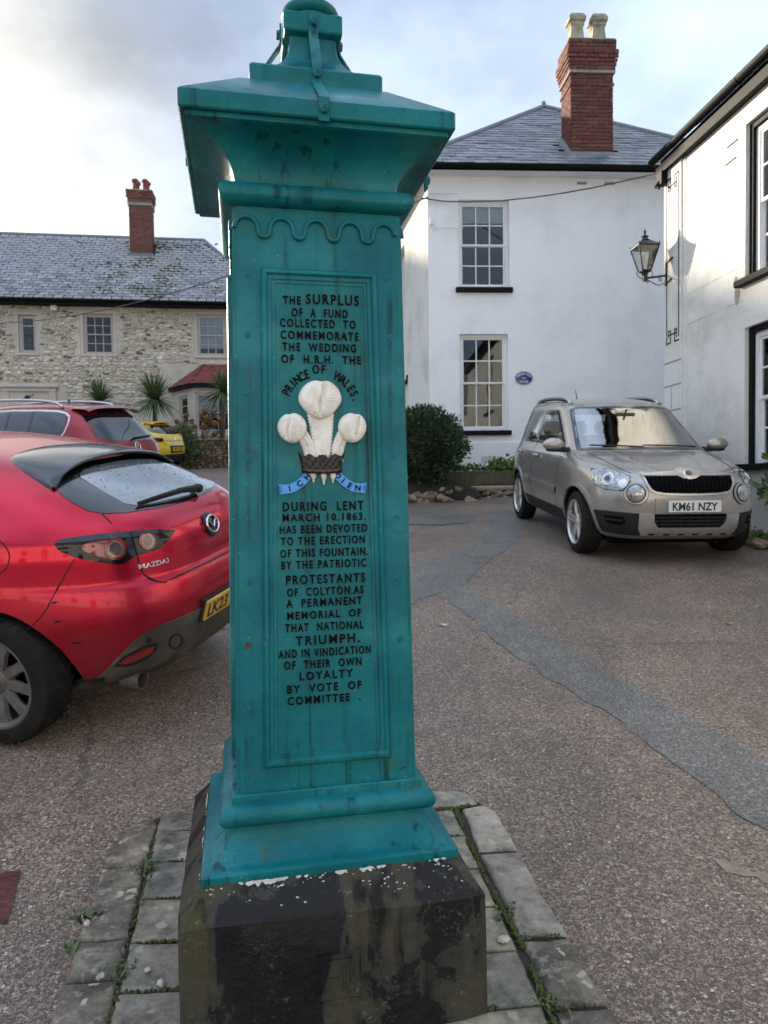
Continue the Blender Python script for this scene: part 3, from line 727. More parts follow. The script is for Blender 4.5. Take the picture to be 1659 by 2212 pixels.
# ---------------------------------------------------------------- paving round the fountain
def flag_stone(name, c1, c2, c3, rough=.75, seed=0, lich=.5):
    m, t, b, L = newmat(name)
    oi = N(t, 'ShaderNodeObjectInfo'); v0 = coords(t); ad = N(t, 'ShaderNodeVectorMath', operation='ADD'); L(v0, ad.inputs[0]); L(oi.outputs['Random'], ad.inputs[1])
    v = v0
    n = noise_n(t, v, 8, 10, .75, .1); base = ramp(t, n.outputs['Fac'], [(.36, tuple(x * .6 for x in c1)), (.5, c2), (.64, c3)])
    lv = N(t, 'ShaderNodeTexVoronoi'); lv.inputs['Scale'].default_value = 26; L(mixc(t, .05, v, noise_n(t, v, 25, 3).outputs['Color'], 'ADD'), lv.inputs['Vector']); ls = N(t, 'ShaderNodeSeparateColor'); L(lv.outputs['Color'], ls.inputs[0])
    base = mixc(t, mathn(t, 'MULTIPLY', mathn(t, 'MULTIPLY', rng(t, lv.outputs['Distance'], .45, .33), rng(t, ls.outputs[0], .80, .84)), lich), base, (.42, .40, .31))
    n2 = noise_n(t, v, 22, 6, .7); base = mixc(t, mathn(t, 'MULTIPLY', rng(t, n2.outputs['Fac'], .52, .66), lich), base, (.30, .28, .22))
    n3 = noise_n(t, v, 14, 5, .7); base = mixc(t, mathn(t, 'MULTIPLY', rng(t, n3.outputs['Fac'], .58, .70), .6), base, (.050, .055, .025))
    base = mixc(t, 1, base, ramp(t, oi.outputs['Random'], [(0, (.78, .8, .82)), (1, (1.18, 1.15, 1.08))]), 'MULTIPLY')
    L(base, b.inputs['Base Color']); L(rng(t, n.outputs['Fac'], .3, .7, rough - .2, rough), b.inputs['Roughness'])
    p = bump(t, b, n2.outputs['Fac'], .35, .012); bump(t, b, noise_n(t, v, 130, 4, .6).outputs['Fac'], .4, .004, p)
    return m
M_flag = flag_stone('worn_blue_lias_slab', (.085, .074, .055), (.185, .168, .130), (.30, .268, .20), .55)
M_kerb = flag_stone('lichened_kerb_stone', (.045, .036, .027), (.115, .093, .070), (.23, .19, .142), .75, lich=.9)
M_kerbr = flag_stone('pale_granite_kerb', (.15, .13, .108), (.27, .238, .20), (.38, .34, .295), .75, lich=.5)
M_soil = plain('dark_joint_soil', (.04, .034, .026), .95, var=.6, scale=30, bmp=.8, bscale=60)
M_moss = plain('bright_moss', (.075, .085, .012), .95, var=.65, scale=25, c2=(.03, .05, .008), bmp=.6, bscale=120)
def pav_z(x, y): return .10 + .055 * (y - 1.84)
paving = MB(); 
pv_out = [(-1.075, 2.80), (-.955, 2.90), (-.6, 2.98), (.17, 3.075), (.30, 3.075), (.40, 2.975), (.45, 2.87), (.60, 1.79), (.70, 1.1), (-.80, 1.0), (-.905, 1.82)]
pav = drape('paving', [(x * .985, y * .995) for x, y in pv_out], M_soil, -.012, .2, zfn=pav_z, it=0); tag(pav, kind='structure')
def slab(poly, mat, name='paving_slab', th=.10, inset=.006, tilt=0.0, round_=0.0, zoff=0.0):
    cx = sum(p[0] for p in poly) / len(poly); cy = sum(p[1] for p in poly) / len(poly)
    den = []
    for i, a in enumerate(poly):
        b = poly[(i+1) % len(poly)]; n = max(2, int(math.hypot(b[0]-a[0], b[1]-a[1]) / .035))
        for k in range(n):
            x, y = lerp(a[0], b[0], k/n), lerp(a[1], b[1], k/n); q = noise.noise(Vector((x * 14, y * 14, 1.7))) * .007 + noise.noise(Vector((x * 45, y * 45, 4))) * .003
            d = Vector((cx - x, cy - y)).normalized(); den.append((x + d.x * (inset + q), y + d.y * (inset + q)))
    n = len(den); vs = []
    def ring(s, dz):
        for x, y in den:
            d = Vector((cx - x, cy - y)); l = d.length; d = d / l * s
            X, Y = x + d.x, y + d.y
            vs.append((X, Y, pav_z(X, Y) + dz + zoff + noise.noise(Vector((X * 9, Y * 9, 0))) * .004))
    ring(0, -th); ring(0, -.008 - round_); ring(.003 + round_ * .4, -.003 - round_ * .3); ring(.009 + round_, 0); ring(.045, .0008)
    vs.append((cx, cy, pav_z(cx, cy) + .001 + zoff))
    fs = [(i*n + k, i*n + (k+1) % n, (i+1)*n + (k+1) % n, (i+1)*n + k) for i in range(4) for k in range(n)] + [(4*n + k, 4*n + (k+1) % n, 5*n) for k in range(n)]
    m = MB(); m.add(vs, fs); return m.build(name, mat, pav, smooth=50, fix=True)
def jx(side, y):   # joint between kerb and inner slabs
    return lerp(-.742, -.925, (y - 1.815) / .95) if side < 0 else lerp(.425, .282, (y - 1.815) / 1.08)
def ox(side, y): return lerp(-.904, -1.085, (y - 1.818) / .95) if side < 0 else lerp(.597, .445, (y - 1.792) / 1.09)
def row(side, y0, y1, xin, mat=M_flag):
    sk = .02
    if side < 0: slab([(jx(-1, y0) + .001, y0), (xin, y0 + sk), (xin, y1 + sk), (jx(-1, y1) + .001, y1)], mat)
    else: slab([(xin, y0 - sk * .7), (jx(1, y0) - .008, y0), (jx(1, y1) - .008, y1), (xin, y1 - sk * .7)], mat)
LJ = [1.30, 1.62, 1.925, 2.122, 2.334, 2.548, 2.763, 2.90]
for a, b in zip(LJ, LJ[1:]): row(-1, a, b, -.40)
RJ = [1.36, 1.62, 1.858, 2.072, 2.272, 2.482, 2.702, 2.898]
for a, b in zip(RJ, RJ[1:]): row(1, a, b, .02)
for a, b in zip([1.30, 1.52, 1.75], [1.52, 1.75, 1.80]):
    for x0, x1 in ((-.39, -.15), (-.14, .012)):
        slab([(x0, a), (x1, a), (x1, b), (x0, b)], M_flag)
LK = [1.2, 1.60, 1.966, 2.135, 2.520, 2.80]
for a, b in zip(LK, LK[1:]):
    top = b - (.02 if b < 2.7 else -.04)
    slab([(ox(-1, a), a), (jx(-1, a) - .004, a + .015), (jx(-1, b) - .004, b + .015), (ox(-1, b) + (.10 if b > 2.7 else 0), b)] if b < 2.7 else
         [(ox(-1, a), a), (jx(-1, a) - .012, a + .015), (-.93, 2.82), (-.975, 2.895), (-1.05, 2.80), (-1.082, 2.75)], M_kerb, 'kerb_stone', .14, .005, 0, .006)
slab([(-.90, 2.77), (-.55, 2.80), (-.56, 2.93), (-.80, 2.92)], M_kerb, 'kerb_stone', .12)
RK = [1.1, 1.86, 2.132, 2.60, 2.93]
for i, (a, b) in enumerate(zip(RK, RK[1:])):
    slab([(jx(1, a) + .012, a - .01), (ox(1, a), a), (ox(1, b), b), (jx(1, b) + .012, b - .012)] if b < 2.8 else
         [(jx(1, a) + .012, a - .01), (ox(1, a), a), (.455, 2.86), (.42, 2.935), (.395, 2.95), (.305, 2.915)], [M_kerb, M_kerb, M_kerbr, M_kerbr][i], 'kerb_stone', .17, .004, 0, .012)
slab([(.0, 2.92), (.27, 2.915), (.385, 2.955), (.355, 3.03), (.30, 3.065), (.17, 3.075), (.0, 3.06)], M_kerbr, 'kerb_stone', .16, .004, 0, .01)
# moss and soil swelling out of the joints
def moss_line(mb, pts, n, w, r, rr):
    for k in range(n):
        t = rr.random() * (len(pts) - 1); i = int(t); a, b = pts[i], pts[min(i+1, len(pts)-1)]
        x = lerp(a[0], b[0], t - i) + rr.gauss(0, w); y = lerp(a[1], b[1], t - i) + rr.gauss(0, w)
        if noise.noise(Vector((x * 9, y * 9, 5))) < -.22: continue
        s = r * rr.uniform(.5, 1.3); mb.ball((x, y, pav_z(x, y) - .003 + rr.uniform(-.002, .002)), s, s * rr.uniform(.7, 1.3), s * .8, 6, 4, .3)
mb = MB(); rm = random.Random(21)
moss_line(mb, [(.435, 1.70), (.425, 1.815), (.400, 2.08), (.37, 2.243), (.337, 2.40), (.302, 2.68), (.280, 2.89)], 800, .0035, .0055, rm)
for y in RJ[2:]: moss_line(mb, [(jx(1, y) - .2, y - .012), (jx(1, y), y)], 45, .003, .005, rm)
for y in RK[1:3]: moss_line(mb, [(jx(1, y), y - .01), (ox(1, y) - .03, y)], 25, .003, .004, rm)
moss_line(mb, [(.16, 2.905), (.28, 2.91), (.40, 2.945)], 150, .005, .006, rm)
for y in LJ[2:6]: moss_line(mb, [(jx(-1, y) + .02, y + .002), (jx(-1, y) + .22, y + .018)], 40, .003, .005, rm)
moss_line(mb, [(-.80, 2.10), (-.83, 2.30), (-.87, 2.52), (-.91, 2.72)], 90, .004, .005, rm)
moss_line(mb, [(-.735, 1.80), (-.765, 1.95), (-.80, 2.12)], 70, .004, .005, rm)
tag(mb.build('joint_moss', M_moss, smooth=180), 'green moss filling the joints of the paving round the fountain', 'moss', kind='stuff')
# small weeds in the joints
M_weed = plain('weed_leaf', (.10, .13, .05), .6, var=.5, scale=40)
def weed(x, y, n, h, lab, lw=.006):
    mb = MB(); z = pav_z(x, y) - .01
    for k in range(n):
        a = rm.uniform(0, 6.28); l = h * rm.uniform(.5, 1.2); lean = rm.uniform(.25, 1.1); d = Vector((math.cos(a), math.sin(a), 0)); s = Vector((-d.y, d.x, 0)) * lw * rm.uniform(.6, 1.3)
        p0 = Vector((x + rm.gauss(0, .016), y + rm.gauss(0, .022), z)); p1 = p0 + d * l * .4 * lean + Vector((0, 0, l * .55)); p2 = p0 + d * l * lean + Vector((0, 0, l * .55 * rm.uniform(.5, 1.3)))
        mb.add([p0 - s * .3, p0 + s * .3, p1 + s, p1 - s, p2], [(0, 1, 2, 3), (3, 2, 4)])
    o = mb.build('weed', M_weed); tag(o, lab, 'weed', 'weeds in the paving joints'); return o
weed(-.872, 2.50, 90, .06, 'spiky weed tuft in the joint of the left kerb stones', .004)
weed(-.985, 2.25, 10, .045, 'leafy weed at the outer edge of the left kerb, farther one', .013)
weed(-.965, 2.10, 8, .04, 'leafy weed at the outer edge of the left kerb, nearer one', .013)
weed(-.775, 2.01, 20, .04, 'pale trailing weed between the nearest left kerb stone and slab', .006)
weed(.372, 2.235, 26, .03, 'tiny leafy weed in the mossy joint right of the black block', .006)
weed(.43, 1.86, 40, .05, 'pale grassy weed at a kerb joint in the lower right', .003)
# pebbles and leaves lying about
M_peb = plain('pale_pebble', (.52, .47, .41), .8, var=.2, scale=50, bmp=.3, bscale=150)
def pebble(x, y, s, lab, flat=.5):
    mb = MB(); mb.ball((0, 0, 0), s, s * .75, s * flat, 9, 6, .12)
    z = max(pav_z(x, y) + .003, ground_z(x, y)) if -1.05 < x < .58 and y < 3.0 else ground_z(x, y)
    o = mb.build('pebble', M_peb, smooth=60, loc=(x, y, z + s * flat * .5)); o.rotation_euler = (0, 0, rm.uniform(0, 3)); return tag(o, lab, 'pebble', 'loose pebbles')
pebble(.345, 2.105, .022, 'flat white pebble on the slab right of the black block', .35)
pebble(-.645, 1.945, .014, 'white pebble against the lower left of the black block', .7)
pebble(-.70, 2.00, .011, 'small brown pebble on a slab left of the black block', .6)
pebble(-.96, 2.205, .015, 'pinkish pebble by the outer edge of the left kerb')
M_dry = plain('dry_leaf', (.20, .12, .04), .8, var=.4, scale=60)
def leaf(x, y, s, a, c, lab):
    mb = MB(); vs = []; z = ground_z(x, y) + .012
    for k in range(8):
        th = 2 * math.pi * k / 8; r = s * (1.0 if k % 4 == 0 else .42); q = Vector((r * math.cos(th), r * math.sin(th) * .6, .006 * math.sin(2 * th)))
        q.rotate(Matrix.Rotation(a, 3, 'Z')); vs.append((x + q.x, y + q.y, z + q.z))
    vs.append((x, y, z + .006)); vs2 = [(p[0], p[1], p[2] - .0015) for p in vs]
    mb.add(vs, [(k, (k+1) % 8, 8) for k in range(8)]); mb.add(vs2, [((k+1) % 8, k, 8) for k in range(8)])
    return tag(mb.build('fallen_leaf', c), lab, 'leaf', 'leaves on the road')
M_ylf = plain('yellow_leaf', (.45, .36, .05), .7, var=.3, scale=60); M_wlf = plain('pale_litter', (.62, .58, .55), .7, var=.2, scale=60)
leaf(1.08, 3.01, .026, .5, M_dry, 'brown dry leaf lying on the road right of the kerb')
leaf(2.55, 5.24, .045, .1, M_ylf, 'thin yellow leaf on the road below the silver car')
leaf(.425, 5.30, .05, .1, M_wlf, 'pale scrap lying on the road right behind the fountain')
leaf(1.466, 2.69, .02, 1.1, M_wlf, 'small white scrap on the road at the right edge')
# worn buff marking remnants and the rust-red plate in the road
M_buff = plain('worn_buff_marking', (.29, .225, .17), .8, var=.4, scale=20, bmp=.4, bscale=60)
tag(drape('worn_road_marking', rag([(1.20, 2.62), (1.28, 2.60), (1.32, 2.53), (1.285, 2.49), (1.215, 2.55)], .028), M_buff, .003, .05, it=0), 'worn buff patch on the road in the lower right, longer one', 'road mark', 'worn marks')
tag(drape('worn_road_marking', rag([(1.33, 2.51), (1.43, 2.49), (1.42, 2.42), (1.305, 2.455)], .028), M_buff, .003, .05, it=0), 'worn buff patch on the road at the right edge', 'road mark', 'worn marks')
tag(drape('access_cover', [(-1.75, 2.50), (-1.37, 2.595), (-1.275, 2.32), (-1.65, 2.22)], m_rust, .005, .1, it=0), 'rust red iron access cover set in the road at the left edge', 'cover')
# ---------------------------------------------------------------- building materials
def posn(t):
    g = N(t, 'ShaderNodeNewGeometry'); return g.outputs['Position']
def stucco(name, c, stain, rough=.85, bs=.3):
    m, t, b, L = newmat(name); v = posn(t)
    n = noise_n(t, v, 1.3, 6, .62); base = ramp(t, n.outputs['Fac'], [(.28, stain), (.5, c), (.8, tuple(min(.9, x * 1.04) for x in c))])
    mp = N(t, 'ShaderNodeMapping'); mp.inputs['Scale'].default_value = (5, 5, .5); L(v, mp.inputs[0])
    s = noise_n(t, mp.outputs[0], 1.0, 5, .6); base = mixc(t, mathn(t, 'MULTIPLY', rng(t, s.outputs['Fac'], .56, .74), .14), base, tuple(x * .72 for x in stain))
    sp = noise_n(t, v, 11, 6, .75); base = mixc(t, mathn(t, 'MULTIPLY', rng(t, sp.outputs['Fac'], .66, .72), .35), base, tuple(x * .6 for x in stain))
    L(base, b.inputs['Base Color']); b.inputs['Roughness'].default_value = rough
    p = bump(t, b, noise_n(t, v, 6, 6, .6).outputs['Fac'], bs, .03); bump(t, b, noise_n(t, v, 45, 4, .6).outputs['Fac'], bs * .7, .008, p)
    return m
M_white = stucco('white_masonry_paint', (.86, .86, .86), (.77, .775, .775), .8, .22)
M_cream = stucco('off_white_limewash', (.76, .74, .69), (.58, .56, .49), .85, .55)
M_bay = stucco('stone_coloured_render', (.58, .51, .43), (.50, .44, .36), .85, .2)
M_blackp = plain('black_gloss_trim', (.008, .008, .010), .6, var=.3, scale=20, bmp=.05, bscale=40, spec=.12)
M_wframe = plain('white_sash_paint', (.80, .80, .78), .45, var=.08, scale=12)
M_bframe = plain('putty_sash_paint', (.54, .46, .40), .55, var=.12, scale=12)
M_lead = plain('lead_flashing', (.20, .215, .235), .55, var=.3, scale=5, bmp=.2, bscale=20)
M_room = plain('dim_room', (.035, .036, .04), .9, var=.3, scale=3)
M_blind = plain('white_window_blind', (.88, .88, .88), .8, var=.06, scale=8)
M_roofbase = plain('roof_underlay', (.06, .06, .065), .9, var=.3, scale=4)
def glass_mat(name, tint, refl, rough=.02):
    m, t, b, L = newmat(name); t.nodes.remove(b); o = t.nodes['Material Output']
    tr = N(t, 'ShaderNodeBsdfTransparent'); tr.inputs[0].default_value = (*tint, 1); gl = N(t, 'ShaderNodeBsdfGlossy'); gl.inputs['Roughness'].default_value = rough
    n = noise_n(t, posn(t), 2.2, 2); bn = N(t, 'ShaderNodeBump'); bn.inputs['Strength'].default_value = .05; bn.inputs['Distance'].default_value = .02; L(n.outputs['Fac'], bn.inputs['Height']); L(bn.outputs[0], gl.inputs['Normal'])
    fr = N(t, 'ShaderNodeFresnel'); fr.inputs[0].default_value = 1.5
    k = mathn(t, 'ADD', fr.outputs[0], refl)
    mx = N(t, 'ShaderNodeMixShader'); L(k, mx.inputs[0]); L(tr.outputs[0], mx.inputs[1]); L(gl.outputs[0], mx.inputs[2]); L(mx.outputs[0], o.inputs['Surface'])
    return m
M_glass = glass_mat('window_glass', (.75, .80, .82), .015)
def slate_mat(name, c1, c2, c3, moss, rough):
    m, t, b, L = newmat(name); v = posn(t); oi = N(t, 'ShaderNodeObjectInfo')
    n = noise_n(t, v, 2.4, 6, .65); base = ramp(t, n.outputs['Fac'], [(.3, c1), (.52, c2), (.75, c3)])
    vo = N(t, 'ShaderNodeTexVoronoi'); vo.inputs['Scale'].default_value = 3.2; L(v, vo.inputs['Vector'])
    base = mixc(t, 1, base, ramp(t, oi.outputs['Random'], [(0, (.62, .63, .66)), (.5, (1, 1, 1)), (1, (1.3, 1.28, 1.25))]), 'MULTIPLY')
    l = noise_n(t, v, 9, 7, .75); base = mixc(t, mathn(t, 'MULTIPLY', rng(t, l.outputs['Fac'], .54, .66), .2), base, tuple(min(1, x * 2.1) for x in c3))
    if moss: base = mixc(t, mathn(t, 'MULTIPLY', rng(t, noise_n(t, v, 5, 6, .7).outputs['Fac'], .58, .68), moss), base, (.05, .062, .018))
    L(base, b.inputs['Base Color']); b.inputs['Roughness'].default_value = rough
    bump(t, b, noise_n(t, v, 25, 5, .7).outputs['Fac'], .35, .015)
    return m
M_slate = slate_mat('grey_slate', (.12, .125, .135), (.19, .195, .205), (.26, .265, .27), 0, .5)
M_slate2 = slate_mat('weathered_stone_slate', (.20, .195, .20), (.29, .283, .285), (.38, .37, .365), .8, .65)
M_clay = slate_mat('red_clay_tile', (.13, .030, .024), (.22, .050, .040), (.29, .08, .06), 0, .7)
def brick_mat(name, c1, c2, c3, soot):
    m, t, b, L = newmat(name); v = posn(t); oi = N(t, 'ShaderNodeObjectInfo')
    base = ramp(t, oi.outputs['Random'], [(0, c1), (.5, c2), (1, c3)])
    n = noise_n(t, v, 14, 6, .7); base = mixc(t, rng(t, n.outputs['Fac'], .35, .75), base, tuple(x * .55 for x in c2))
    n2 = noise_n(t, v, 5, 6, .7); base = mixc(t, mathn(t, 'MULTIPLY', rng(t, n2.outputs['Fac'], .58, .70), soot), base, (.10, .105, .05))
    L(base, b.inputs['Base Color']); b.inputs['Roughness'].default_value = .85
    bump(t, b, noise_n(t, v, 60, 5, .7).outputs['Fac'], .5, .01); return m
M_brick = brick_mat('deep_red_brick', (.095, .030, .024), (.155, .046, .034), (.22, .078, .055), .6)
M_brick2 = brick_mat('orange_red_brick', (.16, .058, .042), (.23, .085, .062), (.29, .125, .095), .4)
M_mortar = plain('grey_lime_mortar', (.40, .35, .30), .95, var=.4, scale=12, bmp=.5, bscale=60)
M_pot = plain('buff_chimney_pot', (.47, .42, .32), .85, var=.5, scale=8, c2=(.20, .19, .11), bmp=.5, bscale=40)
M_potred = plain('terracotta_pot', (.27, .085, .06), .8, var=.35, scale=9, bmp=.3, bscale=50)
M_iron = plain('black_iron', (.014, .015, .016), .45, var=.3, scale=40, bmp=.2, bscale=80)
M_cable = plain('grey_cable', (.11, .105, .10), .7, var=.3, scale=20)

def holed_wall(s0, s1, z0, z1, holes, depth, y=0.0, x_of=None):
    """front skin of a wall with real openings and their reveals"""
    m = MB(); xs = sorted({s0, s1, *[h[0] for h in holes], *[h[1] for h in holes]}); zs = sorted({z0, z1, *[h[2] for h in holes], *[h[3] for h in holes]})
    for a, b in zip(xs, xs[1:]):
        for c, d in zip(zs, zs[1:]):
            if any(h[0] <= a and b <= h[1] and h[2] <= c and d <= h[3] for h in holes): continue
            m.add([(a, y, c), (b, y, c), (b, y, d), (a, y, d)], [(0, 1, 2, 3)])
    for (a, b, c, d) in holes:
        D = y + depth
        m.add([(a, y, c), (a, D, c), (a, D, d), (a, y, d)], [(0, 1, 2, 3)]); m.add([(b, y, c), (b, D, c), (b, D, d), (b, y, d)], [(3, 2, 1, 0)])
        m.add([(a, y, c), (b, y, c), (b, D, c), (a, D, c)], [(0, 1, 2, 3)]); m.add([(a, y, d), (b, y, d), (b, D, d), (a, D, d)], [(3, 2, 1, 0)])
    return m
def sash_window(parent, x0, x1, z0, z1, y=.08, cols=3, rows=(2, 2), frame=M_wframe, fw=.06, bar=.022, blind=0.0, top=None, glass=None, name='window'):
    """window = its box frame; sub-parts: sashes with glazing bars, every pane, blind, room behind"""
    glass = glass or M_glass
    f = MB(); f.box(x0, x0 + fw, y, y + .09, z0, z1); f.box(x1 - fw, x1, y, y + .09, z0, z1)
    f.box(x0 + fw, x1 - fw, y, y + .09, z1 - fw, z1); f.box(x0 + fw, x1 - fw, y - .01, y + .09, z0, z0 + fw)
    w = f.build(name, frame, parent)
    a, b, c, d = x0 + fw, x1 - fw, z0 + fw, z1 - fw; mid = top if top is not None else (c + d) / 2; st = .035
    for (lo, hi, n, yy) in ((c, mid + .012, rows[1], y + .045), (mid - .012, d, rows[0], y + .015)):
        s = MB(); s.box(a, a + st, yy, yy + .03, lo, hi); s.box(b - st, b, yy, yy + .03, lo, hi); s.box(a + st, b - st, yy, yy + .03, lo, lo + st); s.box(a + st, b - st, yy, yy + .03, hi - st, hi)
        ga, gb, gc, gd = a + st, b - st, lo + st, hi - st
        for k in range(1, cols): x = lerp(ga, gb, k / cols); s.box(x - bar/2, x + bar/2, yy + .003, yy + .027, gc, gd)
        for k in range(1, n): z = lerp(gc, gd, k / n); s.box(ga, gb, yy + .005, yy + .025, z - bar/2, z + bar/2)
        s.build('sash', frame, w)
        for i in range(cols):
            for j in range(n):
                p = MB(); p.box(lerp(ga, gb, i/cols) + bar * .3, lerp(ga, gb, (i+1)/cols) - bar * .3, yy + .012, yy + .016, lerp(gc, gd, j/n) + bar * .3, lerp(gc, gd, (j+1)/n) - bar * .3); p.build('pane', glass, w)
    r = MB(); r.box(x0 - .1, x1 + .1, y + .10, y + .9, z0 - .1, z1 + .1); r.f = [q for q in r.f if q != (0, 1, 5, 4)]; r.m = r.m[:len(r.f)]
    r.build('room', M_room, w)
    if blind > 0:
        q = MB(); q.box(a, b, y + .092, y + .096, d - (d - c) * blind, d); q.build('blind', M_blind, w)
    return w
def sill(parent, x0, x1, z0, z1, y0=-.07, y1=.08, mat=M_blackp):
    s = MB(); s.box(x0, x1, y0, y1, z0, z1, None, .008); return s.build('sill', mat, parent)
slate_me = {}
def slate_mesh(w, l, mat, th=.010):
    key = (w, l, mat.name)
    if key not in slate_me:
        m = MB(); m.box(-w/2, w/2, 0, l, 0, th); slate_me[key] = m.mesh('slate', mat)
    return slate_me[key]
def lay_slates(parent, x_lo, x_hi, y_e, z_e, slope, length, gauge, w, mat, rr, inside, name='slate', limit=300, tilt=.045, th=.010, gap=.985):
    """courses of single slates up a slope that faces -y; past the limit the farthest are joined into one part"""
    me = slate_mesh(w * gap, gauge * 1.55, mat, th); a = math.atan(slope); rows = int(length / gauge); items = []
    for r in range(rows):
        d = r * gauge; y = y_e + d * math.cos(a); z = z_e + d * math.sin(a)
        x = x_lo + (r % 2) * w / 2 - w + rr.uniform(-.02, .02)
        while x < x_hi + w:
            if inside(x, d): items.append((x + rr.uniform(-.008, .008), y + rr.uniform(-.006, .006), z + .012 + rr.uniform(-.002, .003), rr.uniform(-.018, .018)))
            x += w
    for (x, y, z, q) in items[:limit]: link(name, me, parent, (x, y, z), (a - tilt, q * .3, q))
    if len(items) > limit:
        m = MB()
        for (x, y, z, q) in items[limit:]:
            T = Matrix.Translation((x, y, z)) @ Matrix.Rotation(q, 4, 'Z') @ Matrix.Rotation(a - tilt, 4, 'X'); m.box(-w/2 * gap, w/2 * gap, 0, gauge * 1.55, 0, th, T)
        tag(m.build(name + '_courses', mat, parent), kind='stuff')
    return items
def brick_stack(chim, x0, x1, y0, y1, z0, z1, faces, mat, rr, step, L=.215, H=.072, th=.03, hid=0):
    """single bricks on the named faces of a chimney; step(z) gives how far a course stands out"""
    n = int((z1 - z0) / H); h = (z1 - z0) / n; cache = {}
    def brick(nm, cx, cy, cz, lx, ly):
        key = (round(lx, 3), round(ly, 3))
        if key not in cache:
            m = MB(); m.box(-lx/2, lx/2, -ly/2, ly/2, -(h - .011)/2, (h - .011)/2, None, .004); cache[key] = m.mesh('brick', mat)
        o = link('brick', cache[key], chim, (cx + rr.uniform(-.002, .002), cy + rr.uniform(-.003, .003), cz), (0, 0, rr.uniform(-.008, .008)))
    for k in range(n):
        e = step((k + .5) / n, k, n); cz = z0 + (k + .5) * h; off = (k % 2) * .5
        for f in faces:
            a, b = ((x0 - e, x1 + e) if f in 'FB' else (y0 - e + .03, y1 + e - .03)); nb = max(2, round((b - a) / (L + .01))); w = (b - a) / nb
            cuts = [a] + [a + (i + off) * w for i in range(0 if off else 1, nb)] + [b]
            cuts = sorted(set(round(c, 4) for c in cuts))
            for c, d in zip(cuts, cuts[1:]):
                if d - c < .03: continue
                m_ = (c + d) / 2; l = d - c - .011
                if f == 'F': brick('brick', m_, y0 - e + th/2, cz, l, th)
                elif f == 'L': brick('brick', x0 - e + th/2, m_, cz, th, l)
                elif f == 'R': brick('brick', x1 + e - th/2, m_, cz, th, l)

# ---------------------------------------------------------------- white house with the pyramid roof
WH = thing('white_house', (.92, 13.87, 0), R(3.5), 'white rendered house with pyramid slate roof and tall brick chimney behind the silver car', 'house')
rr = random.Random(31)
W_up = (.59, 1.585, 5.32, 7.0); W_lo = (.59, 1.545, 2.555, 4.43)
wall = holed_wall(0, 7.4, .6, 7.52, [W_up, W_lo], .10).build('front_wall', M_white, WH)
m = MB(); a = math.atan(.05)                      # side wall, lit by the low sun
def side(y): return -.112 * y
LW = [(2.2, 3.2, 4.0, 6.9), (2.0, 3.0, 1.6, 3.9)]
ysd = sorted({0, 7.4, *[h[0] for h in LW], *[h[1] for h in LW]}); zsd = sorted({.6, 7.52, *[h[2] for h in LW], *[h[3] for h in LW]})
for y0, y1 in zip(ysd, ysd[1:]):
    for c, d in zip(zsd, zsd[1:]):
        hole = any(h[0] <= y0 and y1 <= h[1] and h[2] <= c and d <= h[3] for h in LW); o = .14 if hole else 0
        m.add([(side(y0) + o, y0, c), (side(y0) + o, y0, d), (side(y1) + o, y1, d), (side(y1) + o, y1, c)], [(3, 2, 1, 0)])
for (y0, y1, c, d) in LW:
    m.add([(side(y1), y1, c), (side(y1) + .14, y1, c), (side(y1) + .14, y1, d), (side(y1), y1, d)], [(0, 1, 2, 3)])
    m.add([(side(y0), y0, c), (side(y0) + .14, y0, c), (side(y0) + .14, y0, d), (side(y0), y0, d)], [(3, 2, 1, 0)])
    m.add([(side(y0), y0, d), (side(y1), y1, d), (side(y1) + .14, y1, d), (side(y0) + .14, y0, d)], [(0, 1, 2, 3)])
    m.add([(side(y0), y0, c), (side(y1), y1, c), (side(y1) + .14, y1, c), (side(y0) + .14, y0, c)], [(3, 2, 1, 0)])
m.build('side_wall', M_cream, WH)
m = MB(); m.box(-.25, -.10, 2.0, 3.25, 3.88, 3.96); m.box(-.42, -.20, 2.0, 3.2, 1.52, 1.60); m.build('side_sill', M_blackp, WH)
m = MB(); m.box(.002, 7.4, -.035, .0, .6, 2.33, None, .006); m.build('plinth', M_white, WH)
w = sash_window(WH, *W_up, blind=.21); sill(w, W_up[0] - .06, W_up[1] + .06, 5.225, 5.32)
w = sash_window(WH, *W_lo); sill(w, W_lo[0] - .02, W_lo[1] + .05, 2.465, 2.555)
# eaves, gutter, hipped roof
AP = (3.32, 3.55, 10.62)                            # apex in house axes
eL, eR, eF = -.48, 7.0, -.40
m = MB(); m.hexa([(eL + .04, eF + .06, 7.44), (eR, eF + .06, 7.44), (eR, 7.3, 7.44), (eL - .79, 7.3, 7.44), (eL + .04, eF + .06, 7.47), (eR, eF + .06, 7.47), (eR, 7.3, 7.47), (eL - .79, 7.3, 7.47)]); m.build('soffit', M_white, WH)
def gut(p0, p1, mat=M_blackp):
    m = MB(); p0 = Vector(p0); p1 = Vector(p1); d = (p1 - p0).normalized(); n = Vector((d.y, -d.x, 0)); prof = []
    for k in range(9): t = math.pi * k / 8; prof.append((math.cos(t) * .058, -math.sin(t) * .06))
    vs = []
    for p in (p0, p1): vs += [p + n * x + Vector((0, 0, z)) for x, z in prof]
    m.add(vs, [(k, k+1, k+10, k+9) for k in range(8)]); m.add([v + Vector((0, 0, .004)) for v in vs], [(k+1, k, k+9, k+10) for k in range(8)])
    L = (p1 - p0).length; q = .6
    while q < L:
        c = p0 + d * q
        vs = []
        for s in (-.03, .03): vs += [c + d * s + n * x * 1.1 + Vector((0, 0, z * 1.1)) for x, z in prof]
        m.add(vs, [(k, k+1, k+10, k+9) for k in range(8)]); q += 1.55
    return m
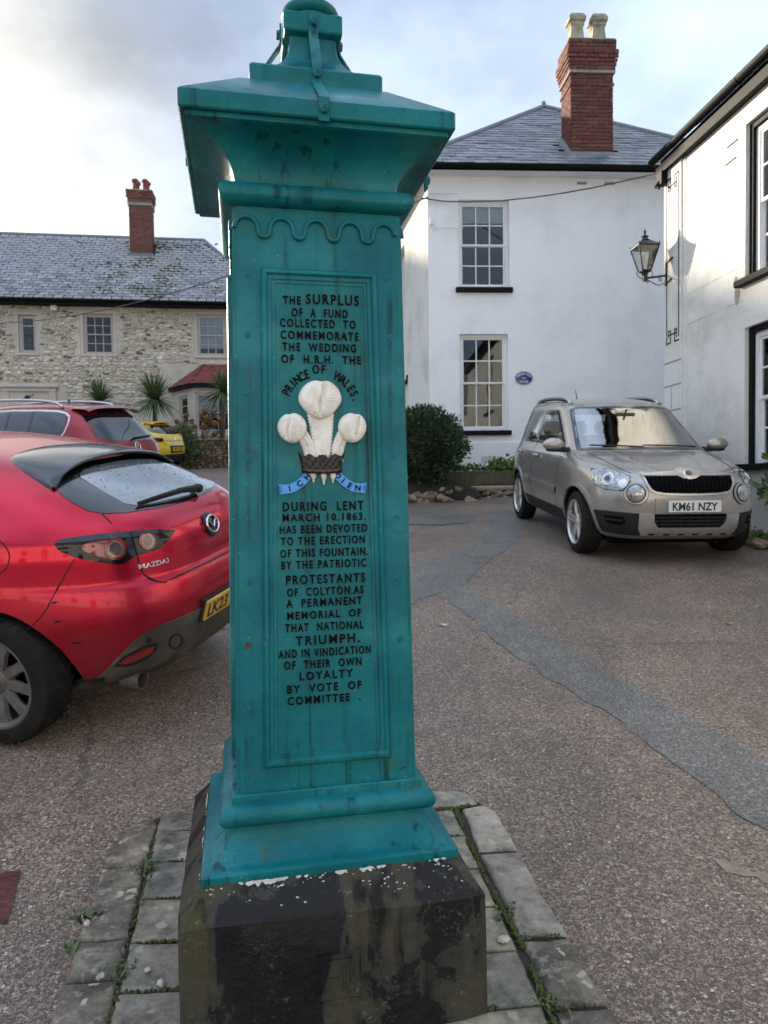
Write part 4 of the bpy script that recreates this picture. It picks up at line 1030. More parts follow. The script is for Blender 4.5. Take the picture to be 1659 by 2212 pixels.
g = gut((eL, eF, 7.50), (eR, eF, 7.50)); g.box(eL, eR, eF + .055, eF + .075, 7.42, 7.55); g.build('gutter', M_blackp, WH, smooth=40)
g = gut((eL - .83, 7.3, 7.50), (eL, eF + .05, 7.50)); g.build('side_gutter', M_blackp, WH, smooth=40)
m = MB(); B = 7.3; ez = 7.50
cor = [(eL, eF, ez), (eR, eF, ez), (eR, B, ez), (eL - .83, B, ez)]
m.add(cor + [AP], [(0, 1, 4), (1, 2, 4), (2, 3, 4), (3, 0, 4)]); roof = m.build('roof', M_roofbase, WH)
slope = (AP[2] - ez) / (AP[1] - eF); slen = math.hypot(AP[2] - ez, AP[1] - eF)
def tri_in(x, d):
    f = d / slen + .012; return lerp(eL, AP[0], f) + .12 < x < lerp(eR, AP[0], f) - .12 and not (2.7 < x < 3.85 and .45 < d < 1.5) and x < 6.0 and d < slen - .12
lay_slates(roof, eL, 6.0, eF - .03, ez, slope, slen, .205, .30, M_slate, rr, tri_in)
for p in ((eL, eF, ez), (eR, eF, ez)):             # hip rolls
    m = MB(); m.tube([Vector(p) + Vector((0, 0, .03)), Vector(AP) + Vector((0, 0, .05))], .055, 7); m.build('hip_roll', M_lead, roof, smooth=60)
m = MB(); m.tube([(AP[0], AP[1], AP[2]), (AP[0], AP[1], AP[2] + .16)], .07, 7, radii=[.09, .05]); m.build('apex_cap', M_lead, roof, smooth=60)
# tall brick chimney
cx0, cx1, cy0, cy1, cz0, cz1 = 2.85, 3.70, .10, .74, 7.80, 10.13
m = MB(); m.box(cx0 + .02, cx1 - .02, cy0 + .02, cy1 - .02, cz0, cz1 - .02); m.box(cx0 - .03, cx1 + .03, cy0 - .03, cy1 + .03, 9.50, 10.03); chim = m.build('chimney', M_mortar, WH)
def st(t, k, n):
    if t > .90: return .05
    if t > .70: return .010 + .075 * min(1, (t - .70) / .16)
    if .60 < t < .66: return .02
    return 0.0
brick_stack(chim, cx0, cx1, cy0, cy1, 7.86, cz1, 'FL', M_brick, rr, st)
m = MB(); m.box(cx0 - .08, cx1 + .08, cy0 - .08, cy1 + .08, 9.895, 9.925); m.build('tile_course', M_brick, chim)
m = MB(); m.box(cx0 - .04, cx1 + .04, cy0 - .04, cy1 + .04, 10.13, 10.16, None, .01); m.build('mortar_cap', M_pot, chim)
m = MB(); m.hexa([(cx0 - .05, cy0 - .06, 7.78), (cx1 + .05, cy0 - .06, 7.78), (cx1 + .05, cy0, 7.78), (cx0 - .05, cy0, 7.78), (cx0 - .012, cy0 - .012, 7.99), (cx1 + .012, cy0 - .012, 7.99), (cx1 + .012, cy0 + .02, 7.99), (cx0 - .012, cy0 + .02, 7.99)])
m.hexa([(cx0 - .07, cy0 - .05, 7.78), (cx0, cy0 - .05, 7.78), (cx0, cy1, 8.35), (cx0 - .07, cy1, 8.35), (cx0 - .014, cy0 - .012, 8.02), (cx0, cy0, 8.02), (cx0, cy1, 8.6), (cx0 - .014, cy1, 8.6)]); m.build('lead_apron', M_lead, chim)
for px in (3.06, 3.50):
    m = MB(); T = Matrix.Translation((px, .42, 10.14)); 
    m.square([(.155, 0), (.15, .03), (.118, .36), (.125, .40), (.140, .42), (.140, .45), (.128, .47), (.165, .50), (.170, .57), (.155, .585), (.145, .62), (.09, .62), (.09, .4)], .03, T, False); m.build('chimney_pot', M_pot, chim, smooth=30)
for vx in (2.93, 3.48):
    m = MB(); m.box(vx, vx + .2, -.004, .01, 7.315, 7.365)
    for k in range(3): m.box(vx + .01, vx + .19, -.010, -.003, 7.32 + k * .016, 7.327 + k * .016)
    m.build('air_vent', M_mortar, WH)
m = MB()
for i in range(9):
    for j in range(5): m.box(1.0 + i * .032, 1.022 + i * .032, -.037, -.034, 1.92 + j * .028, 1.935 + j * .028)
m.build('air_brick', M_mortar, WH)
# rainwater pipe on the side wall
m = MB(); px = side(5.0) - .09
m.tube([(px - .15, 5.1, 7.42), (px, 5.0, 7.30), (px, 5.0, 2.2)], .045, 8)
for z in (6.4, 5.0, 3.6): m.tube([(px, 5.0, z - .04), (px, 5.0, z + .04)], .06, 8)
m.build('downpipe', M_blackp, WH, smooth=40)
# blue oval plaque
M_plq = plain('navy_enamel', (.012, .05, .22), .25, var=.2, scale=20); M_plw = plain('white_enamel', (.75, .76, .78), .4, var=.05)
PQ = thing('house_plaque', (.92, 13.87, 0), R(3.5), 'blue oval name plaque with white lettering on the white wall', 'plaque')
T = Matrix.Translation((1.855, -.002, 3.573)) @ Matrix.Diagonal((1.36, 1, 1, 1)) @ Matrix.Rotation(R(90), 4, 'X')
m = MB(); m.lathe([(.130, 0), (.130, .012), (.124, .016), (.02, .016)], 40, T); m.build('plate', M_plq, PQ, smooth=30)
m = MB(); m.lathe([(.1235, .0165), (.1235, .0185), (.119, .0185), (.119, .0165)], 40, T, False); m.build('rim', M_plw, PQ)
def arc_word(txt, a0, a1, rx, rz, h, flip):
    m = MB(); n = len(txt)
    for i, ch in enumerate(txt):
        a = R(lerp(a0, a1, i / (n - 1))); x, z = rx * math.cos(a), rz * math.sin(a); tn = math.atan2(rz * math.cos(a), -rx * math.sin(a)) + (math.pi if not flip else 0)
        vs, fs = text_geo(ch, None, h, .002, .02); ca, sa = math.cos(tn), math.sin(tn)
        m.add([(1.855 + x + p * ca * .9 - q * sa, -.0175 + y, 3.573 + z + p * sa * .9 + q * ca) for p, y, q in vs], fs)
    m.build('lettering', M_plw, PQ)
arc_word('BROOKFIELD', 158, 22, .132, .082, .040, False)
for txt, z, h in (('HOUSE', 3.502, .038), ('1786', 3.57, .026)):
    vs, fs = text_geo(txt, None, h, .002, .02); m = MB(); m.add([(1.855 + x, -.0175 + y, z + q) for x, y, q in vs], fs); m.build('lettering', M_plw, PQ)
# telephone cable slung across the facade
m = MB(); C = [(-.14, 7.0), (.3, 6.94), (.78, 6.93), (1.4, 6.96), (2.05, 7.03), (2.65, 7.12), (3.24, 7.23), (4.0, 7.40), (4.72, 7.57)]
pts = []
for k, (s, z) in enumerate(C):
    f = max(0, (k - 1) / 7); X0 = Vector((.92 + s * .998, 13.80 + s * .061, z)); e = Vector((4.12, 10.38, 6.02)); 
    tt = (f ** 1.5); Y = lerp(X0.y, 10.42, tt); q = Vector((0, 0, 1.5)); pts.append(q + (X0 - q) * (Y / X0.y))
m.tube(pts, .012, 6); tag(m.build('overhead_cable', M_cable, smooth=60), 'thin grey cable sagging from the white house to the right hand eaves', 'cable')
m = MB(); m.tube([(.93, 13.83, 7.10), (1.5, 13.85, 7.10)], .008, 5); m.tube([(.93, 13.83, 6.45), (1.6, 13.85, 6.44)], .008, 5); m.box(.95, 1.03, 13.78, 13.86, 6.5, 6.62); m.tube([(1.0, 13.80, 6.5), (.98, 13.78, 6.4), (1.0, 13.76, 6.36), (1.02, 13.8, 6.44)], .01, 5)
tag(m.build('wall_bracket', M_wframe), 'small white cable bracket near the left corner of the white house', 'bracket')

# ---------------------------------------------------------------- right-hand house, running towards the camera
RB = thing('limewashed_house', (4.17, 10.5, 0), R(-90) + math.atan(.095), 'cream limewashed house with black eaves at the right edge', 'house')
R_up = (1.93, 3.15, 3.90, 5.72); R_lo = (1.93, 3.15, 1.70, 3.33)
holed_wall(.56, 11.0, -.6, 6.05, [R_up, R_lo, (5.2, 6.4, 3.90, 5.72), (5.2, 6.4, 1.6, 3.33)], .14).build('front_wall', M_cream, RB)
m = MB(); m.add([(0, 0, .3), (0, 9, .3), (0, 9, 6.0), (0, 0, 6.0)], [(0, 1, 2, 3)]); m.add([(0, .06, 6.0), (0, 9, 6.0), (0, 4.5, 9.4)], [(0, 1, 2)]); m.build('end_wall', M_cream, RB)
m = MB(); m.box(0.002, .50, -.035, .06, .3, 6.0, None, .01); m.build('pilaster', M_cream, RB)
m = MB(); m.box(.50, .575, -.012, .06, .3, 6.0, None, .008); m.build('pilaster_edge', M_cream, RB)
m = MB()                                         # scored joints of the pilaster and render
for z in (3.22, 2.885, 2.53, 2.18, 1.85, 1.5): m.box(.015, .495, -.0375, -.03, z - .012, z + .012)
for x, z0, z1 in ((.23, 2.55, 2.87), (.23, 1.87, 2.17)): m.box(x - .008, x + .008, -.0375, -.03, z0, z1)
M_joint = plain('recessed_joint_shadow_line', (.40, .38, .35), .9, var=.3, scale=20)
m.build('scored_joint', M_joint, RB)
m = MB()
for z in (5.35, 4.92, 4.50, 4.08, 3.67): 
    x = .62
    while x < 1.9: 
        L_ = rr.uniform(.4, .9); m.box(x, min(1.92, x + L_), -.0012, .002, z - .003, z + .003); x += L_ + rr.uniform(.05, .3)
m.build('scored_line', M_joint, RB)
# painted key pattern
m = MB(); y0, y1 = -.0385, -.034; lw = .011
def ln(x0, z0, x1, z1):
    if x0 == x1: m.box(x0 - lw, x0 + lw, y0, y1, min(z0, z1) - lw, max(z0, z1) + lw)
    else: m.box(min(x0, x1) - lw, max(x0, x1) + lw, y0 + .0006, y1, z0 - lw, z0 + lw)
ln(.095, 3.49, .095, 5.84); ln(.435, 3.56, .435, 5.84)
for zb, s in ((3.50, 1), (5.83, -1)):
    ln(.095, zb, .205, zb); ln(.205, zb, .205, zb + s * .17); ln(.145, zb + s * .17, .205, zb + s * .17); ln(.145, zb + s * .09, .145, zb + s * .17); ln(.145, zb + s * .115, .375, zb + s * .115)
    ln(.325, zb, .435, zb); ln(.325, zb, .325, zb + s * .17); ln(.325, zb + s * .17, .375, zb + s * .17); ln(.375, zb + s * .06, .375, zb + s * .17)
m.build('painted_key_pattern', M_blackp, RB)
for hl in (R_up, R_lo, (5.2, 6.4, 3.90, 5.72), (5.2, 6.4, 1.6, 3.33)):
    f = MB(); x0, x1, z0, z1 = hl; f.box(x0, x0 + .075, .05, .16, z0, z1, None, .004); f.box(x1 - .075, x1, .05, .16, z0, z1, None, .004); f.box(x0 + .075, x1 - .075, .05, .16, z1 - .075, z1, None, .004); f.build('window_casing', M_blackp, RB)
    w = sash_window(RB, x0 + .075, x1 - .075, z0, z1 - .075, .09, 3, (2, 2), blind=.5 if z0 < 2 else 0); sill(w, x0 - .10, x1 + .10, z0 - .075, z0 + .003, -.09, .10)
m = MB(); m.box(-.12, 11, -.10, .0, 5.97, 6.10); m.box(-.12, 11, -.02, .02, 6.10, 6.22); m.build('fascia', M_blackp, RB)
g = gut((-.14, -.15, 6.20), (11, -.15, 6.20)); g.build('gutter', M_blackp, RB, smooth=40)
m = MB(); m.add([(-.15, -.2, 6.22), (11, -.2, 6.22), (11, 4.5, 9.6), (-.15, 4.5, 9.6)], [(0, 1, 2, 3)]); m.add([(-.15, 9.2, 6.22), (11, 9.2, 6.22), (11, 4.5, 9.6), (-.15, 4.5, 9.6)], [(3, 2, 1, 0)]); m.build('roof', M_slate, RB)
m = MB(); m.box(-.03, .12, -.13, .02, 5.80, 5.98); m.tube([(.05, -.12, 5.85), (.0, -.16, 5.78), (.08, -.14, 5.74)], .02, 6); m.build('junction_box', M_blackp, RB)
M_bare = plain('bare_render_patch', (.40, .39, .31), .95, var=.5, scale=12, bmp=.5, bscale=40)
vs_, fs_, _ = fill2d(smooth_poly([(1.70, 3.98, 0), (1.77, 4.0, 0), (1.80, 3.9, 0), (1.84, 3.78, 0), (1.80, 3.66, 0), (1.75, 3.63, 0), (1.72, 3.74, 0), (1.73, 3.88, 0)], 1), .03)
m = MB(); m.add([(v.x, -.0035, v.y) for v in vs_], [tuple(f) for f in fs_]); m.build('bare_patch', M_bare, RB, fix=True)
for s_, z_ in ((1.55, 5.62), (1.52, 5.42)):
    m = MB(); m.box(s_, s_ + .22, -.012, 0, z_, z_ + .018); m.build('iron_cramp', M_cable, RB)
# street lantern on its scrolled bracket
LP = thing('wall_lantern', (4.17, 10.5, .09), R(-90) + math.atan(.095), 'black four sided street lantern on a scrolled bracket at the corner of the cream house', 'lantern')
lx, ly = .08, -.36
def sq(h, z, rot=0): return [(lx + h * math.cos(R(45 + 90 * k) + rot) * 1.414, ly + h * math.sin(R(45 + 90 * k) + rot) * 1.414, z) for k in range(4)]
zb, zt = 4.46, 4.80; hb, ht = .062, .148
b4, t4 = sq(hb, zb), sq(ht, zt)
m = MB()
for k in range(4):
    m.tube([b4[k], t4[k]], .011, 6); m.tube([t4[k], t4[(k+1) % 4]], .013, 6); m.tube([b4[k], b4[(k+1) % 4]], .013, 6)
    m.tube([t4[k], (t4[k][0], t4[k][1], t4[k][2] + .05)], .01, 5, radii=[.012, .006])
m.build('lantern_frame', M_iron, LP, smooth=40)
M_lglass = glass_mat('clear_lantern_glass', (.92, .93, .90), .06, .05)
for k in range(4):
    m = MB(); a, b, c, d = [Vector(p) for p in (b4[k], b4[(k+1) % 4], t4[(k+1) % 4], t4[k])]; m.add([a, b, c, d], [(0, 1, 2, 3)]); m.build('pane', M_lglass, LP)
m = MB(); h4 = sq(.062, 4.89)
m.add(sq(ht + .012, zt + .012) + h4, [(k, (k+1) % 4, (k+1) % 4 + 4, k + 4) for k in range(4)]); m.build('lantern_hood', M_iron, LP)
T = Matrix.Translation((lx, ly, 0))
m = MB(); m.lathe([(.064, 4.885), (.074, 4.893), (.074, 4.905), (.046, 4.92), (.042, 4.94), (.055, 4.95), (.034, 4.97), (.016, 4.98), (.014, 5.00), (.023, 5.01), (.020, 5.03), (.007, 5.05), (.003, 5.075)], 16, T); m.build('finial', M_iron, LP, smooth=40)
m = MB(); m.lathe([(.02, zb - .10), (.05, zb - .03), (.03, zb), (.02, zb + .02)], 12, T); m.box(lx - .03, lx + .03, ly - .03, ly + .03, zb - .14, zb - .07)
m.tube([(lx, ly, zb - .10), (lx, -.03, zb - .055)], .016, 6); m.box(lx - .02, lx + .02, -.06, -.034, 4.26, 4.60); m.tube([(lx, -.04, 4.58), (lx + .2, -.045, 4.60)], .014, 6); m.tube([(lx, -.04, 4.29), (lx + .16, -.045, 4.31)], .014, 6); m.build('bracket', M_iron, LP, smooth=40)
m = MB()
def scroll(c, r0, turns, a0, sy):
    return [(lx, c[0] + sy * (r0 * (1 - .75 * k / 20)) * math.cos(a0 + turns * 6.283 * k / 20), c[1] + (r0 * (1 - .75 * k / 20)) * math.sin(a0 + turns * 6.283 * k / 20)) for k in range(21)]
m.tube(scroll((-.12, 4.345), .035, 1.2, 1.5, 1), .006, 5); m.tube([(lx, -.32, 4.335), (lx, -.27, 4.315), (lx, -.20, 4.275), (lx, -.13, 4.262), (lx, -.07, 4.30)], .007, 5); m.tube(scroll((-.32, 4.315), .025, 1.1, 1.5, -1), .006, 5)
for s in (-1, 1): m.tube([(lx, ly + s * .03, zb - .11), (lx, ly + s * .10, zb - .075), (lx, ly + s * .125, zb - .03), (lx, ly + s * .10, zb + .005), (lx, ly + s * .07, zb - .01)], .006, 5)
m.build('scrollwork', M_iron, LP, smooth=60)
m = MB(); m.lathe([(.015, 4.50), (.016, 4.56), (.024, 4.62), (.027, 4.67), (.016, 4.70), (.004, 4.71)], 12, T); m.build('bulb', M_plw, LP, smooth=50)

# ---------------------------------------------------------------- flint and limestone cottage
CT = thing('stone_cottage', (-10.2, 26, 0), R(8), 'cream rubble stone cottage with mossy slate roof and red tiled bay', 'cottage')
rc = random.Random(77)
C_l = (-2.8, -2.2, 6.44, 7.80); C_m = (-.585, .45, 6.43, 7.88); C_r = (3.42, 4.46, 6.42, 7.93)
M_lime = stucco('lime_mortar_wall', (.62, .54, .43), (.49, .42, .33), .95, .6)
cw = holed_wall(-14, 6.0, 1.5, 8.25, [C_l, C_m, C_r], .12).build('rubble_wall', M_lime, CT)  # wall runs on unseen to the left to shade the square
m = MB(); m.add([(6.0, 0, 1.5), (6.0, 7, 1.5), (6.0, 7, 8.25), (6.0, 0, 8.25)], [(0, 1, 2, 3)]); m.build('gable_wall', M_lime, CT)
SM = [plain('cream_limestone', (.77, .685, .55), .9, var=.25, scale=9, bmp=.6, bscale=30, rand=.18), plain('grey_flint', (.62, .53, .40), .85, var=.4, scale=9, bmp=.6, bscale=30, rand=.25), plain('brown_chert', (.27, .215, .16), .8, var=.5, scale=9, bmp=.5, bscale=30, rand=.3)]
zones = [(C_l[0] - .12, C_l[1] + .12, 6.3, 8.0), (C_m[0] - .22, C_m[1] + .22, 6.3, 8.12), (C_r[0] - .16, C_r[1] + .2, 6.25, 8.12), (-3.7, -1.35, 1, 5.4), (2.15, 6, 1, 6.15)]
stones = []
z = 4.45
while z < 8.14:
    h = rc.uniform(.065, .125); s = -3.75 + rc.uniform(0, .15)
    while s < 5.0:
        wd = h * rc.uniform(1.0, 2.9); cs, cz = s + wd/2, z + h/2
        if not any(a < cs + wd * .4 and cs - wd * .4 < b and c < cz < d for a, b, c, d in zones) and cz < 8.12: stones.append((cs, cz + rc.uniform(-.025, .025), wd, h * rc.uniform(.8, 1.25)))
        s += wd * rc.uniform(.92, 1.08)
    z += h * .97
def stone_geo(wd, h, th):
    n = 8; vs = []; ph = rc.uniform(0, 6)
    for (sc, y) in ((1.0, .03), (.98, -th * .25), (.82, -th * .8)):
        for k in range(n):
            a = 2 * math.pi * k / n; r = 1 + .16 * math.sin(a * 2 + ph) + rc.uniform(-.10, .10); c, s = math.cos(a), math.sin(a)
            q = (abs(c) ** 3 + abs(s) ** 3) ** (-1/3)
            vs.append((wd * .48 * sc * c * q * r, y, h * .48 * sc * s * q * r))
    vs.append((0, -th, 0))
    fs = [(i*n + k, i*n + (k+1) % n, (i+1)*n + (k+1) % n, (i+1)*n + k) for i in range(2) for k in range(n)] + [(2*n + k, 2*n + (k+1) % n, 3*n) for k in range(n)]
    return vs, fs
stones.sort(key=lambda q: -q[2] * q[3]); rest = MB()
for i, (cs, cz, wd, h) in enumerate(stones):
    vs, fs = stone_geo(wd * .93, h * .93, rc.uniform(.02, .065)); k = rc.choices((0, 1, 2), (.70, .21, .09))[0]
    if i < 300:
        m = MB(); m.add(vs, fs); m.build('stone', SM[k], cw, smooth=50, loc=(cs, 0, cz))
    else: rest.add([(x + cs, y, z_ + cz) for x, y, z_ in vs], fs, k)
tag(rest.build('small_stones', SM, cw, smooth=50), kind='stuff')
def surround(parent, x0, x1, z0, z1, w=.11, mat=M_bframe, y=-.02, head=.14):
    m = MB(); m.box(x0 - w, x0, y, .05, z0 - .02, z1, None, .01); m.box(x1, x1 + w, y, .05, z0 - .02, z1, None, .01); m.box(x0 - w - .12, x1 + w + .12, y - .005, .05, z1, z1 + head, None, .01); m.box(x0 - w - .02, x1 + w + .02, y - .05, .05, z0 - .09, z0 - .02, None, .01)
    return m.build('window_surround', mat, parent)
M_pale = stucco('painted_stone_surround', (.60, .52, .44), (.54, .46, .38), .85, .2)
surround(CT, *C_m, mat=M_pale); surround(CT, *C_r, mat=M_pale); surround(CT, *C_l, w=.07, mat=M_pale, head=.1)
M_quoin = plain('dressed_limestone', (.64, .57, .45), .9, var=.2, scale=6, bmp=.4, bscale=30, rand=.12)
for (a, b) in ((C_m[0] - .12, C_m[1] + .12), (C_r[0] - .12, C_r[1] + .12)):   # jamb stones
    for k in range(6):
        z0 = 6.38 + k * .25; l = .10 if k % 2 else .22
        for s, e in ((a - l, a), (b, b + l)):
            q = MB(); q.box(s, e, -.018, .03, z0, z0 + .24, None, .012); q.build('jamb_stone', M_quoin, cw)
sash_window(CT, *C_m, .06, 3, (2, 2), M_bframe, .07, .025); sash_window(CT, *C_r, .06, 3, (2, 2), M_bframe, .07, .025, blind=.84)
sash_window(CT, *C_l, .06, 1, (1, 1), M_bframe, .09, .02, top=7.42)
# roof with courses of thick slates
m = MB(); ce, cr = 8.28, 11.55; yb, yr = -.42, 2.8; xe, xr_ = 6.4, 3.45
m.add([(-14, yb, ce), (xe, yb, ce), (xr_, yr, cr), (-14, yr, cr)], [(0, 1, 2, 3)]); m.add([(xe, yb, ce), (xe, 6.0, ce), (xr_, yr, cr)], [(0, 1, 2)]); m.add([(-14, 6.0, ce), (xe, 6.0, ce), (xr_, yr, cr), (-14, yr, cr)], [(3, 2, 1, 0)])  # unseen left part of the roof added for its shade
croof = m.build('roof', plain('mossy_roof_gaps', (.035, .038, .022), .95, var=.5, scale=3), CT)
csl = math.hypot(cr - ce, yr - yb); cslope = (cr - ce) / (yr - yb)
items = lay_slates(croof, -4.6, 5.2, yb - .03, ce, cslope, csl, .185, .33, M_slate2, rc, lambda x, d: x < lerp(xe, xr_, d / csl) - .15 and d < csl - .1 and not (.70 < x < 1.7 and 3.0 < d < 3.9), limit=300, tilt=.085, th=.034, gap=.91)
m = MB(); m.tube([(-14, yr, cr + .02), (xr_, yr, cr + .02)], .085, 7); m.build('ridge', M_lead, croof, smooth=50)
m = MB(); m.tube([(xr_, yr, cr + .03), (xe, yb, ce + .04)], .08, 7); m.build('hip_roll', M_lead, croof, smooth=50)
m = MB(); rmoss = random.Random(9)                # moss cushions on the slates
for k in range(1800):
    d = rmoss.uniform(.2, csl - .3); x = rmoss.gauss(1.8, 1.5)
    if noise.noise(Vector((x * 1.1, d * 1.1, 3))) < .02: continue
    al = math.atan(cslope); d = round(d / .185) * .185 + rmoss.uniform(-.02, .05)
    s = rmoss.uniform(.02, .055); m.ball((x, yb + d * math.cos(al) - .03, ce + d * math.sin(al) + .035), s * 1.4, s, s * .6, 6, 4, .3)
M_rmoss = plain('roof_moss', (.10, .115, .025), .95, var=.5, scale=8, c2=(.035, .045, .012))
tag(m.build('roof_moss', M_rmoss, croof, smooth=180), kind='stuff')
g = gut((-14, yb - .05, 8.25), (xe, yb - .05, 8.25)); g.box(-14, xe, yb + .01, yb + .04, 8.10, 8.30); g.box(-14, xe, yb + .03, .05, 8.13, 8.16); g.build('gutter', M_blackp, CT, smooth=40)
m = MB(); m.box(-1.62, -1.42, -.25, -.05, 7.93, 8.11, None, .01); m.build('alarm_box', M_wframe, CT)
m = MB(); m.box(-1.9, -1.75, .30, .42, 8.95, 9.16); m.build('vent_cowl', M_lead, croof)
# its chimney
kx0, kx1, ky0, ky1, kz0, kz1 = .74, 1.57, 1.8, 2.5, 10.45, 13.05
m = MB(); m.box(kx0 + .02, kx1 - .02, ky0 + .02, ky1 - .02, kz0 - .2, kz1 - .01); m.box(kx0 - .03, kx1 + .03, ky0 - .03, ky1 + .03, 12.5, 12.95); kch = m.build('chimney', M_mortar, CT)
brick_stack(kch, kx0, kx1, ky0, ky1, kz0, kz1, 'FR', M_brick2, rc, lambda t, k, n: .08 if t > .88 else (.04 if t > .84 else (.015 if t > .80 else 0)))
m = MB(); m.box(kx0 - .09, kx1 + .09, ky0 - .09, ky1 + .09, kz1, kz1 + .04, None, .01); m.build('mortar_cap', M_pot, kch)
m = MB(); m.box(kx0 - .06, kx1 + .06, ky0 - .05, ky0, kz0 - .15, kz0 + .22); m.box(kx0 - .25, kx1 + .08, ky0 - .16, ky0 - .12, kz0 - .3, kz0 - .02); m.build('lead_apron', M_lead, kch)
for i, px in enumerate((.98, 1.36)):
    m = MB(); T = Matrix.Translation((px, 2.15, kz1 + .03)); m.lathe([(.15, 0), (.14, .06), (.125, .30), (.135, .34), (.12, .36), (.12, .46)], 14, T)
    m.ball((px - .03, 2.13, kz1 + .50), .14, .14, .10, 12, 6); m.tube([(px, 2.15, kz1 + .46), (px + .13, 2.12, kz1 + .38)], .08, 8, radii=[.12, .09])
    m.build('chimney_pot', M_potred, kch, smooth=40)
# canted bay with a red tiled roof
bx0, bx1, bp = 2.52, 5.95, 1.25; cant = .85; zt_, zs_ = 5.15, 3.35
BP = [(bx0, 0), (bx0 + cant, -bp), (bx1 - cant, -bp), (bx1, 0)]
def bay_face(p, q, hole, mat=M_bay):
    L_ = math.hypot(q[0] - p[0], q[1] - p[1]); M_ = Matrix.Translation((p[0], p[1], 0)) @ Matrix.Rotation(math.atan2(q[1] - p[1], q[0] - p[0]), 4, 'Z')
    m = holed_wall(0, L_, 1.8, zt_, [hole] if hole else [], .10); m.v = [tuple(M_ @ Vector(v)) for v in m.v]; o = m.build('bay_wall', mat, CT)
    return M_, L_
for (p, q, hole, cols, bl) in ((BP[0], BP[1], (.42, 1.08, zs_ + .15, 4.87), 1, .5), (BP[1], BP[2], (.07, 1.62, zs_ + .15, 4.90), 2, .45), (BP[2], BP[3], (.42, 1.08, zs_ + .15, 4.87), 1, .4)):
    M_, L_ = bay_face(p, q, hole); o = sash_window(CT, *hole, .05, cols, (2, 1), M_bframe, .07, .025, blind=bl); o.matrix_local = M_
m = MB(); m.add([(x * 1.0, y, zs_ + .06) for x, y in BP] + [(x, y, zs_ + .14) for x, y in BP], []); 
for i in range(3):
    p, q = Vector((*BP[i], 0)), Vector((*BP[i+1], 0)); d = (q - p).normalized(); n = Vector((d.y, -d.x, 0)) * .07
    m.hexa([(p + n).to_tuple()[:2] + (zs_,), (q + n).to_tuple()[:2] + (zs_,), (q.x, q.y, zs_), (p.x, p.y, zs_), (p + n).to_tuple()[:2] + (zs_ + .09,), (q + n).to_tuple()[:2] + (zs_ + .09,), (q.x, q.y, zs_ + .09), (p.x, p.y, zs_ + .09)])
m.build('bay_sill', M_bay, CT)
ev = .16; B2 = [(bx0 - ev * 1.2, 0), (bx0 + cant - ev * .5, -bp - ev), (bx1 - cant + ev * .5, -bp - ev), (bx1 + ev * 1.2, 0)]; tp = [(bx0 + 1.10, -.02), (bx1 - 1.10, -.02)]; bz0, bz1 = 5.20, 6.10
m = MB(); m.add([(*p, bz0) for p in B2] + [(*p, bz1) for p in tp], [(0, 1, 4), (1, 2, 5, 4), (2, 3, 5)]); broof = m.build('bay_roof', M_clay, CT)
m = MB(); m.add([(*p, bz0 - .13) for p in B2] + [(*p, bz0 - .01) for p in B2], [(0, 1, 5, 4), (1, 2, 6, 5), (2, 3, 7, 6), (3, 2, 1, 0)]); m.build('bay_gutter', M_blackp, CT)
def lay_facet(a, b, c, d, gauge=.105, w=.165, mat=M_clay, cnt=[0]):
    """tiles over a facet with eave a-b and top d-c"""
    a, b, c, d = map(Vector, (a, b, c, d)); up = ((c + d) / 2 - (a + b) / 2); ex = (b - a).normalized(); up = up - ex * up.dot(ex); ln_ = up.length; up.normalize(); n = ex.cross(up); rows = int(ln_ / gauge)
    me = slate_mesh(w * .97, gauge * 1.5, mat, .014)
    for r in range(rows):
        f = r * gauge / ln_; p0 = a.lerp(d, f); p1 = b.lerp(c, f); L_ = (p1 - p0).length; k = 0; x = (r % 2) * w / 2
        p0 = a + up * (r * gauge) + ex * ((p0 - a).dot(ex)); p1 = p0 + ex * L_
        while x + w * .5 < L_:
            pos = p0 + ex * (x + w / 2) + n * .012
            R_ = Matrix((ex, up, n)).transposed().to_4x4() @ Matrix.Rotation(-.07, 4, 'X')
            o = link('tile', me, broof); o.matrix_local = Matrix.Translation(pos) @ R_ @ Matrix.Rotation(rc.uniform(-.02, .02), 4, 'Z'); x += w
lay_facet((*B2[0], bz0), (*B2[1], bz0), (*tp[0], bz1), (*tp[0], bz1)); lay_facet((*B2[1], bz0), (*B2[2], bz0), (*tp[1], bz1), (*tp[0], bz1))
m = MB(); m.box(tp[0][0] - .15, tp[1][0] + .15, -.05, .0, bz1 - .03, bz1 + .10); m.build('bay_flashing', M_lime, CT)
# door surround with cornice
m = MB(); m.box(-3.5, -1.47, -.20, .0, 5.20, 5.30, None, .02); m.box(-3.4, -1.57, -.12, .0, 5.06, 5.20, None, .01); m.box(-1.80, -1.58, -.10, 0, 2.3, 5.06, None, .01); m.box(-3.38, -3.16, -.10, 0, 2.3, 5.06, None, .01); m.box(-3.16, -1.80, -.05, 0, 4.45, 5.06); m.build('door_surround', M_pale, CT)
m = MB(); m.box(-3.14, -1.82, -.03, .0, 2.2, 4.45); m.build('door', M_blackp, CT)
m = MB(); m.tube([(-2.5, -.06, 4.86), (-2.5, -.2, 4.86)], .02, 6); m.ball((-2.5, -.22, 4.85), .10, .06, .07, 8, 5); m.tube([(-2.65, -.2, 4.80), (-2.5, -.22, 4.80), (-2.3, -.2, 4.95)], .018, 5); m.build('door_lamp', M_iron, CT)
for k in range(3):
    x0 = [-.78, .1, .95][k]
    q = MB(); q.box(x0, x0 + .8, -.02, .03, 4.62 + .02 * k, 4.80 + .02 * k, None, .012); q.build('lintel_stone', M_quoin, cw)
m = MB(); pts = []
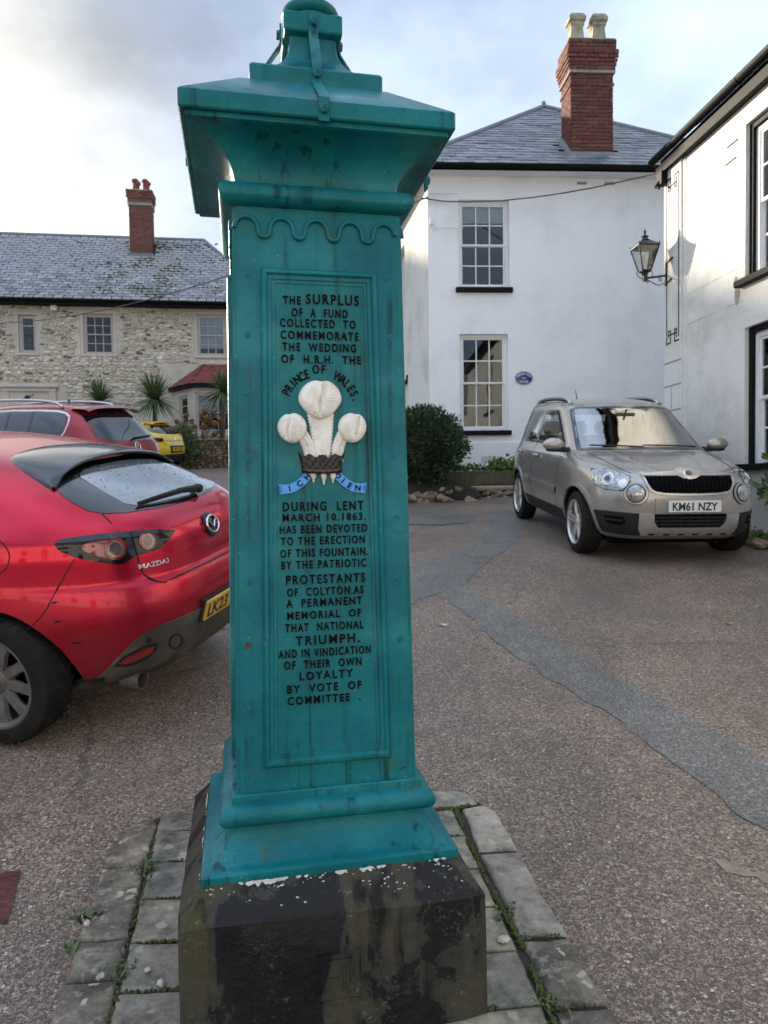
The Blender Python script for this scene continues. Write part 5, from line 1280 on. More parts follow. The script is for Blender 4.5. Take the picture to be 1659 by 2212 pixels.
for k in range(13):
    f = k / 12 * 1.04 - .04; q = Vector((-13.3, 25.0, 7.367)).lerp(Vector((.93, 13.80, 7.02)), f); q.z -= 2.16 * f * (1 - f); pts.append(q)
m.tube(smooth_poly(pts, 2, False), .014, 5); tag(m.build('overhead_cable', M_cable, smooth=60), 'thin dark cable crossing in front of the stone cottage', 'cable')
# ---------------------------------------------------------------- cars: shells from waterlines, fittings laid onto the shell
def car_paint(name, c, metal=.35, rough=.32, dirt=(.10, .085, .07), dz=(.25, .75), dmax=.8, film_=.10, coat_=.7):
    m, t, b, L = newmat(name); v = coords(t); sp = N(t, 'ShaderNodeSeparateXYZ'); L(v, sp.inputs[0])
    n = noise_n(t, v, 6, 6, .65); st = noise_n(t, coords(t, 'Object', (14, 14, 2)), 1, 5, .6)
    low = rng(t, sp.outputs['Z'], dz[1], dz[0]); f = mathn(t, 'MULTIPLY', low, rng(t, n.outputs['Fac'], .25, .65))
    f = mathn(t, 'MAXIMUM', f, mathn(t, 'MULTIPLY', mathn(t, 'MULTIPLY', low, low), rng(t, st.outputs['Fac'], .40, .60)))
    film = mathn(t, 'MULTIPLY', rng(t, n.outputs['Fac'], .35, .75), film_)
    f = mathn(t, 'ADD', mathn(t, 'MULTIPLY', f, dmax), film); 
    base = mixc(t, f, c, dirt); L(base, b.inputs['Base Color'])
    L(mathn(t, 'MULTIPLY', mathn(t, 'SUBTRACT', 1.0, f), metal), b.inputs['Metallic']); L(rng(t, f, 0, .7, rough, .75), b.inputs['Roughness'])
    L(mathn(t, 'MULTIPLY', mathn(t, 'SUBTRACT', 1.0, f), coat_), b.inputs['Coat Weight']); b.inputs['Coat Roughness'].default_value = .04
    fl = noise_n(t, v, 900, 1); bump(t, b, fl.outputs['Fac'], .03, .001)
    return m
M_tyre = plain('dusty_tyre_rubber', (.010, .010, .011), .8, spec=.15, var=.5, scale=12, c2=(.022, .020, .018), bmp=.3, bscale=80)
M_alloy = plain('brake_dusted_alloy', (.17, .155, .145), .5, metal=.4, var=.45, scale=10)
M_alloy2 = plain('bright_alloy', (.74, .72, .69), .28, metal=.8, var=.3, scale=10)
M_dark = plain('unlit_underbody', (.006, .006, .006), .95, spec=.05, var=.3, scale=8)
M_black = plain('gloss_black_trim', (.010, .010, .012), .12, var=.2, scale=10, coat=.5)
M_plastic = plain('grained_black_plastic', (.016, .016, .017), .6, spec=.2, var=.35, scale=9, c2=(.028, .027, .025), bmp=.15, bscale=200)
M_greyp = plain('dirty_grey_plastic', (.13, .118, .098), .7, spec=.2, var=.4, scale=5, c2=(.035, .032, .028), bmp=.1, bscale=200)
M_chrome = plain('chrome_trim', (.75, .75, .76), .12, metal=1, var=.1, scale=10)
M_satin = plain('satin_aluminium', (.55, .55, .54), .32, metal=.85, var=.12, scale=10)
M_lamp_red = plain('red_lamp_lens', (.30, .004, .006), .08, var=.5, scale=18, coat=1)
M_lamp_dark = plain('smoked_lamp_lens', (.010, .003, .004), .08, var=.4, scale=14, coat=.15, spec=.3)
M_lamp_clear = plain('clear_lamp_lens', (.50, .52, .53), .12, metal=.5, var=.55, scale=16, c2=(.16, .17, .18), coat=1)
M_bulb = plain('lamp_reflector', (.72, .72, .72), .2, metal=.6, var=.3, scale=40, coat=1)
M_gap = plain('panel_gap', (.006, .006, .006), .9, var=.2)
M_plate_w = plain('white_number_plate', (.72, .72, .70), .35, var=.12, scale=20)
M_plate_y = plain('yellow_number_plate', (.62, .38, .05), .45, var=.35, scale=16, c2=(.45, .28, .06))
M_plate_k = plain('plate_characters', (.012, .012, .014), .4, var=.2)
M_tint = plain('dark_tinted_glass', (.010, .012, .014), .03, var=.3, scale=3, coat=1)
M_skyglass = plain('rear_window_glass', (.018, .020, .022), .03, var=.4, scale=3, coat=1, spec=.8)

class Car:
    def __init__(s, name, label, L, tabs, origin, fwd, up, nu=56, levels=None, bulges=(), scale=1.0):
        """tabs: z -> rear x, front x, half width, rear and front roundness. x forward from the tail, y left, z up"""
        f = Vector(fwd); u = Vector(up).normalized(); f = (f - u * f.dot(u)).normalized(); l = u.cross(f)
        s.M = Matrix((f, l, u)).transposed().to_4x4(); s.M.translation = Vector(origin); s.M = s.M @ Matrix.Scale(scale, 4)
        s.root = bpy.data.objects.new(name, None); col.objects.link(s.root); s.root.empty_display_size = .2; s.root.matrix_world = s.M; tag(s.root, label, 'car')
        s.tabs = tabs; s.L = L; s.bulges = bulges; s.nu = nu
        s.levels = levels
    def outline(s, z):
        T = s.tabs; xr, xf, w = hermite(T['xr'], z), hermite(T['xf'], z), hermite(T['w'], z); nr, nf = interp(T['nr'], z), interp(T['nf'], z)
        xm = lerp(xr, xf, T.get('mid', .5)) if not isinstance(T.get('xm'), list) else interp(T['xm'], z)
        def half(n, a, sgn):
            raw = []
            for k in range(241):
                th = math.pi * k / 240; c, si = math.cos(th), math.sin(th)
                yy = w * (abs(c) ** (2 / n)) * (1 if c >= 0 else -1); xx = a * (si ** (2 / n)); raw.append((xm + sgn * xx, yy))
            acc = [0]
            for p, q in zip(raw, raw[1:]): acc.append(acc[-1] + math.hypot(q[0]-p[0], q[1]-p[1]))
            outp = []; j = 0
            for k in range(s.nu + 1):
                t = acc[-1] * k / s.nu
                while j < len(acc) - 2 and acc[j+1] < t: j += 1
                q = (t - acc[j]) / max(1e-9, acc[j+1] - acc[j]); outp.append((lerp(raw[j][0], raw[j+1][0], q), lerp(raw[j][1], raw[j+1][1], q)))
            return outp
        rear = half(nr, xm - xr, -1)          # from +y round the tail to -y
        front = half(nf, xf - xm, 1)[::-1]    # from -y round the nose to +y
        return rear[:-1] + front[:-1]
    def shell(s, arches, mat, cut_mat=None, arch_r=.36, tw=.25):
        m = MB(); n = s.nu * 2; vs = []
        for z in s.levels:
            for x, y in s.outline(z):
                X, Y, Z = x, y, z
                for (bx, bz, sx, sz, amp) in s.bulges:
                    g = math.exp(-((x - bx) / sx) ** 2 - ((z - bz) / sz) ** 2); Y += math.copysign(amp * g, Y) * min(1, abs(Y) / .5)
                vs.append((X, Y, Z))
        nl = len(s.levels); fs = [(j*n + k, (j*n + (k+1) % n), (j+1)*n + (k+1) % n, (j+1)*n + k) for j in range(nl-1) for k in range(n)]
        fs += [tuple(range(n-1, -1, -1)), tuple((nl-1)*n + k for k in range(n))]
        m.add(vs, fs); me = m.mesh('body_shell', [mat, cut_mat or M_dark], fix=True)
        ob = link('body_shell', me)
        cuts = MB()
        for (ax, sy) in arches:
            cuts.lathe([(arch_r, -tw), (arch_r, tw)], 40, Matrix.Translation((ax, sy * (hermite(s.tabs['w'], .5) - .10), s.tabs['axle'])) @ Matrix.Rotation(R(90), 4, 'X'))
            
        cm = cuts.mesh('cut', M_dark, fix=True); co = link('cut', cm)
        md = ob.modifiers.new('arch', 'BOOLEAN'); md.operation = 'DIFFERENCE'; md.object = co; md.solver = 'EXACT'
        try: md.material_mode = 'TRANSFER'
        except Exception: pass
        dg = bpy.context.evaluated_depsgraph_get(); new = bpy.data.meshes.new_from_object(ob.evaluated_get(dg)); new.name = 'body_shell'
        s.raw = BVHTree.FromPolygons([v.co.copy() for v in me.vertices], [tuple(p.vertices) for p in me.polygons])
        bpy.data.objects.remove(ob); bpy.data.objects.remove(co)
        new.polygons.foreach_set('use_smooth', [True] * len(new.polygons)); new.set_sharp_from_angle(angle=R(38)); new.update()
        s.body = link('body_shell', new, s.root); return s.body
    def cut_faces(s, dirv, outline):
        """open the shell where glass goes, so that the cabin behind is real"""
        me = s.body.data; bm = bmesh.new(); bm.from_mesh(me); a, b = s.axes(dirv); d = Vector(dirv).normalized(); ol = outline; n = len(ol); dead = []
        for f in bm.faces:
            if f.normal.dot(d) < .15: continue
            c = f.calc_center_median(); x, y = c.dot(a), c.dot(b); ins = False; j = n - 1
            for i in range(n):
                if (ol[i][1] > y) != (ol[j][1] > y) and x < (ol[j][0] - ol[i][0]) * (y - ol[i][1]) / (ol[j][1] - ol[i][1]) + ol[i][0]: ins = not ins
                j = i
            if ins: dead.append(f)
        bmesh.ops.delete(bm, geom=dead, context='FACES'); bm.to_mesh(me); bm.free(); me.update()
    @staticmethod
    def axes(dirv):
        d = Vector(dirv).normalized(); a = Vector((0, 0, 1)).cross(d)   # a points to the viewer's right when looking along -d
        a = a.normalized(); b = d.cross(a); return a, b
    def on(s, dirv, x, y):
        """point of the shell seen from dirv at plane coordinates x,y"""
        d = Vector(dirv).normalized(); a, b = s.axes(dirv); o = a * x + b * y + d * 12
        h = s.raw.ray_cast(o, -d)
        if h[0] is None: h = s.raw.find_nearest(a * x + b * y + d * .0 + Vector((s.L * .5, 0, 0)) * 0)
        nrm = h[1] if h[1].dot(d) > 0 else -h[1]
        return h[0], nrm
    def patch(s, name, dirv, outline, mat, off=.004, step=.05, parent=None, smooth_it=0, skirt=.02, mirror=False, domed=0.0, label=None, sm=50):
        ol = smooth_poly([Vector((*p, 0)) for p in outline], smooth_it) if smooth_it else [Vector((*p, 0)) for p in outline]
        vs2, fs2, n0 = fill2d(ol, step); d = Vector(dirv).normalized(); top = []; 
        edge = [Vector(v) for v in vs2[:n0]]
        for v in vs2:
            p, nr = s.on(dirv, v.x, v.y); h = off
            if domed: h += domed * min(1, min((v - e).length for e in edge) / domed / 2.5) ** .5 if domed > 0 else 0
            top.append(p + nr * h)
        low = [s.on(dirv, v.x, v.y)[0] - s.on(dirv, v.x, v.y)[1] * skirt for v in vs2[:n0]]
        m = MB(); m.add(top, [tuple(f) for f in fs2]); 
        m.add([top[i] for i in range(n0)] + low, [(i, (i+1) % n0, (i+1) % n0 + n0, i + n0) for i in range(n0)])
        if mirror: m.v = [(x, -y, z) for x, y, z in m.v]
        o = m.build(name, mat, parent or s.root, smooth=sm, fix=True)
        if label: o['label'] = label
        return o
    def P2(s, dirv, pts3):
        a, b = s.axes(dirv); return [(Vector(p).dot(a), Vector(p).dot(b)) for p in pts3]
    def disc(s, name, dirv, c3, r, mat, off, parent=None, mirror=False, ring=None, sq=1.0, n=20, domed=0.0, step=None):
        x, y = s.P2(dirv, [c3])[0]
        return s.patch(name, dirv, [(x + r * math.cos(2*math.pi*k/n), y + r * sq * math.sin(2*math.pi*k/n)) for k in range(n)], mat, off, step or r * .6, parent, mirror=mirror, domed=domed)
    def line(s, name, dirv, pts, mat, w=.004, off=.0015, parent=None, mirror=False, it=0):
        """a narrow strip along a polyline on the shell (shut lines, bars, trims)"""
        q = [Vector((*p, 0)) for p in pts]
        if it: q = smooth_poly(q, it, False)
        dn = []
        for a, b in zip(q, q[1:]):
            n = max(1, int((b - a).length / .04)); dn += [a.lerp(b, k / n) for k in range(n)]
        dn.append(q[-1]); L_, R_, L0, R0 = [], [], [], []
        for k, p in enumerate(dn):
            d = (dn[min(k+1, len(dn)-1)] - dn[max(k-1, 0)]).normalized(); n = Vector((-d.y, d.x, 0))
            for arr, low, sg in ((L_, L0, 1), (R_, R0, -1)):
                e = p + n * w * sg; pt, nr = s.on(dirv, e.x, e.y); arr.append(pt + nr * off); low.append(pt - nr * .01)
        n = len(dn); m = MB(); m.add(L_ + R_ + L0 + R0, [(i, i+1, n+i+1, n+i) for i in range(n-1)] + [(i+1, i, 2*n+i, 2*n+i+1) for i in range(n-1)] + [(n+i, n+i+1, 3*n+i+1, 3*n+i) for i in range(n-1)])
        if mirror: m.v = [(x, -y, z) for x, y, z in m.v]
        return m.build(name, mat, parent or s.root, smooth=60, fix=True)
    def flat(s, mb, p, nrm, roll=0.0):
        """matrix that lays x,z-plane geometry (raised to -y) on the shell at p"""
        n = Vector(nrm).normalized(); x = n.cross(Vector((0, 0, 1))); x = Vector((0, 0, 1)).cross(n).normalized(); z = n.cross(x); z = -z if z.z < 0 else z
        return Matrix.Translation(p) @ Matrix((x, -n, z)).transposed().to_4x4() @ Matrix.Rotation(roll, 4, 'Y')
    def wheel(s, ax, sy, r, w, rim_r, spokes, track, alloy, spin=0.0, twin=False, steer=0.0):
        """wheel = rim; sub-parts tyre, spokes, hub. built about the y axis, outer face to +y"""
        T = Matrix.Translation((ax, sy * track, s.tabs['axle'])) @ Matrix.Rotation(0 if sy > 0 else math.pi, 4, 'Z') @ Matrix.Rotation(steer, 4, 'Z') @ Matrix.Rotation(spin, 4, 'Y')
        A = Matrix.Rotation(R(-90), 4, 'X'); h = w / 2
        m = MB(); m.lathe([(rim_r, -h), (rim_r + .008, -h), (rim_r + .008, h - .004), (rim_r - .004, h - .004), (rim_r - .018, h - .02), (rim_r - .03, -h * .6), (rim_r - .03, -h)], 48, A, False)
        rim = m.build('wheel', alloy, s.root, smooth=35); rim.matrix_local = T
        m = MB(); m.lathe([(rim_r + .006, -h * .96), (r - .05, -h), (r - .012, -h * .86), (r, -h * .6), (r - .001, -h * .3), (r, 0), (r - .001, h * .3), (r, h * .6), (r - .012, h * .86), (r - .05, h), (rim_r + .02, h * 1.0), (rim_r + .004, h * .94)], 64, A, False)
        m.build('tyre', M_tyre, rim, smooth=40)
        m = MB()
        for k in range(40):
            a = 2 * math.pi * k / 40
            for q, zz in ((-.55, .3), (.0, .3), (.55, .3)):
                B = Matrix.Rotation(a + q * .06, 4, 'Y'); m.box(-.008, .008, q * h - .02, q * h + .02, r - .004, r + .0025, B)
        tag(m.build('tread_blocks', M_tyre, rim), kind='stuff')
        for k in range(spokes):
            a = 2 * math.pi * k / spokes
            for q in ((-.10, .10) if twin else (0,)):
                m = MB(); wd0, wd1 = (.020, .017) if twin else (.034, .026); y0 = h - .018; ro = rim_r - .004
                B = Matrix.Rotation(a + q, 4, 'Y'); sk = .018 * (1 if q > 0 else -1) if twin else 0
                pts = [(.05, y0 - .022, wd0), (.10, y0 - .010, wd0 * .92), (ro * .75, y0 - .002, wd1), (ro, y0 - .004, wd1 * 1.35)]
                vs = []
                for (rad, yy, wd) in pts:
                    xo = sk * (1 - rad / ro)
                    for (xx, yo) in ((-wd + xo, -.018), (-wd * .7 + xo, 0), (wd * .7 + xo, 0), (wd + xo, -.018), (wd * .6 + xo, -.04), (-wd * .6 + xo, -.04)): vs.append(B @ Vector((xx, yy + yo, rad)))
                fs = [(i*6 + j, i*6 + (j+1) % 6, (i+1)*6 + (j+1) % 6, (i+1)*6 + j) for i in range(3) for j in range(6)]
                m.add(vs, fs); m.build('spoke', alloy, rim, smooth=35, fix=True)
        m = MB(); m.lathe([(.075, h - .075), (.075, h - .045), (.062, h - .034), (.034, h - .030), (.030, h - .026), (.004, h - .026)], 20, A); 
        for k in range(5):
            a = 2 * math.pi * (k + .5) / 5; m.lathe([(.009, h - .045), (.009, h - .028), (.003, h - .027)], 6, Matrix.Translation((.052 * math.sin(a), 0, .052 * math.cos(a))) @ A)
        m.build('hub', alloy, rim, smooth=35)
        m = MB(); m.lathe([(.14, -h * .2), (.14, h * .1), (.05, h * .12)], 28, A); m.lathe([(rim_r - .035, -h * .62), (.02, -h * .62)], 28, A); m.build('brake_disc', M_dark, rim)
        return rim
def plate(car, p, n, w, h, txt, mat, roll=0.0, name='number_plate', bold=.02, parent=None):
    M_ = car.flat(None, p, n, roll); m = MB(); m.box(-w/2, w/2, -.010, .006, -h/2, h/2, None, .003); o = m.build(name, mat, parent or car.root); o.matrix_local = M_
    vs, fs = text_geo(txt, w * .86, h * .66, .0015, bold); m = MB(); m.add([(x, y - .0098, z) for x, y, z in vs], fs); m.build('plate_characters', M_plate_k, o)
    return o
def frange(a, b, n): return [lerp(a, b, k / n) for k in range(n)]
# ---------------------------------------------------------------- red hatchback in the left foreground
P_red = car_paint('crystal_red_paint', (.50, .001, .026), .75, .26, (.085, .032, .030), (.22, .90), .8, film_=.0, coat_=.45)
HB_T = {'xr': [(.20, .30), (.28, .16), (.36, .10), (.48, .045), (.58, .012), (.66, .0), (.72, .012), (.765, .03), (.79, .062), (.86, .075), (.95, .095), (1.01, .13), (1.06, .18), (1.11, .265), (1.17, .40), (1.23, .56), (1.29, .74), (1.34, .93), (1.385, 1.22), (1.42, 1.55), (1.435, 2.0), (1.438, 2.2)],
        'xf': [(.20, 4.30), (.4, 4.44), (.6, 4.46), (.75, 4.40), (.85, 4.2), (.95, 3.7), (1.0, 3.3), (1.1, 3.02), (1.2, 2.85), (1.3, 2.68), (1.38, 2.52), (1.42, 2.42), (1.438, 2.3)],
        'w': [(.20, .80), (.30, .865), (.45, .892), (.62, .898), (.75, .895), (.88, .885), (.97, .855), (1.03, .815), (1.10, .765), (1.2, .70), (1.3, .63), (1.36, .58), (1.40, .50), (1.425, .36), (1.438, .06)],
        'nr': [(.2, 3.6), (.6, 3.9), (.78, 3.7), (.95, 3.7), (1.05, 3.8), (1.2, 3.9), (1.3, 3.8), (1.44, 2.6)], 'nf': [(.2, 3.5), (.8, 3.2), (1.0, 3.4), (1.44, 2.6)], 'axle': .325}
HB_lev = frange(.20, .74, 22) + frange(.74, .82, 8) + frange(.82, 1.02, 12) + frange(1.02, 1.36, 28) + frange(1.36, 1.4375, 12) + [1.4375]
HBb = 0.279
hb = Car('red_hatchback', 'muddy red hatchback with black roof spoiler parked left of the fountain', 4.46, HB_T, (-.913, 4.19, .314), (-math.cos(HBb), math.sin(HBb), 0), (.003, -.157, 1.0), 60, HB_lev,
         [(.82, .62, .55, .22, .022), (3.55, .60, .5, .2, .02)], scale=1.037)
hb.shell([(.80, 1), (.80, -1), (3.525, 1), (3.525, -1)], P_red, arch_r=.365)
M_bulb2 = plain('dulled_chrome_ring', (.30, .22, .22), .25, metal=.6, var=.3, scale=40, coat=1)
M_lamp_smoke = plain('grey_lamp_lens', (.12, .05, .055), .1, metal=.2, var=.5, scale=30, coat=1)
DQ = (-.62, .72, .31); DR = (-1, 0, 0); DU = (-.75, 0, .66); DL = (0, 1, 0)
def sym(pts): return pts + [(-x, y) for x, y in reversed(pts) if abs(x) > 1e-6]
# tailgate window: glazed panel, clear pane, wiper
gl = hb.patch('rear_window', DU, sym([(0, .953), (-.15, .958), (-.295, .974), (-.45, 1.012), (-.536, 1.066), (-.564, 1.125), (-.561, 1.204), (-.541, 1.289), (-.50, 1.36), (-.42, 1.46), (-.2, 1.54), (0, 1.56)]), M_black, .003, .05)
M_wetsheen = plain('wet_glass_painted_sheen', (.13, .155, .17), .04, var=.25, scale=4, coat=1, spec=1.0)  # pale base colour stands in for daylight reflected and seen through the pane
hb.patch('pane', DU, [(-.40, 1.03), (-.2, .988), (0, .978), (.2, .985), (.42, 1.0), (.435, 1.1), (.40, 1.3), (.36, 1.40), (0, 1.43), (-.33, 1.40), (-.385, 1.2)], M_wetsheen, .0045, .05, gl, 1)
m = MB(); rd = random.Random(4)                       # rain beads on the pane
for k in range(170):
    x, y = rd.uniform(-.36, .38), 1.0 + .38 * rd.random() ** .6
    p, n = hb.on(DU, x, y); s_ = rd.uniform(.0018, .0045); p = p + n * .0052; m.ball(p, s_, s_, s_ * .6, 6, 4)
tag(m.build('rain_beads', M_wetsheen, gl, smooth=180), kind='stuff')
def up3(x, y, z, h):
    q = hb.raw.find_nearest(Vector((x, y, z))); n = q[1] if q[1].z > 0 else -q[1]; return q[0] + n * h
m = MB(); W = [up3(.245, -.135, 1.10, .035), up3(.262, .015, 1.108, .038), up3(.272, .185, 1.112, .03), up3(.29, .362, 1.112, .022)]
m.tube(W, .012, 6, radii=[.022, .016, .011, .006]); m.ball(W[0], .034, .03, .026, 8, 5); m.build('wiper', M_plastic, hb.root, smooth=50)
m = MB(); m.tube([p - Vector((0, 0, .012)) for p in W[1:]], .006, 5); m.build('wiper_blade', M_plastic, hb.root)
# black roof spoiler
A = [(1.12, 0, 1.376), (1.11, .15, 1.373), (1.08, .28, 1.364), (1.03, .408, 1.350), (.898, .470, 1.314), (.756, .516, 1.265), (.638, .540, 1.220)]
B = [(.69, 0, 1.338), (.683, .13, 1.335), (.672, .25, 1.326), (.655, .35, 1.310), (.645, .42, 1.290), (.635, .47, 1.266), (.625, .53, 1.220)]
A = [Vector((p[0], -p[1], p[2])) for p in A[:0:-1]] + [Vector(p) for p in A]; B = [Vector((p[0], -p[1], p[2])) for p in B[:0:-1]] + [Vector(p) for p in B]
rows = []
for t, lift in ((-.02, -.02), (0, .002), (.35, .012), (.7, .008), (.93, .004), (1.0, 0)): rows.append([p.lerp(q, t) + Vector((0, 0, lift)) for p, q in zip(A, B)])
rows.append([q + Vector((.004, 0, -.014)) for q in B]); rows.append([q + Vector((.03, 0, -.030)) for q in B]); rows.append([q + Vector((.20, 0, -.035)) for q in B])
m = MB(); nA = len(A); m.add([p for r in rows for p in r], [(j*nA + i, j*nA + i + 1, (j+1)*nA + i + 1, (j+1)*nA + i) for j in range(len(rows)-1) for i in range(nA-1)])
so = m.build('roof_spoiler', M_black, hb.root, smooth=40, fix=True); md = so.modifiers.new('sub', 'SUBSURF'); md.levels = md.render_levels = 2
m = MB(); m.box(.70, .72, -.16, .16, 1.312, 1.324); m.build('brake_light', M_lamp_red, hb.root)
# tail lamps
LO = [(-.848, .871), (-.824, .880), (-.707, .884), (-.512, .884), (-.415, .888), (-.283, .893), (-.301, .866), (-.34, .825), (-.391, .791), (-.455, .778), (-.498, .771), (-.542, .747), (-.576, .738), (-.624, .748), (-.663, .761), (-.747, .785), (-.799, .813), (-.836, .84)]
for mir in (False, True):
    lp = hb.patch('tail_lamp', DQ, LO, M_lamp_dark, .006, .035, None, 1, mirror=mir)
    hb.patch('red_lens', DQ, [(-.745, .850), (-.60, .858), (-.545, .86), (-.545, .775), (-.60, .765), (-.66, .785), (-.715, .810)], M_lamp_red, .008, .03, lp, 1, mirror=mir)
    for c, r in (((-.588, .812), .053), ((-.440, .836), .043)):
        def cir(rr_): return [(c[0] + rr_ * math.cos(2*math.pi*k/24) * .92, c[1] + rr_ * math.sin(2*math.pi*k/24)) for k in range(24)]
        hb.patch('lamp_ring', DQ, cir(r * .95), M_lamp_red, .012, .02, lp, mirror=mir); hb.patch('lamp_chrome', DQ, cir(r * .70), M_bulb2, .0145, .02, lp, mirror=mir); hb.patch('lamp_lens', DQ, cir(r * .60), M_lamp_smoke, .016, .02, lp, mirror=mir)
    hb.patch('lamp_brow', DQ, [(-.84, .868), (-.70, .862), (-.51, .862), (-.40, .868), (-.285, .888), (-.415, .893), (-.512, .889), (-.707, .889), (-.824, .884)], M_black, .010, .03, lp, mirror=mir)
    hb.line('shut_line', DQ, [(-.513, .886), (-.504, .844), (-.494, .771)], M_gap, .003, .0125, mirror=mir)
    hb.line('shut_line', DQ, [(-.626, .995), (-.595, .949), (-.557, .885)], M_gap, .003, mirror=mir)
    hb.line('shut_line', DQ, [(-.488, .768), (-.486, .72), (-.464, .673), (-.409, .635), (-.374, .627), (-.285, .657), (-.113, .714), (.02, .762)], M_gap, .0035, mirror=mir)
    hb.line('shut_line', DQ, [(-.768, .788), (-.843, .681), (-.915, .565), (-.954, .525), (-1.009, .486)], M_gap, .0025, mirror=mir)
# dirty lower valance with reflector, sensors, exhausts
va = hb.patch('rear_valance', DR, sym([(0, .565), (-.41, .565), (-.512, .556), (-.583, .534), (-.622, .483), (-.645, .411), (-.652, .362), (-.657, .30), (-.67, .25), (-.66, .205), (0, .205)][::-1]), M_greyp, .008, .045, sm=40)
hb.patch('sill_strip', DQ, [(-.905, .180), (-.766, .206), (-.685, .216), (-.675, .165), (-.80, .13), (-.90, .15)], M_plastic, .010, .04, None)
for mir in (False, True):
    hb.patch('fog_recess', DQ, [(-.64, .262), (-.60, .300), (-.50, .338), (-.43, .345), (-.435, .305), (-.50, .262), (-.58, .248)], M_plastic, .010, .03, va, mirror=mir)
    hb.patch('rear_reflector', DQ, [(-.618, .273), (-.579, .298), (-.492, .324), (-.454, .328), (-.462, .302), (-.511, .278), (-.58, .266)], M_lamp_red, .014, .03, va, mirror=mir)
    m = MB(); sy = -1 if mir else 1
    m.tube([(.235, sy * .50, .240), (.34, sy * .50, .240)], .050, 20, False); m.tube([(.34, sy * .50, .240), (.235, sy * .50, .240)], .044, 20, False); m.lathe([(.044, .0), (.050, 0)], 20, Matrix.Translation((.235, sy * .50, .240)) @ Matrix.Rotation(R(90), 4, 'Y'), False)
    ex = m.build('exhaust', M_alloy, hb.root, smooth=40); m = MB(); m.lathe([(.046, 0), (.002, 0)], 16, Matrix.Translation((.32, sy * .50, .240)) @ Matrix.Rotation(R(90), 4, 'Y')); m.build('pipe_bore', M_dark, ex)
    hb.disc('parking_sensor', DQ, (.143, .557, .487), .013, M_plastic, .011, mirror=mir); hb.disc('parking_sensor', DQ, (.016, .346, .644), .013, P_red, .006, mirror=mir)
x, y = hb.P2(DQ, [(.097, .401, .428)])[0]
hb.line('towing_eye_cover', DQ, [(x + .036 * math.cos(2*math.pi*k/20), y + .036 * math.sin(2*math.pi*k/20)) for k in range(21)], M_plastic, .005, .0105)
# number plate, badge, name
p, n = hb.on(DR, 0, .552); PL = plate(hb, p + n * .022, n, .52, .111, 'LK23 K', M_plate_y); 
for ch in PL.children: ch.data.transform(Matrix.Translation((-.082, 0, 0)) @ Matrix.Diagonal((.72, 1, 1, 1)))
m = MB(); m.box(-.27, .27, -.004, .03, -.062, .062, hb.flat(None, p + n * .012, n)); m.build('plate_plinth', M_plastic, hb.root)
p, n = hb.on(DR, .012, .952); Mb = hb.flat(None, p, n)
m = MB(); m.lathe([(.070, -.004), (.070, .006), (.060, .014), (.01, .016)], 28, Mb @ Matrix.Diagonal((.82, 1, 1, 1)) @ Matrix.Rotation(R(90), 4, 'X')); bd = m.build('badge', M_black, hb.root, smooth=40)
m = MB(); ring = [Mb @ Vector((.058 * math.cos(2*math.pi*k/28), -.020, .047 * math.sin(2*math.pi*k/28))) for k in range(29)]; m.tube(ring, .0065, 8)
for s_ in (-1, 1): m.tube([Mb @ Vector((s_ * .054, -.020, .014)), Mb @ Vector((s_ * .036, -.021, .020)), Mb @ Vector((s_ * .018, -.022, .008)), Mb @ Vector((0, -.022, -.018))], .005, 6)
m.build('badge_emblem', M_chrome, bd, smooth=60)
vs, fs = text_geo('MAZDA3', .15, .022, .003, .02); m = MB()
for v in vs:
    q = hb.on(DR, -.474 + v[0], .853 + v[2] + .004); 
m.add([hb.on(DR, -.474 + v[0], .853 + v[2])[0] + hb.on(DR, -.474 + v[0], .853 + v[2])[1] * (.002 - v[1]) for v in vs], fs); m.build('name_badge', M_chrome, hb.root)
m = MB(); m.box(1.15, 4.1, -.64, .64, .15, .27, None, .03); m.build('underbody_shade_slab', M_dark, hb.root)  # hidden slab added to deepen the shadow under the hatchback
# fuel flap, scuffs
hb.line('fuel_flap_line', DL, [(-.78 + .10 * math.cos(2*math.pi*k/28), .93 + .085 * math.sin(2*math.pi*k/28)) for k in range(29)], M_gap, .0025)
for c3, L_ in (((.455, .795, .635), .045), ((.395, .757, .522), .06), ((.47, .787, .7245), .035)):
    x, y = hb.P2(DQ, [c3])[0]; hb.patch('scuff', DQ, [(x - L_/2, y - .003), (x - L_/4, y + .006), (x + L_/2, y), (x, y - .004)], M_gap, .0012, .03)
for (ax, sy) in ((.80, 1), (.80, -1), (3.525, 1), (3.525, -1)): hb.wheel(ax, sy, .322, .215, .226, 10, .785, M_alloy, spin=.2)
hb.patch('side_window', DL, [(-2.95, 1.04), (-2.5, 1.30), (-1.9, 1.36), (-1.35, 1.28), (-1.2, 1.16), (-1.4, 1.08), (-2.0, 1.05)], M_tint, .003, .08)
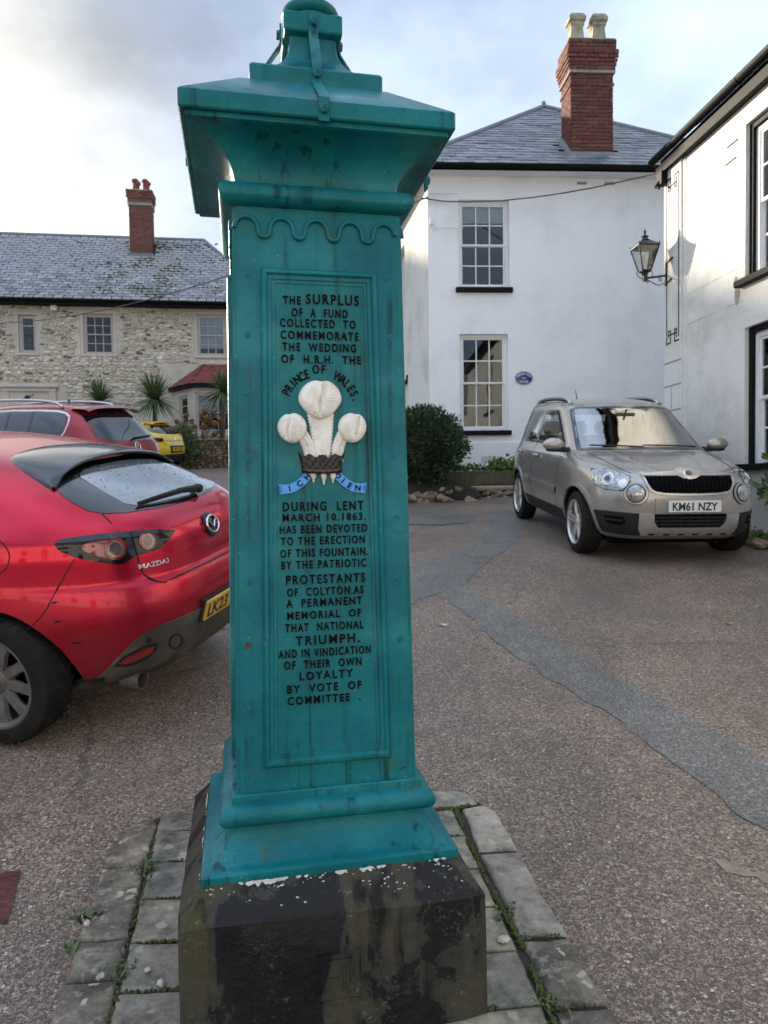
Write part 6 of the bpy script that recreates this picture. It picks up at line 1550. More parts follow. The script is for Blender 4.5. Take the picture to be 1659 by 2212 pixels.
# ---------------------------------------------------------------- champagne compact estate facing the camera
P_sil = car_paint('champagne_metallic_paint', (.37, .345, .315), .5, .24, (.12, .105, .09), (.25, .70), .6, film_=.015)
SV_T = {'xr': [(.24, .16), (.34, .06), (.5, .02), (.7, .0), (.9, .03), (1.0, .06), (1.1, .10), (1.3, .19), (1.5, .29), (1.58, .34), (1.63, .42), (1.67, .66), (1.69, 1.4)],
        'xf': [(.24, 4.02), (.30, 4.14), (.36, 4.18), (.5, 4.205), (.64, 4.215), (.76, 4.195), (.84, 4.15), (.89, 4.08), (.94, 3.92), (.985, 3.66), (1.02, 3.42), (1.05, 3.22), (1.085, 3.07), (1.12, 2.99), (1.2, 2.86), (1.3, 2.70), (1.4, 2.545), (1.5, 2.39), (1.57, 2.265), (1.62, 2.14), (1.66, 1.95), (1.69, 1.6)],
        'w': [(.24, .80), (.36, .865), (.55, .892), (.75, .893), (.9, .885), (.98, .865), (1.04, .835), (1.10, .795), (1.3, .745), (1.5, .692), (1.57, .672), (1.62, .635), (1.655, .54), (1.68, .38), (1.69, .12)],
        'nr': [(.2, 6), (1.0, 6), (1.6, 5), (1.69, 3)], 'nf': [(.2, 4.6), (.8, 4.4), (.95, 4.2), (1.05, 6), (1.1, 8.0), (1.55, 7), (1.69, 3)], 'axle': .335,
        'xm': [(.2, 2.1), (1.0, 2.1), (1.10, 1.5), (1.69, 1.4)]}
SV_lev = frange(.24, .84, 22) + frange(.84, 1.12, 24) + frange(1.12, 1.56, 18) + frange(1.56, 1.69, 14) + [1.69]
SVb = .0479
sv = Car('silver_estate_car', 'champagne silver compact estate car parked nose on in front of the white house', 4.22, SV_T, (2.7782, 11.1317, 1.0917), (math.sin(SVb), -math.cos(SVb), 0), (.0126, -.1004, 1), 60, SV_lev,
         [(.83, .62, .42, .22, .03), (3.41, .62, .42, .22, .03)])
sv.shell([(.83, 1), (.83, -1), (3.41, 1), (3.41, -1)], P_sil, arch_r=.385)
VF = (1, 0, 0); VS = (0, -1, 0); VO = (.75, -.62, .2); VW_ = (.85, 0, .52)
M_cglass = glass_mat('car_window_glass', (.74, .82, .80), .16)
M_wglass = glass_mat('windscreen_glass', (.74, .82, .82), .34)
M_seat = plain('dark_seat_fabric', (.035, .035, .037), .9, var=.3, scale=20); M_dash = plain('grey_dashboard', (.06, .06, .062), .7, var=.3, scale=12); M_lining = plain('pale_headlining', (.35, .34, .32), .9, var=.15, scale=10)
# windscreen and side glass: the shell is opened and glazed
wsc = [(-.715, 1.083), (-.60, 1.535), (-.55, 1.552), (0, 1.562), (.55, 1.552), (.60, 1.535), (.715, 1.083), (.45, 1.098), (0, 1.106), (-.45, 1.098)]
ws2 = [sv.on(VF, y, z)[0] for y, z in wsc]; w2 = sv.P2(VW_, ws2)
sideA = [(1.47, 1.13), (1.47, 1.515), (2.02, 1.51), (2.30, 1.34), (2.62, 1.11)]; sideB = [(.62, 1.13), (.70, 1.36), (.78, 1.51), (1.40, 1.515), (1.40, 1.13)]; sideC = [(.32, 1.15), (.40, 1.48), (.68, 1.505), (.62, 1.36), (.53, 1.13)]
VL = (0, 1, 0)
def fl(o): return [(-x, z) for x, z in o]
gl_jobs = [('windscreen', VW_, w2)] + [('side_window', VS, o) for o in (sideA, sideB, sideC)] + [('side_window', VL, fl(o)) for o in (sideA, sideB, sideC)] + [('rear_window', (-1, 0, 0), [(-.60, 1.15), (.60, 1.15), (.54, 1.50), (-.54, 1.50)])]
for nm, d, o in gl_jobs: sv.cut_faces(d, o)
for nm, d, o in gl_jobs:
    g = sv.patch(nm, d, o, M_wglass if nm == 'windscreen' else M_cglass, .004, .06, None, skirt=-.003)
    sv.line('window_seal', d, o + [o[0]], M_black, .022 if nm == 'windscreen' else .018, .005, g)
for x in (1.435,): 
    for d, sg in ((VS, 1), (VL, -1)): sv.line('door_pillar', d, [(sg * x, 1.13), (sg * x, 1.515)], P_sil, .028, .007)
for d, sg in ((VS, 1), (VL, -1)): sv.line('rear_pillar', d, [(sg * .58, 1.13), (sg * .66, 1.36), (sg * .73, 1.51)], P_sil, .03, .007)
# cabin
m = MB(); m.box(2.45, 2.95, -.66, .66, .80, 1.06, None, .04); m.box(2.3, 2.5, -.62, .62, .70, 1.0, None, .05); m.build('dashboard', M_dash, sv.root, smooth=30)
for (sx, sy, w_) in ((1.75, -.36, .24), (1.75, .36, .24), (.85, 0, .60)):
    st_ = thing_seat = MB(); st_.box(sx, sx + .5, sy - w_, sy + w_, .50, .68, None, .04); T = Matrix.Translation((sx, sy, .62)) @ Matrix.Rotation(R(-14), 4, 'Y'); st_.box(-.10, .06, -w_, w_, 0, .58, T, .05)
    seat = st_.build('seat', M_seat, sv.root, smooth=30)
    for hy in ((0,) if w_ < .4 else (-.38, 0, .38)):
        h_ = MB(); h_.box(-.06, .04, sy + hy - .13, sy + hy + .13, .60, .78, Matrix.Translation((sx, 0, .62)) @ Matrix.Rotation(R(-14), 4, 'Y') @ Matrix.Translation((0, 0, 0)), .04); h_.build('head_restraint', M_seat, seat, smooth=30)
m = MB(); T = Matrix.Translation((2.30, -.36, 1.0)) @ Matrix.Rotation(R(-65), 4, 'Y'); m.tube([T @ Vector((.185 * math.cos(2*math.pi*k/24), .185 * math.sin(2*math.pi*k/24), 0)) for k in range(25)], .015, 8); m.box(-.18, .18, -.02, .02, -.02, 0, T); m.lathe([(.06, -.03), (.06, .01), (.02, .02)], 14, T); m.build('steering_wheel', M_dash, sv.root, smooth=50)
m = MB(); m.box(2.42, 2.45, -.12, .12, 1.43, 1.50, None, .01); m.tube([(2.44, 0, 1.49), (2.47, 0, 1.54)], .012, 6); m.build('rear_view_mirror', M_dash, sv.root)
m = MB(); m.box(.3, 2.9, -.7, .7, .42, .46); m.build('cabin_floor', M_dash, sv.root)
# front: grille with slats, chrome bar and emblem
gr = sv.patch('radiator_grille', VF, [(-.437, .872), (.437, .872), (.40, .762), (.33, .724), (0, .714), (-.33, .724), (-.40, .762)], M_dark, .004, .05, None, 0)
for k in range(21):
    y = -.41 + .82 * k / 20; zt = .868; zb = interp([(0, .72), (.30, .727), (.36, .75), (.42, .82)], abs(y))
    if zt - zb > .03: sv.line('grille_slat', VF, [(y, zb), (y, zt)], M_dark, .0075, .020, gr)
fr_ = [(-.445, .876), (-.41, .762), (-.34, .718), (0, .707), (.34, .718), (.41, .762), (.445, .876)]
sv.line('grille_surround', VF, fr_, M_satin, .009, .014, None, it=1)
cb = sv.patch('chrome_bar', VF, [(-.452, .872), (-.452, .888), (-.3, .900), (-.12, .910), (-.06, .930), (0, .938), (.06, .930), (.12, .910), (.3, .900), (.452, .888), (.452, .872), (.12, .872), (.055, .850), (0, .842), (-.055, .850), (-.12, .872)], M_satin, .022, .03, None, 0)
p, n = sv.on(VF, 0, .888); n = (n + Vector((.6, 0, 0))).normalized(); Me = sv.flat(None, p + n * .028, n)
m = MB(); m.lathe([(.044, -.01), (.044, .004), (.038, .008), (.004, .009)], 28, Me @ Matrix.Rotation(R(90), 4, 'X')); em = m.build('emblem', M_chrome, sv.root, smooth=40)
M_green = plain('green_emblem_enamel', (.02, .12, .06), .3, var=.3, scale=60)
m = MB(); m.lathe([(.034, .0075), (.034, .0095), (.004, .0098)], 24, Me @ Matrix.Rotation(R(90), 4, 'X')); m.build('emblem_field', M_black, em)
m = MB(); m.box(-.004, .010, -.013, -.009, -.024, .020, Me @ Matrix.Rotation(R(-30), 4, 'Y')); 
for k in range(3): m.box(-.020 + k * .003, -.004, -.0125, -.009, -.006 + k * .011, .000 + k * .011, Me @ Matrix.Rotation(R(-30), 4, 'Y'))
m.build('emblem_arrow', M_green, em)
# lamps
M_headl = plain('headlamp_interior', (.55, .57, .58), .12, metal=.6, var=.8, scale=26, c2=(.07, .075, .08), coat=1)
HL = [(3.611, -.791, .919), (3.767, -.70, .928), (3.961, -.60, .902), (4.045, -.555, .872), (4.087, -.564, .829), (4.084, -.634, .738), (3.933, -.748, .739), (3.791, -.803, .768), (3.695, -.812, .846)]
for mir in (False, True):
    h_ = sv.patch('headlamp', VO, sv.P2(VO, HL), M_headl, .007, .04, None, 1, mirror=mir)
    sv.line('lamp_gap', VO, (lambda q: q + [q[0]])(sv.P2(VO, HL)), M_gap, .005, .004, h_, mirror=mir, it=0)
    x, y = sv.P2(VO, [(3.915, -.724, .842)])[0]
    def cir(r, cx=x, cy=y): return [(cx + r * math.cos(2*math.pi*k/22), cy + r * math.sin(2*math.pi*k/22)) for k in range(22)]
    sv.patch('lamp_ring', VO, cir(.062), M_chrome, .010, .03, h_, mirror=mir); sv.patch('lamp_lens', VO, cir(.048), M_lamp_clear, .014, .02, h_, mirror=mir); sv.patch('lamp_pupil', VO, cir(.026), M_tint, .018, .012, h_, mirror=mir)
    x2, y2 = sv.P2(VO, [(4.04, -.61, .80)])[0]; sv.patch('indicator', VO, cir(.045, x2, y2), M_bulb, .010, .02, h_, mirror=mir)
    sv.disc('fog_lamp_gap', VO, (4.150, -.528, .715), .111, M_gap, .004, mirror=mir)
    fg = sv.disc('fog_lamp_ring', VO, (4.150, -.528, .715), .104, P_sil, .018, mirror=mir, sq=1.0)
    sv.disc('fog_lamp_bezel', VO, (4.150, -.528, .715), .086, M_plastic, .020, fg, mirror=mir); sv.disc('fog_lamp_lens', VO, (4.150, -.528, .715), .076, M_lamp_clear, .024, fg, mirror=mir, domed=.02); sv.disc('fog_lamp_bulb', VO, (4.150, -.528, .715), .03, M_bulb, .03, fg, mirror=mir)
    bk = sv.patch('bumper_moulding', (.8, -.6, 0), sv.P2((.8, -.6, 0), [(3.60, -.855, .505), (3.95, -.745, .528), (4.138, -.57, .527), (4.178, -.485, .523), (4.130, -.445, .300), (3.993, -.645, .300), (3.753, -.775, .310), (3.62, -.83, .36)]), M_plastic, .010, .05, None, mirror=mir)
    sv.patch('fog_slot', (.8, -.6, 0), sv.P2((.8, -.6, 0), [(3.93, -.75, .485), (4.10, -.62, .487), (4.11, -.60, .415), (4.06, -.65, .395), (3.95, -.73, .41)]), M_dark, .012, .04, bk, mirror=mir)
    sv.line('slot_bar', (.8, -.6, 0), sv.P2((.8, -.6, 0), [(3.95, -.738, .445), (4.10, -.62, .447)]), M_plastic, .008, .02, bk, mirror=mir)
    x3, y3 = sv.P2(VO, [(4.041, -.688, .675)])[0]; sv.patch('washer_cover', VO, [(x3 - .03, y3 - .022), (x3 + .03, y3 - .022), (x3 + .03, y3 + .022), (x3 - .03, y3 + .022)], P_sil, .012, .03, None, mirror=mir)
sk = sv.patch('skid_plate', VF, [(-.495, .523), (-.36, .517), (-.352, .441), (-.303, .381), (.303, .381), (.352, .441), (.36, .517), (.495, .523), (.49, .376), (.45, .305), (-.45, .305), (-.49, .376)], M_satin, .016, .04)
lg = sv.patch('lower_grille', VF, [(-.358, .520), (.358, .520), (.350, .441), (.303, .385), (-.303, .385), (-.350, .441)], M_dark, .004, .05)
for z in (.418, .452, .487): sv.line('grille_bar', VF, [(-.345, z), (.345, z)], M_plastic, .008, .012, lg)
for k in range(7): y = -.27 + .09 * k; sv.line('grille_bar', VF, [(y, .39), (y, .515)], M_plastic, .003, .008, lg)
for k in range(6): y = -.36 + .144 * k; sv.line('skid_slot', VF, [(y - .03, .322), (y + .03, .322)], M_gap, .008, .018, sk)
sv.patch('plate_plinth', VF, [(-.36, .675), (.36, .675), (.345, .535), (-.345, .535)], P_sil, .012, .05)
p, n = sv.on(VF, .02, .600); plate(sv, p + n * .026, Vector((1, 0, .04)), .52, .111, 'KM61 NZY', M_plate_w, bold=.03)
sv.disc('towing_eye_cover', VF, (4.197, -.404, .572), .030, P_sil, .006)
m = MB(); m.box(.25, 3.85, -.66, .66, .17, .30, None, .03); m.build('underbody_shade_slab', M_dark, sv.root)  # slab added out of sight to keep light from under the car
# bonnet shut line, door lines, handles, strips, mirrors, rails
for mir in (False, True):
    sv.line('bonnet_line', (.5, 0, .87), sv.P2((.5, 0, .87), [(3.05, -.66, 1.07), (3.5, -.63, 1.0), (3.85, -.58, .94), (4.0, -.53, .905)]), M_gap, .004, .002, mirror=mir, it=1)
    sv.line('bonnet_crease', (.5, 0, .87), sv.P2((.5, 0, .87), [(3.1, -.40, 1.07), (3.6, -.33, 1.0), (3.98, -.22, .915)]), P_sil, .012, .004, mirror=mir, it=1)
for d, sg in ((VS, 1), (VL, -1)):
    sv.line('door_line', d, [(sg * 1.435, 1.125), (sg * 1.50, .95), (sg * 1.55, .40)], M_gap, .004); sv.line('door_line', d, [(sg * 2.66, 1.09), (sg * 2.72, .8), (sg * 2.70, .40)], M_gap, .004); sv.line('door_line', d, [(sg * .52, 1.12), (sg * .60, 1.0), (sg * 1.02, .84), (sg * 1.18, .62), (sg * 1.24, .42)], M_gap, .004)
    sv.line('rub_strip', d, [(sg * 1.20, .625), (sg * 1.52, .622)], P_sil, .028, .016); sv.line('rub_strip', d, [(sg * 1.58, .62), (sg * 2.68, .605)], P_sil, .028, .016); sv.line('sill_trim', d, [(sg * 1.22, .335), (sg * 2.98, .335)], M_plastic, .075, .012)
    sv.line('shoulder_crease', d, [(sg * .35, .985), (sg * 1.5, .985), (sg * 2.75, .985)], P_sil, .014, .006)
    for hx, hz in ((1.74, .955), (.86, .965)):
        q, nn_ = sv.on(d, sg * hx, hz); m = MB(); m.tube([q + Vector((-.09, 0, 0)) + nn_ * .01, q + Vector((-.07, 0, 0)) + nn_ * .04, q + Vector((.07, 0, 0)) + nn_ * .04, q + Vector((.09, 0, 0)) + nn_ * .01], .016, 8); m.build('door_handle', P_sil, sv.root, smooth=60)
    # wheel arch lips
    for ax in (.83, 3.41): sv.line('arch_lip', d, [(sg * (ax + .405 * math.cos(R(-8 + 196 * k / 24))), .335 + .405 * math.sin(R(-8 + 196 * k / 24))) for k in range(25)], P_sil, .020, .015)
for sy in (-1, 1):
    m = MB()
    def mir_(i, j):
        a = 2 * math.pi * i; b_ = math.pi * (j - .5); k = 1 if math.cos(a) * math.cos(b_) > 0 else .55
        return (2.80 + .085 * math.cos(b_) * math.cos(a) * k, sy * (.965 + .125 * math.sin(b_)), 1.135 + .082 * math.cos(b_) * math.sin(a) * (1 if math.sin(a) > 0 else .8))
    m.grid(mir_, 20, 13, True); mo = m.build('door_mirror', P_sil, sv.root, smooth=180, fix=True)
    m = MB(); m.tube([(2.80, sy * .90, 1.08), (2.82, sy * .78, 1.08)], .03, 8); m.ball((2.80, sy * .95, 1.075), .075, .11, .022, 12, 5); m.build('mirror_base', M_plastic, mo, smooth=60)
    m = MB(); pr = smooth_poly([(.50, sy * .565, 1.565), (.62, sy * .562, 1.655), (.95, sy * .565, 1.695), (1.55, sy * .565, 1.70), (1.95, sy * .560, 1.678), (2.10, sy * .555, 1.60)], 2, False); m.tube(pr, .022, 8, radii=[.03] + [.021] * (len(pr) - 2) + [.035]); m.build('roof_rail', M_satin, sv.root, smooth=60)
    m = MB(); m.tube([(x, y * 1.0, z - .028) for x, y, z in pr[2:-2]], .012, 6); m.build('rail_gap_trim', M_plastic, sv.root)
m = MB(); m.tube([(.62, 0, 1.66), (.50, 0, 1.84)], .006, 6, radii=[.010, .004]); m.lathe([(.03, 1.64), (.02, 1.68), (.006, 1.69)], 10, Matrix.Translation((.63, 0, 0))); m.build('aerial', M_plastic, sv.root, smooth=40)
for (ax, sy) in ((.83, 1), (.83, -1), (3.41, 1), (3.41, -1)): sv.wheel(ax, sy, .335, .225, .235, 7 if False else 5, .785, M_alloy2, spin=.5 + ax, twin=True)
m = MB()
for y0, y1 in ((-.62, -.02), (-.02, .60)):
    a_ = sv.on(VF, y0, 1.108)[0]; b_ = sv.on(VF, y1, 1.10)[0]; m.tube([a_ + Vector((.03, 0, .03)), (a_ + b_) / 2 + Vector((.03, 0, .03)), b_ + Vector((.03, 0, .02))], .009, 5)
m.build('wiper', M_plastic, sv.root)
tx = sv.P2(VW_, ws2)[6]; 
# ---------------------------------------------------------------- dark red estate behind the hatchback
P_red2 = car_paint('dark_red_paint', (.27, .003, .014), .5, .26, (.10, .07, .06), (.3, .75), .7)
ES_T = {'xr': [(.28, .12), (.4, .05), (.55, .01), (.7, .0), (.86, .02), (.96, .045), (1.05, .08), (1.12, .13), (1.25, .235), (1.4, .36), (1.50, .45), (1.56, .53), (1.60, .66), (1.635, 1.0), (1.66, 1.9)],
        'xf': [(.28, 4.60), (.5, 4.70), (.8, 4.66), (.95, 4.3), (1.05, 3.6), (1.2, 3.2), (1.4, 2.85), (1.55, 2.5), (1.62, 2.3), (1.66, 2.1)],
        'w': [(.28, .86), (.5, .915), (.8, .92), (.95, .912), (1.03, .885), (1.10, .855), (1.25, .80), (1.4, .745), (1.52, .695), (1.58, .64), (1.62, .55), (1.645, .40), (1.66, .1)],
        'nr': [(.2, 4.6), (1.0, 4.8), (1.3, 5), (1.66, 3)], 'nf': [(.2, 4), (1.66, 3)], 'axle': .35}
ESb = R(17)
es = Car('red_estate_car', 'dark red estate car with roof rails and tinted rear glass behind the red hatchback', 4.7, ES_T, (-3.90, 11.55, 1.15), (-math.cos(ESb), math.sin(ESb), 0), (0, -.095, 1), 50, frange(.28, 1.0, 18) + frange(1.0, 1.56, 22) + frange(1.56, 1.66, 10) + [1.66], scale=1.06)
es.shell([(.95, 1), (.95, -1), (3.75, 1), (3.75, -1)], P_red2, arch_r=.39)
ER = (-1, 0, 0); EL = (0, 1, 0); EQ = (-.8, .55, .25)
rw = es.patch('rear_window', ER, sym([(0, 1.075), (-.45, 1.085), (-.60, 1.11), (-.655, 1.17), (-.60, 1.40), (-.545, 1.535), (-.48, 1.55), (0, 1.56)]), M_tint, .004, .07)
sw = es.patch('side_window', EL, [(-3.0, 1.10), (-2.5, 1.46), (-1.9, 1.535), (-.95, 1.525), (-.74, 1.48), (-.70, 1.36), (-.74, 1.20), (-.84, 1.13), (-1.6, 1.105)], M_tint, .004, .08, None, 1)
es.line('window_trim', EL, [(-3.0, 1.10), (-2.5, 1.47), (-1.9, 1.548), (-.93, 1.535), (-.70, 1.48), (-.665, 1.36), (-.70, 1.18), (-.84, 1.105), (-1.6, 1.09), (-3.0, 1.085)], M_satin, .012, .007, None, it=1)
for x in (1.32, 1.75, 2.35): es.line('window_pillar', EL, [(-x, 1.10), (-x + .03, 1.53)], M_black, .022, .006, sw)
sp_ = MB(); 
def spl(i, j):
    y = (2 * i - 1) * .60; e = 1 - abs(2*i - 1) ** 3 * .5; x = lerp(.72, .36 + .05 * (2*i-1) ** 2, j); z = lerp(1.615, 1.590, j) - .06 * (2*i-1) ** 4 + (.012 if .1 < j < .9 else 0); return (x, y, z - (.0 if j < .99 else .02))
sp_.grid(spl, 17, 8); sp_.add([(lerp(.45, .36, 0) + .05 * (2*k/16-1) ** 2, (2*k/16 - 1) * .58, 1.552 - .06 * (2*k/16-1) ** 4) for k in range(17)] + [(.36 + .05 * (2*k/16-1) ** 2, (2*k/16 - 1) * .60, 1.572 - .06 * (2*k/16-1) ** 4) for k in range(17)], [(k, k+1, 18+k, 17+k) for k in range(16)]); sp_.build('tailgate_spoiler', P_red2, es.root, smooth=50, fix=True)
for mir in (False, True):
    tl = es.patch('tail_lamp', EQ, es.P2(EQ, [(.06, .50, 1.02), (.10, .70, 1.03), (.30, .84, 1.04), (.50, .885, 1.03), (.45, .90, .93), (.22, .84, .88), (.08, .66, .87), (.03, .52, .90)]), M_lamp_red, .006, .06, None, 1, mirror=mir)
    m = MB(); sy = -1 if mir else 1; pr = smooth_poly([(.85, sy * .60, 1.585), (.98, sy * .60, 1.665), (1.5, sy * .60, 1.705), (2.6, sy * .60, 1.70), (3.0, sy * .58, 1.60)], 2, False); m.tube(pr, .020, 8); m.build('roof_rail', M_satin, es.root, smooth=60)
    for ax in (.95, 3.75): es.wheel(ax, sy, .35, .23, .24, 5, .80, M_alloy2, twin=True)
p, n = es.on(ER, 0, .99); Mb = es.flat(None, p, n); m = MB(); m.tube([Mb @ Vector((.062 * math.cos(2*math.pi*k/24), -.012, .062 * math.sin(2*math.pi*k/24))) for k in range(25)], .008, 6)
for a0, b0 in (((-.035, .045), (0, -.05)), ((.035, .045), (0, -.05)), ((-.015, .05), (0, .005)), ((.015, .05), (0, .005))): m.tube([Mb @ Vector((a0[0], -.012, a0[1])), Mb @ Vector((b0[0], -.012, b0[1]))], .006, 5)
m.build('badge', M_chrome, es.root, smooth=60)
m = MB(); w0 = es.on(ER, -.05, 1.10); w1 = es.on(ER, .45, 1.13); m.tube([w0[0] + w0[1] * .03, w1[0] + w1[1] * .02], .012, 6); m.build('wiper', M_plastic, es.root)
m = MB(); m.lathe([(.04, 1.655), (.02, 1.70), (.005, 1.73)], 8, Matrix.Translation((1.25, 0, 0))); m.build('aerial', M_black, es.root)
p, n = es.on(ER, 0, .74); plate(es, p + n * .012, n, .52, .111, ' ', M_plate_y) if False else None
es.line('tailgate_line', ER, sym([(0, .66), (-.55, .68), (-.68, .80), (-.72, .86)]), M_gap, .004)
# ---------------------------------------------------------------- yellow supermini by the far wall
P_yel = car_paint('bright_yellow_paint', (.74, .47, .010), .05, .3, (.20, .16, .09), (.25, .6), .5)
SM_T = {'xr': [(.22, .16), (.35, .06), (.5, .01), (.62, .0), (.75, .03), (.88, .06), (.98, .10), (1.06, .17), (1.16, .28), (1.26, .41), (1.33, .52), (1.38, .68), (1.41, 1.0), (1.435, 1.7)],
        'xf': [(.22, 3.95), (.5, 4.06), (.8, 3.95), (.95, 3.3), (1.05, 2.95), (1.25, 2.55), (1.38, 2.2), (1.435, 1.9)],
        'w': [(.22, .80), (.45, .87), (.75, .88), (.88, .87), (.96, .84), (1.05, .78), (1.2, .70), (1.3, .63), (1.36, .56), (1.40, .46), (1.425, .3), (1.435, .1)],
        'nr': [(.2, 3.8), (.9, 3.8), (1.2, 4), (1.44, 3)], 'nf': [(.2, 3.6), (1.44, 3)], 'axle': .31}
ye = Car('yellow_supermini', 'bright yellow supermini parked beside the low stone wall', 4.06, SM_T, (-6.22, 21.6, 2.08), (-math.cos(ESb), math.sin(ESb), 0), (0, -.085, 1), 44, frange(.22, .98, 16) + frange(.98, 1.36, 16) + frange(1.36, 1.435, 8) + [1.435], scale=1.05)
ye.shell([(.72, 1), (.72, -1), (3.26, 1), (3.26, -1)], P_yel, arch_r=.35)
ye.patch('rear_window', ER, sym([(0, 1.03), (-.40, 1.04), (-.62, 1.08), (-.64, 1.13), (-.56, 1.29), (-.48, 1.345), (0, 1.36)]), M_tint, .004, .07)
ye.patch('side_window', EL, [(-2.8, 1.0), (-2.2, 1.33), (-1.2, 1.34), (-.85, 1.22), (-.95, 1.03)], M_tint, .004, .08, None, 1)
sp_ = MB()
def spy(i, j): y = (2*i-1) * .54; return (lerp(.75, .40 + .06 * (2*i-1) ** 2, j), y, lerp(1.405, 1.385, j) - .05 * (2*i-1) ** 4 - (.02 if j > .99 else 0))
sp_.grid(spy, 13, 7); sp_.build('tailgate_spoiler', P_yel, ye.root, smooth=50)
for mir in (False, True):
    ye.patch('tail_lamp', EQ, ye.P2(EQ, [(.08, .52, .93), (.12, .66, .96), (.30, .80, .97), (.42, .845, .93), (.30, .82, .86), (.12, .68, .83), (.06, .54, .85)]), M_lamp_dark, .006, .06, None, 1, mirror=mir)
    sy = -1 if mir else 1
    for ax in (.72, 3.26): ye.wheel(ax, sy, .31, .20, .20, 5, .76, M_alloy)
ye.patch('rear_valance', ER, sym([(0, .46), (-.50, .46), (-.66, .50), (-.72, .42), (-.70, .23), (0, .23)]), M_plastic, .008, .06)
ye.patch('plate_recess', ER, [(-.34, .70), (.34, .70), (.30, .50), (-.30, .50)], M_plastic, .006, .06)
p, n = ye.on(ER, 0, .60); plate(ye, p + n * .02, n, .52, .111, 'WV72 ZKZ', plain('clean_yellow_plate', (.68, .45, .02), .4, var=.1))
p, n = ye.on(ER, 0, .88); Mb = ye.flat(None, p, n); m = MB(); m.lathe([(.055, 0), (.055, .006), (.045, .012), (.004, .012)], 20, Mb @ Matrix.Rotation(R(90), 4, 'X')); m.build('badge', M_chrome, ye.root, smooth=40)
m = MB(); w0 = ye.on(ER, 0, 1.05); w1 = ye.on(ER, .35, 1.08); m.tube([w0[0] + w0[1] * .03, w1[0] + w1[1] * .02], .012, 6); m.build('wiper', M_plastic, ye.root)
ye.line('tailgate_line', ER, sym([(0, .72), (-.45, .72), (-.52, .80), (-.55, .84)]), M_gap, .004)
# ---------------------------------------------------------------- planting, low walls and rockery
rg = random.Random(101)
def leaf_mat(name, c1, c2, c3, rough=.55, trans=.15):
    m, t, b, L = newmat(name); v = posn(t); n = noise_n(t, v, 9, 4, .7); base = ramp(t, n.outputs['Fac'], [(.3, c1), (.5, c2), (.72, c3)])
    L(base, b.inputs['Base Color']); b.inputs['Roughness'].default_value = rough; b.inputs['Transmission Weight'].default_value = 0; b.inputs['Specular IOR Level'].default_value = .35
    return m
M_yew = leaf_mat('yew_needles', (.012, .026, .012), (.030, .058, .022), (.07, .115, .042))
M_blade = leaf_mat('cordyline_blade', (.05, .085, .035), (.10, .15, .06), (.20, .24, .11), .5)
M_shrub = leaf_mat('garden_leaf', (.045, .08, .025), (.09, .14, .045), (.17, .22, .08))
M_dead = leaf_mat('dead_flower_head', (.14, .055, .02), (.24, .10, .04), (.33, .17, .08), .9)
M_bark = plain('fibrous_bark', (.12, .095, .07), .95, var=.5, scale=18, bmp=.8, bscale=40)
M_rock = plain('tan_field_stone', (.33, .25, .17), .9, var=.45, scale=7, c2=(.15, .11, .075), bmp=.9, bscale=22, rand=.3)
M_rockp = plain('pale_field_stone', (.40, .34, .27), .9, var=.35, scale=7, c2=(.25, .20, .15), bmp=.9, bscale=22, rand=.2)
M_moswall = plain('algae_stained_wall', (.13, .115, .07), .95, var=.5, scale=5, c2=(.06, .06, .03), bmp=.6, bscale=25)
def leaves(mb, c, rad, n, size, shell=.55, fn=None, up=.3, asp=.45):
    for _ in range(n):
        while True:
            d = Vector((rg.uniform(-1, 1), rg.uniform(-1, 1), rg.uniform(-1, 1)))
            if .05 < d.length <= 1: break
        d.normalize(); r = rg.uniform(shell, 1) ** .6 * (1 + .22 * noise.noise(d * 2.2 + Vector(c)) + .16 * noise.noise(d * 6))
        p = Vector(c) + Vector((d.x * rad[0], d.y * rad[1], d.z * rad[2])) * r
        if fn and not fn(p): continue
        ax = (d + Vector((rg.gauss(0, .5), rg.gauss(0, .5), rg.gauss(0, .5) + up))).normalized(); s = ax.cross(Vector((rg.gauss(0, 1), rg.gauss(0, 1), rg.gauss(0, 1)))).normalized(); l = size * rg.uniform(.6, 1.4)
        mb.add([p, p + ax * l * .5 + s * l * asp * .5, p + ax * l, p + ax * l * .5 - s * l * asp * .5], [(0, 1, 2, 3)])
bush = thing('clipped_yew_bush', (.70, 12.62, 1.45), 0, 'dark green rounded yew bush beside the fountain before the white house', 'bush')
m = MB(); leaves(m, (0, 0, .76), (.78, .70, .66), 16000, .062, .45)
for k in range(70):                                # shoots above the clipped outline
    a = rg.uniform(0, 6.28); r = rg.uniform(0, .72); x, y = r * math.cos(a), r * math.sin(a) * .9; z0 = .76 + .60 * math.sqrt(max(0, 1 - (r / .78) ** 2)); h = rg.uniform(.06, .17)
    for q in range(12):
        zz = z0 + h * q / 12; b_ = rg.uniform(0, 6.28); d = Vector((math.cos(b_), math.sin(b_), .8)).normalized() * .04; s = Vector((-d.y, d.x, 0)) * .3; p = Vector((x, y, zz)); m.add([p, p + d * .5 + s, p + d, p + d * .5 - s], [(0, 1, 2, 3)])
m.build('crown', M_yew, bush)
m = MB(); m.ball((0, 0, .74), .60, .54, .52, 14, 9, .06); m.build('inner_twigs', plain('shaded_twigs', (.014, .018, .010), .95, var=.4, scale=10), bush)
m = MB(); m.tube([(0, 0, -.2), (.03, 0, .15), (0, .02, .5)], .06, 8, radii=[.08, .06, .04]); m.build('trunk', M_bark, bush)
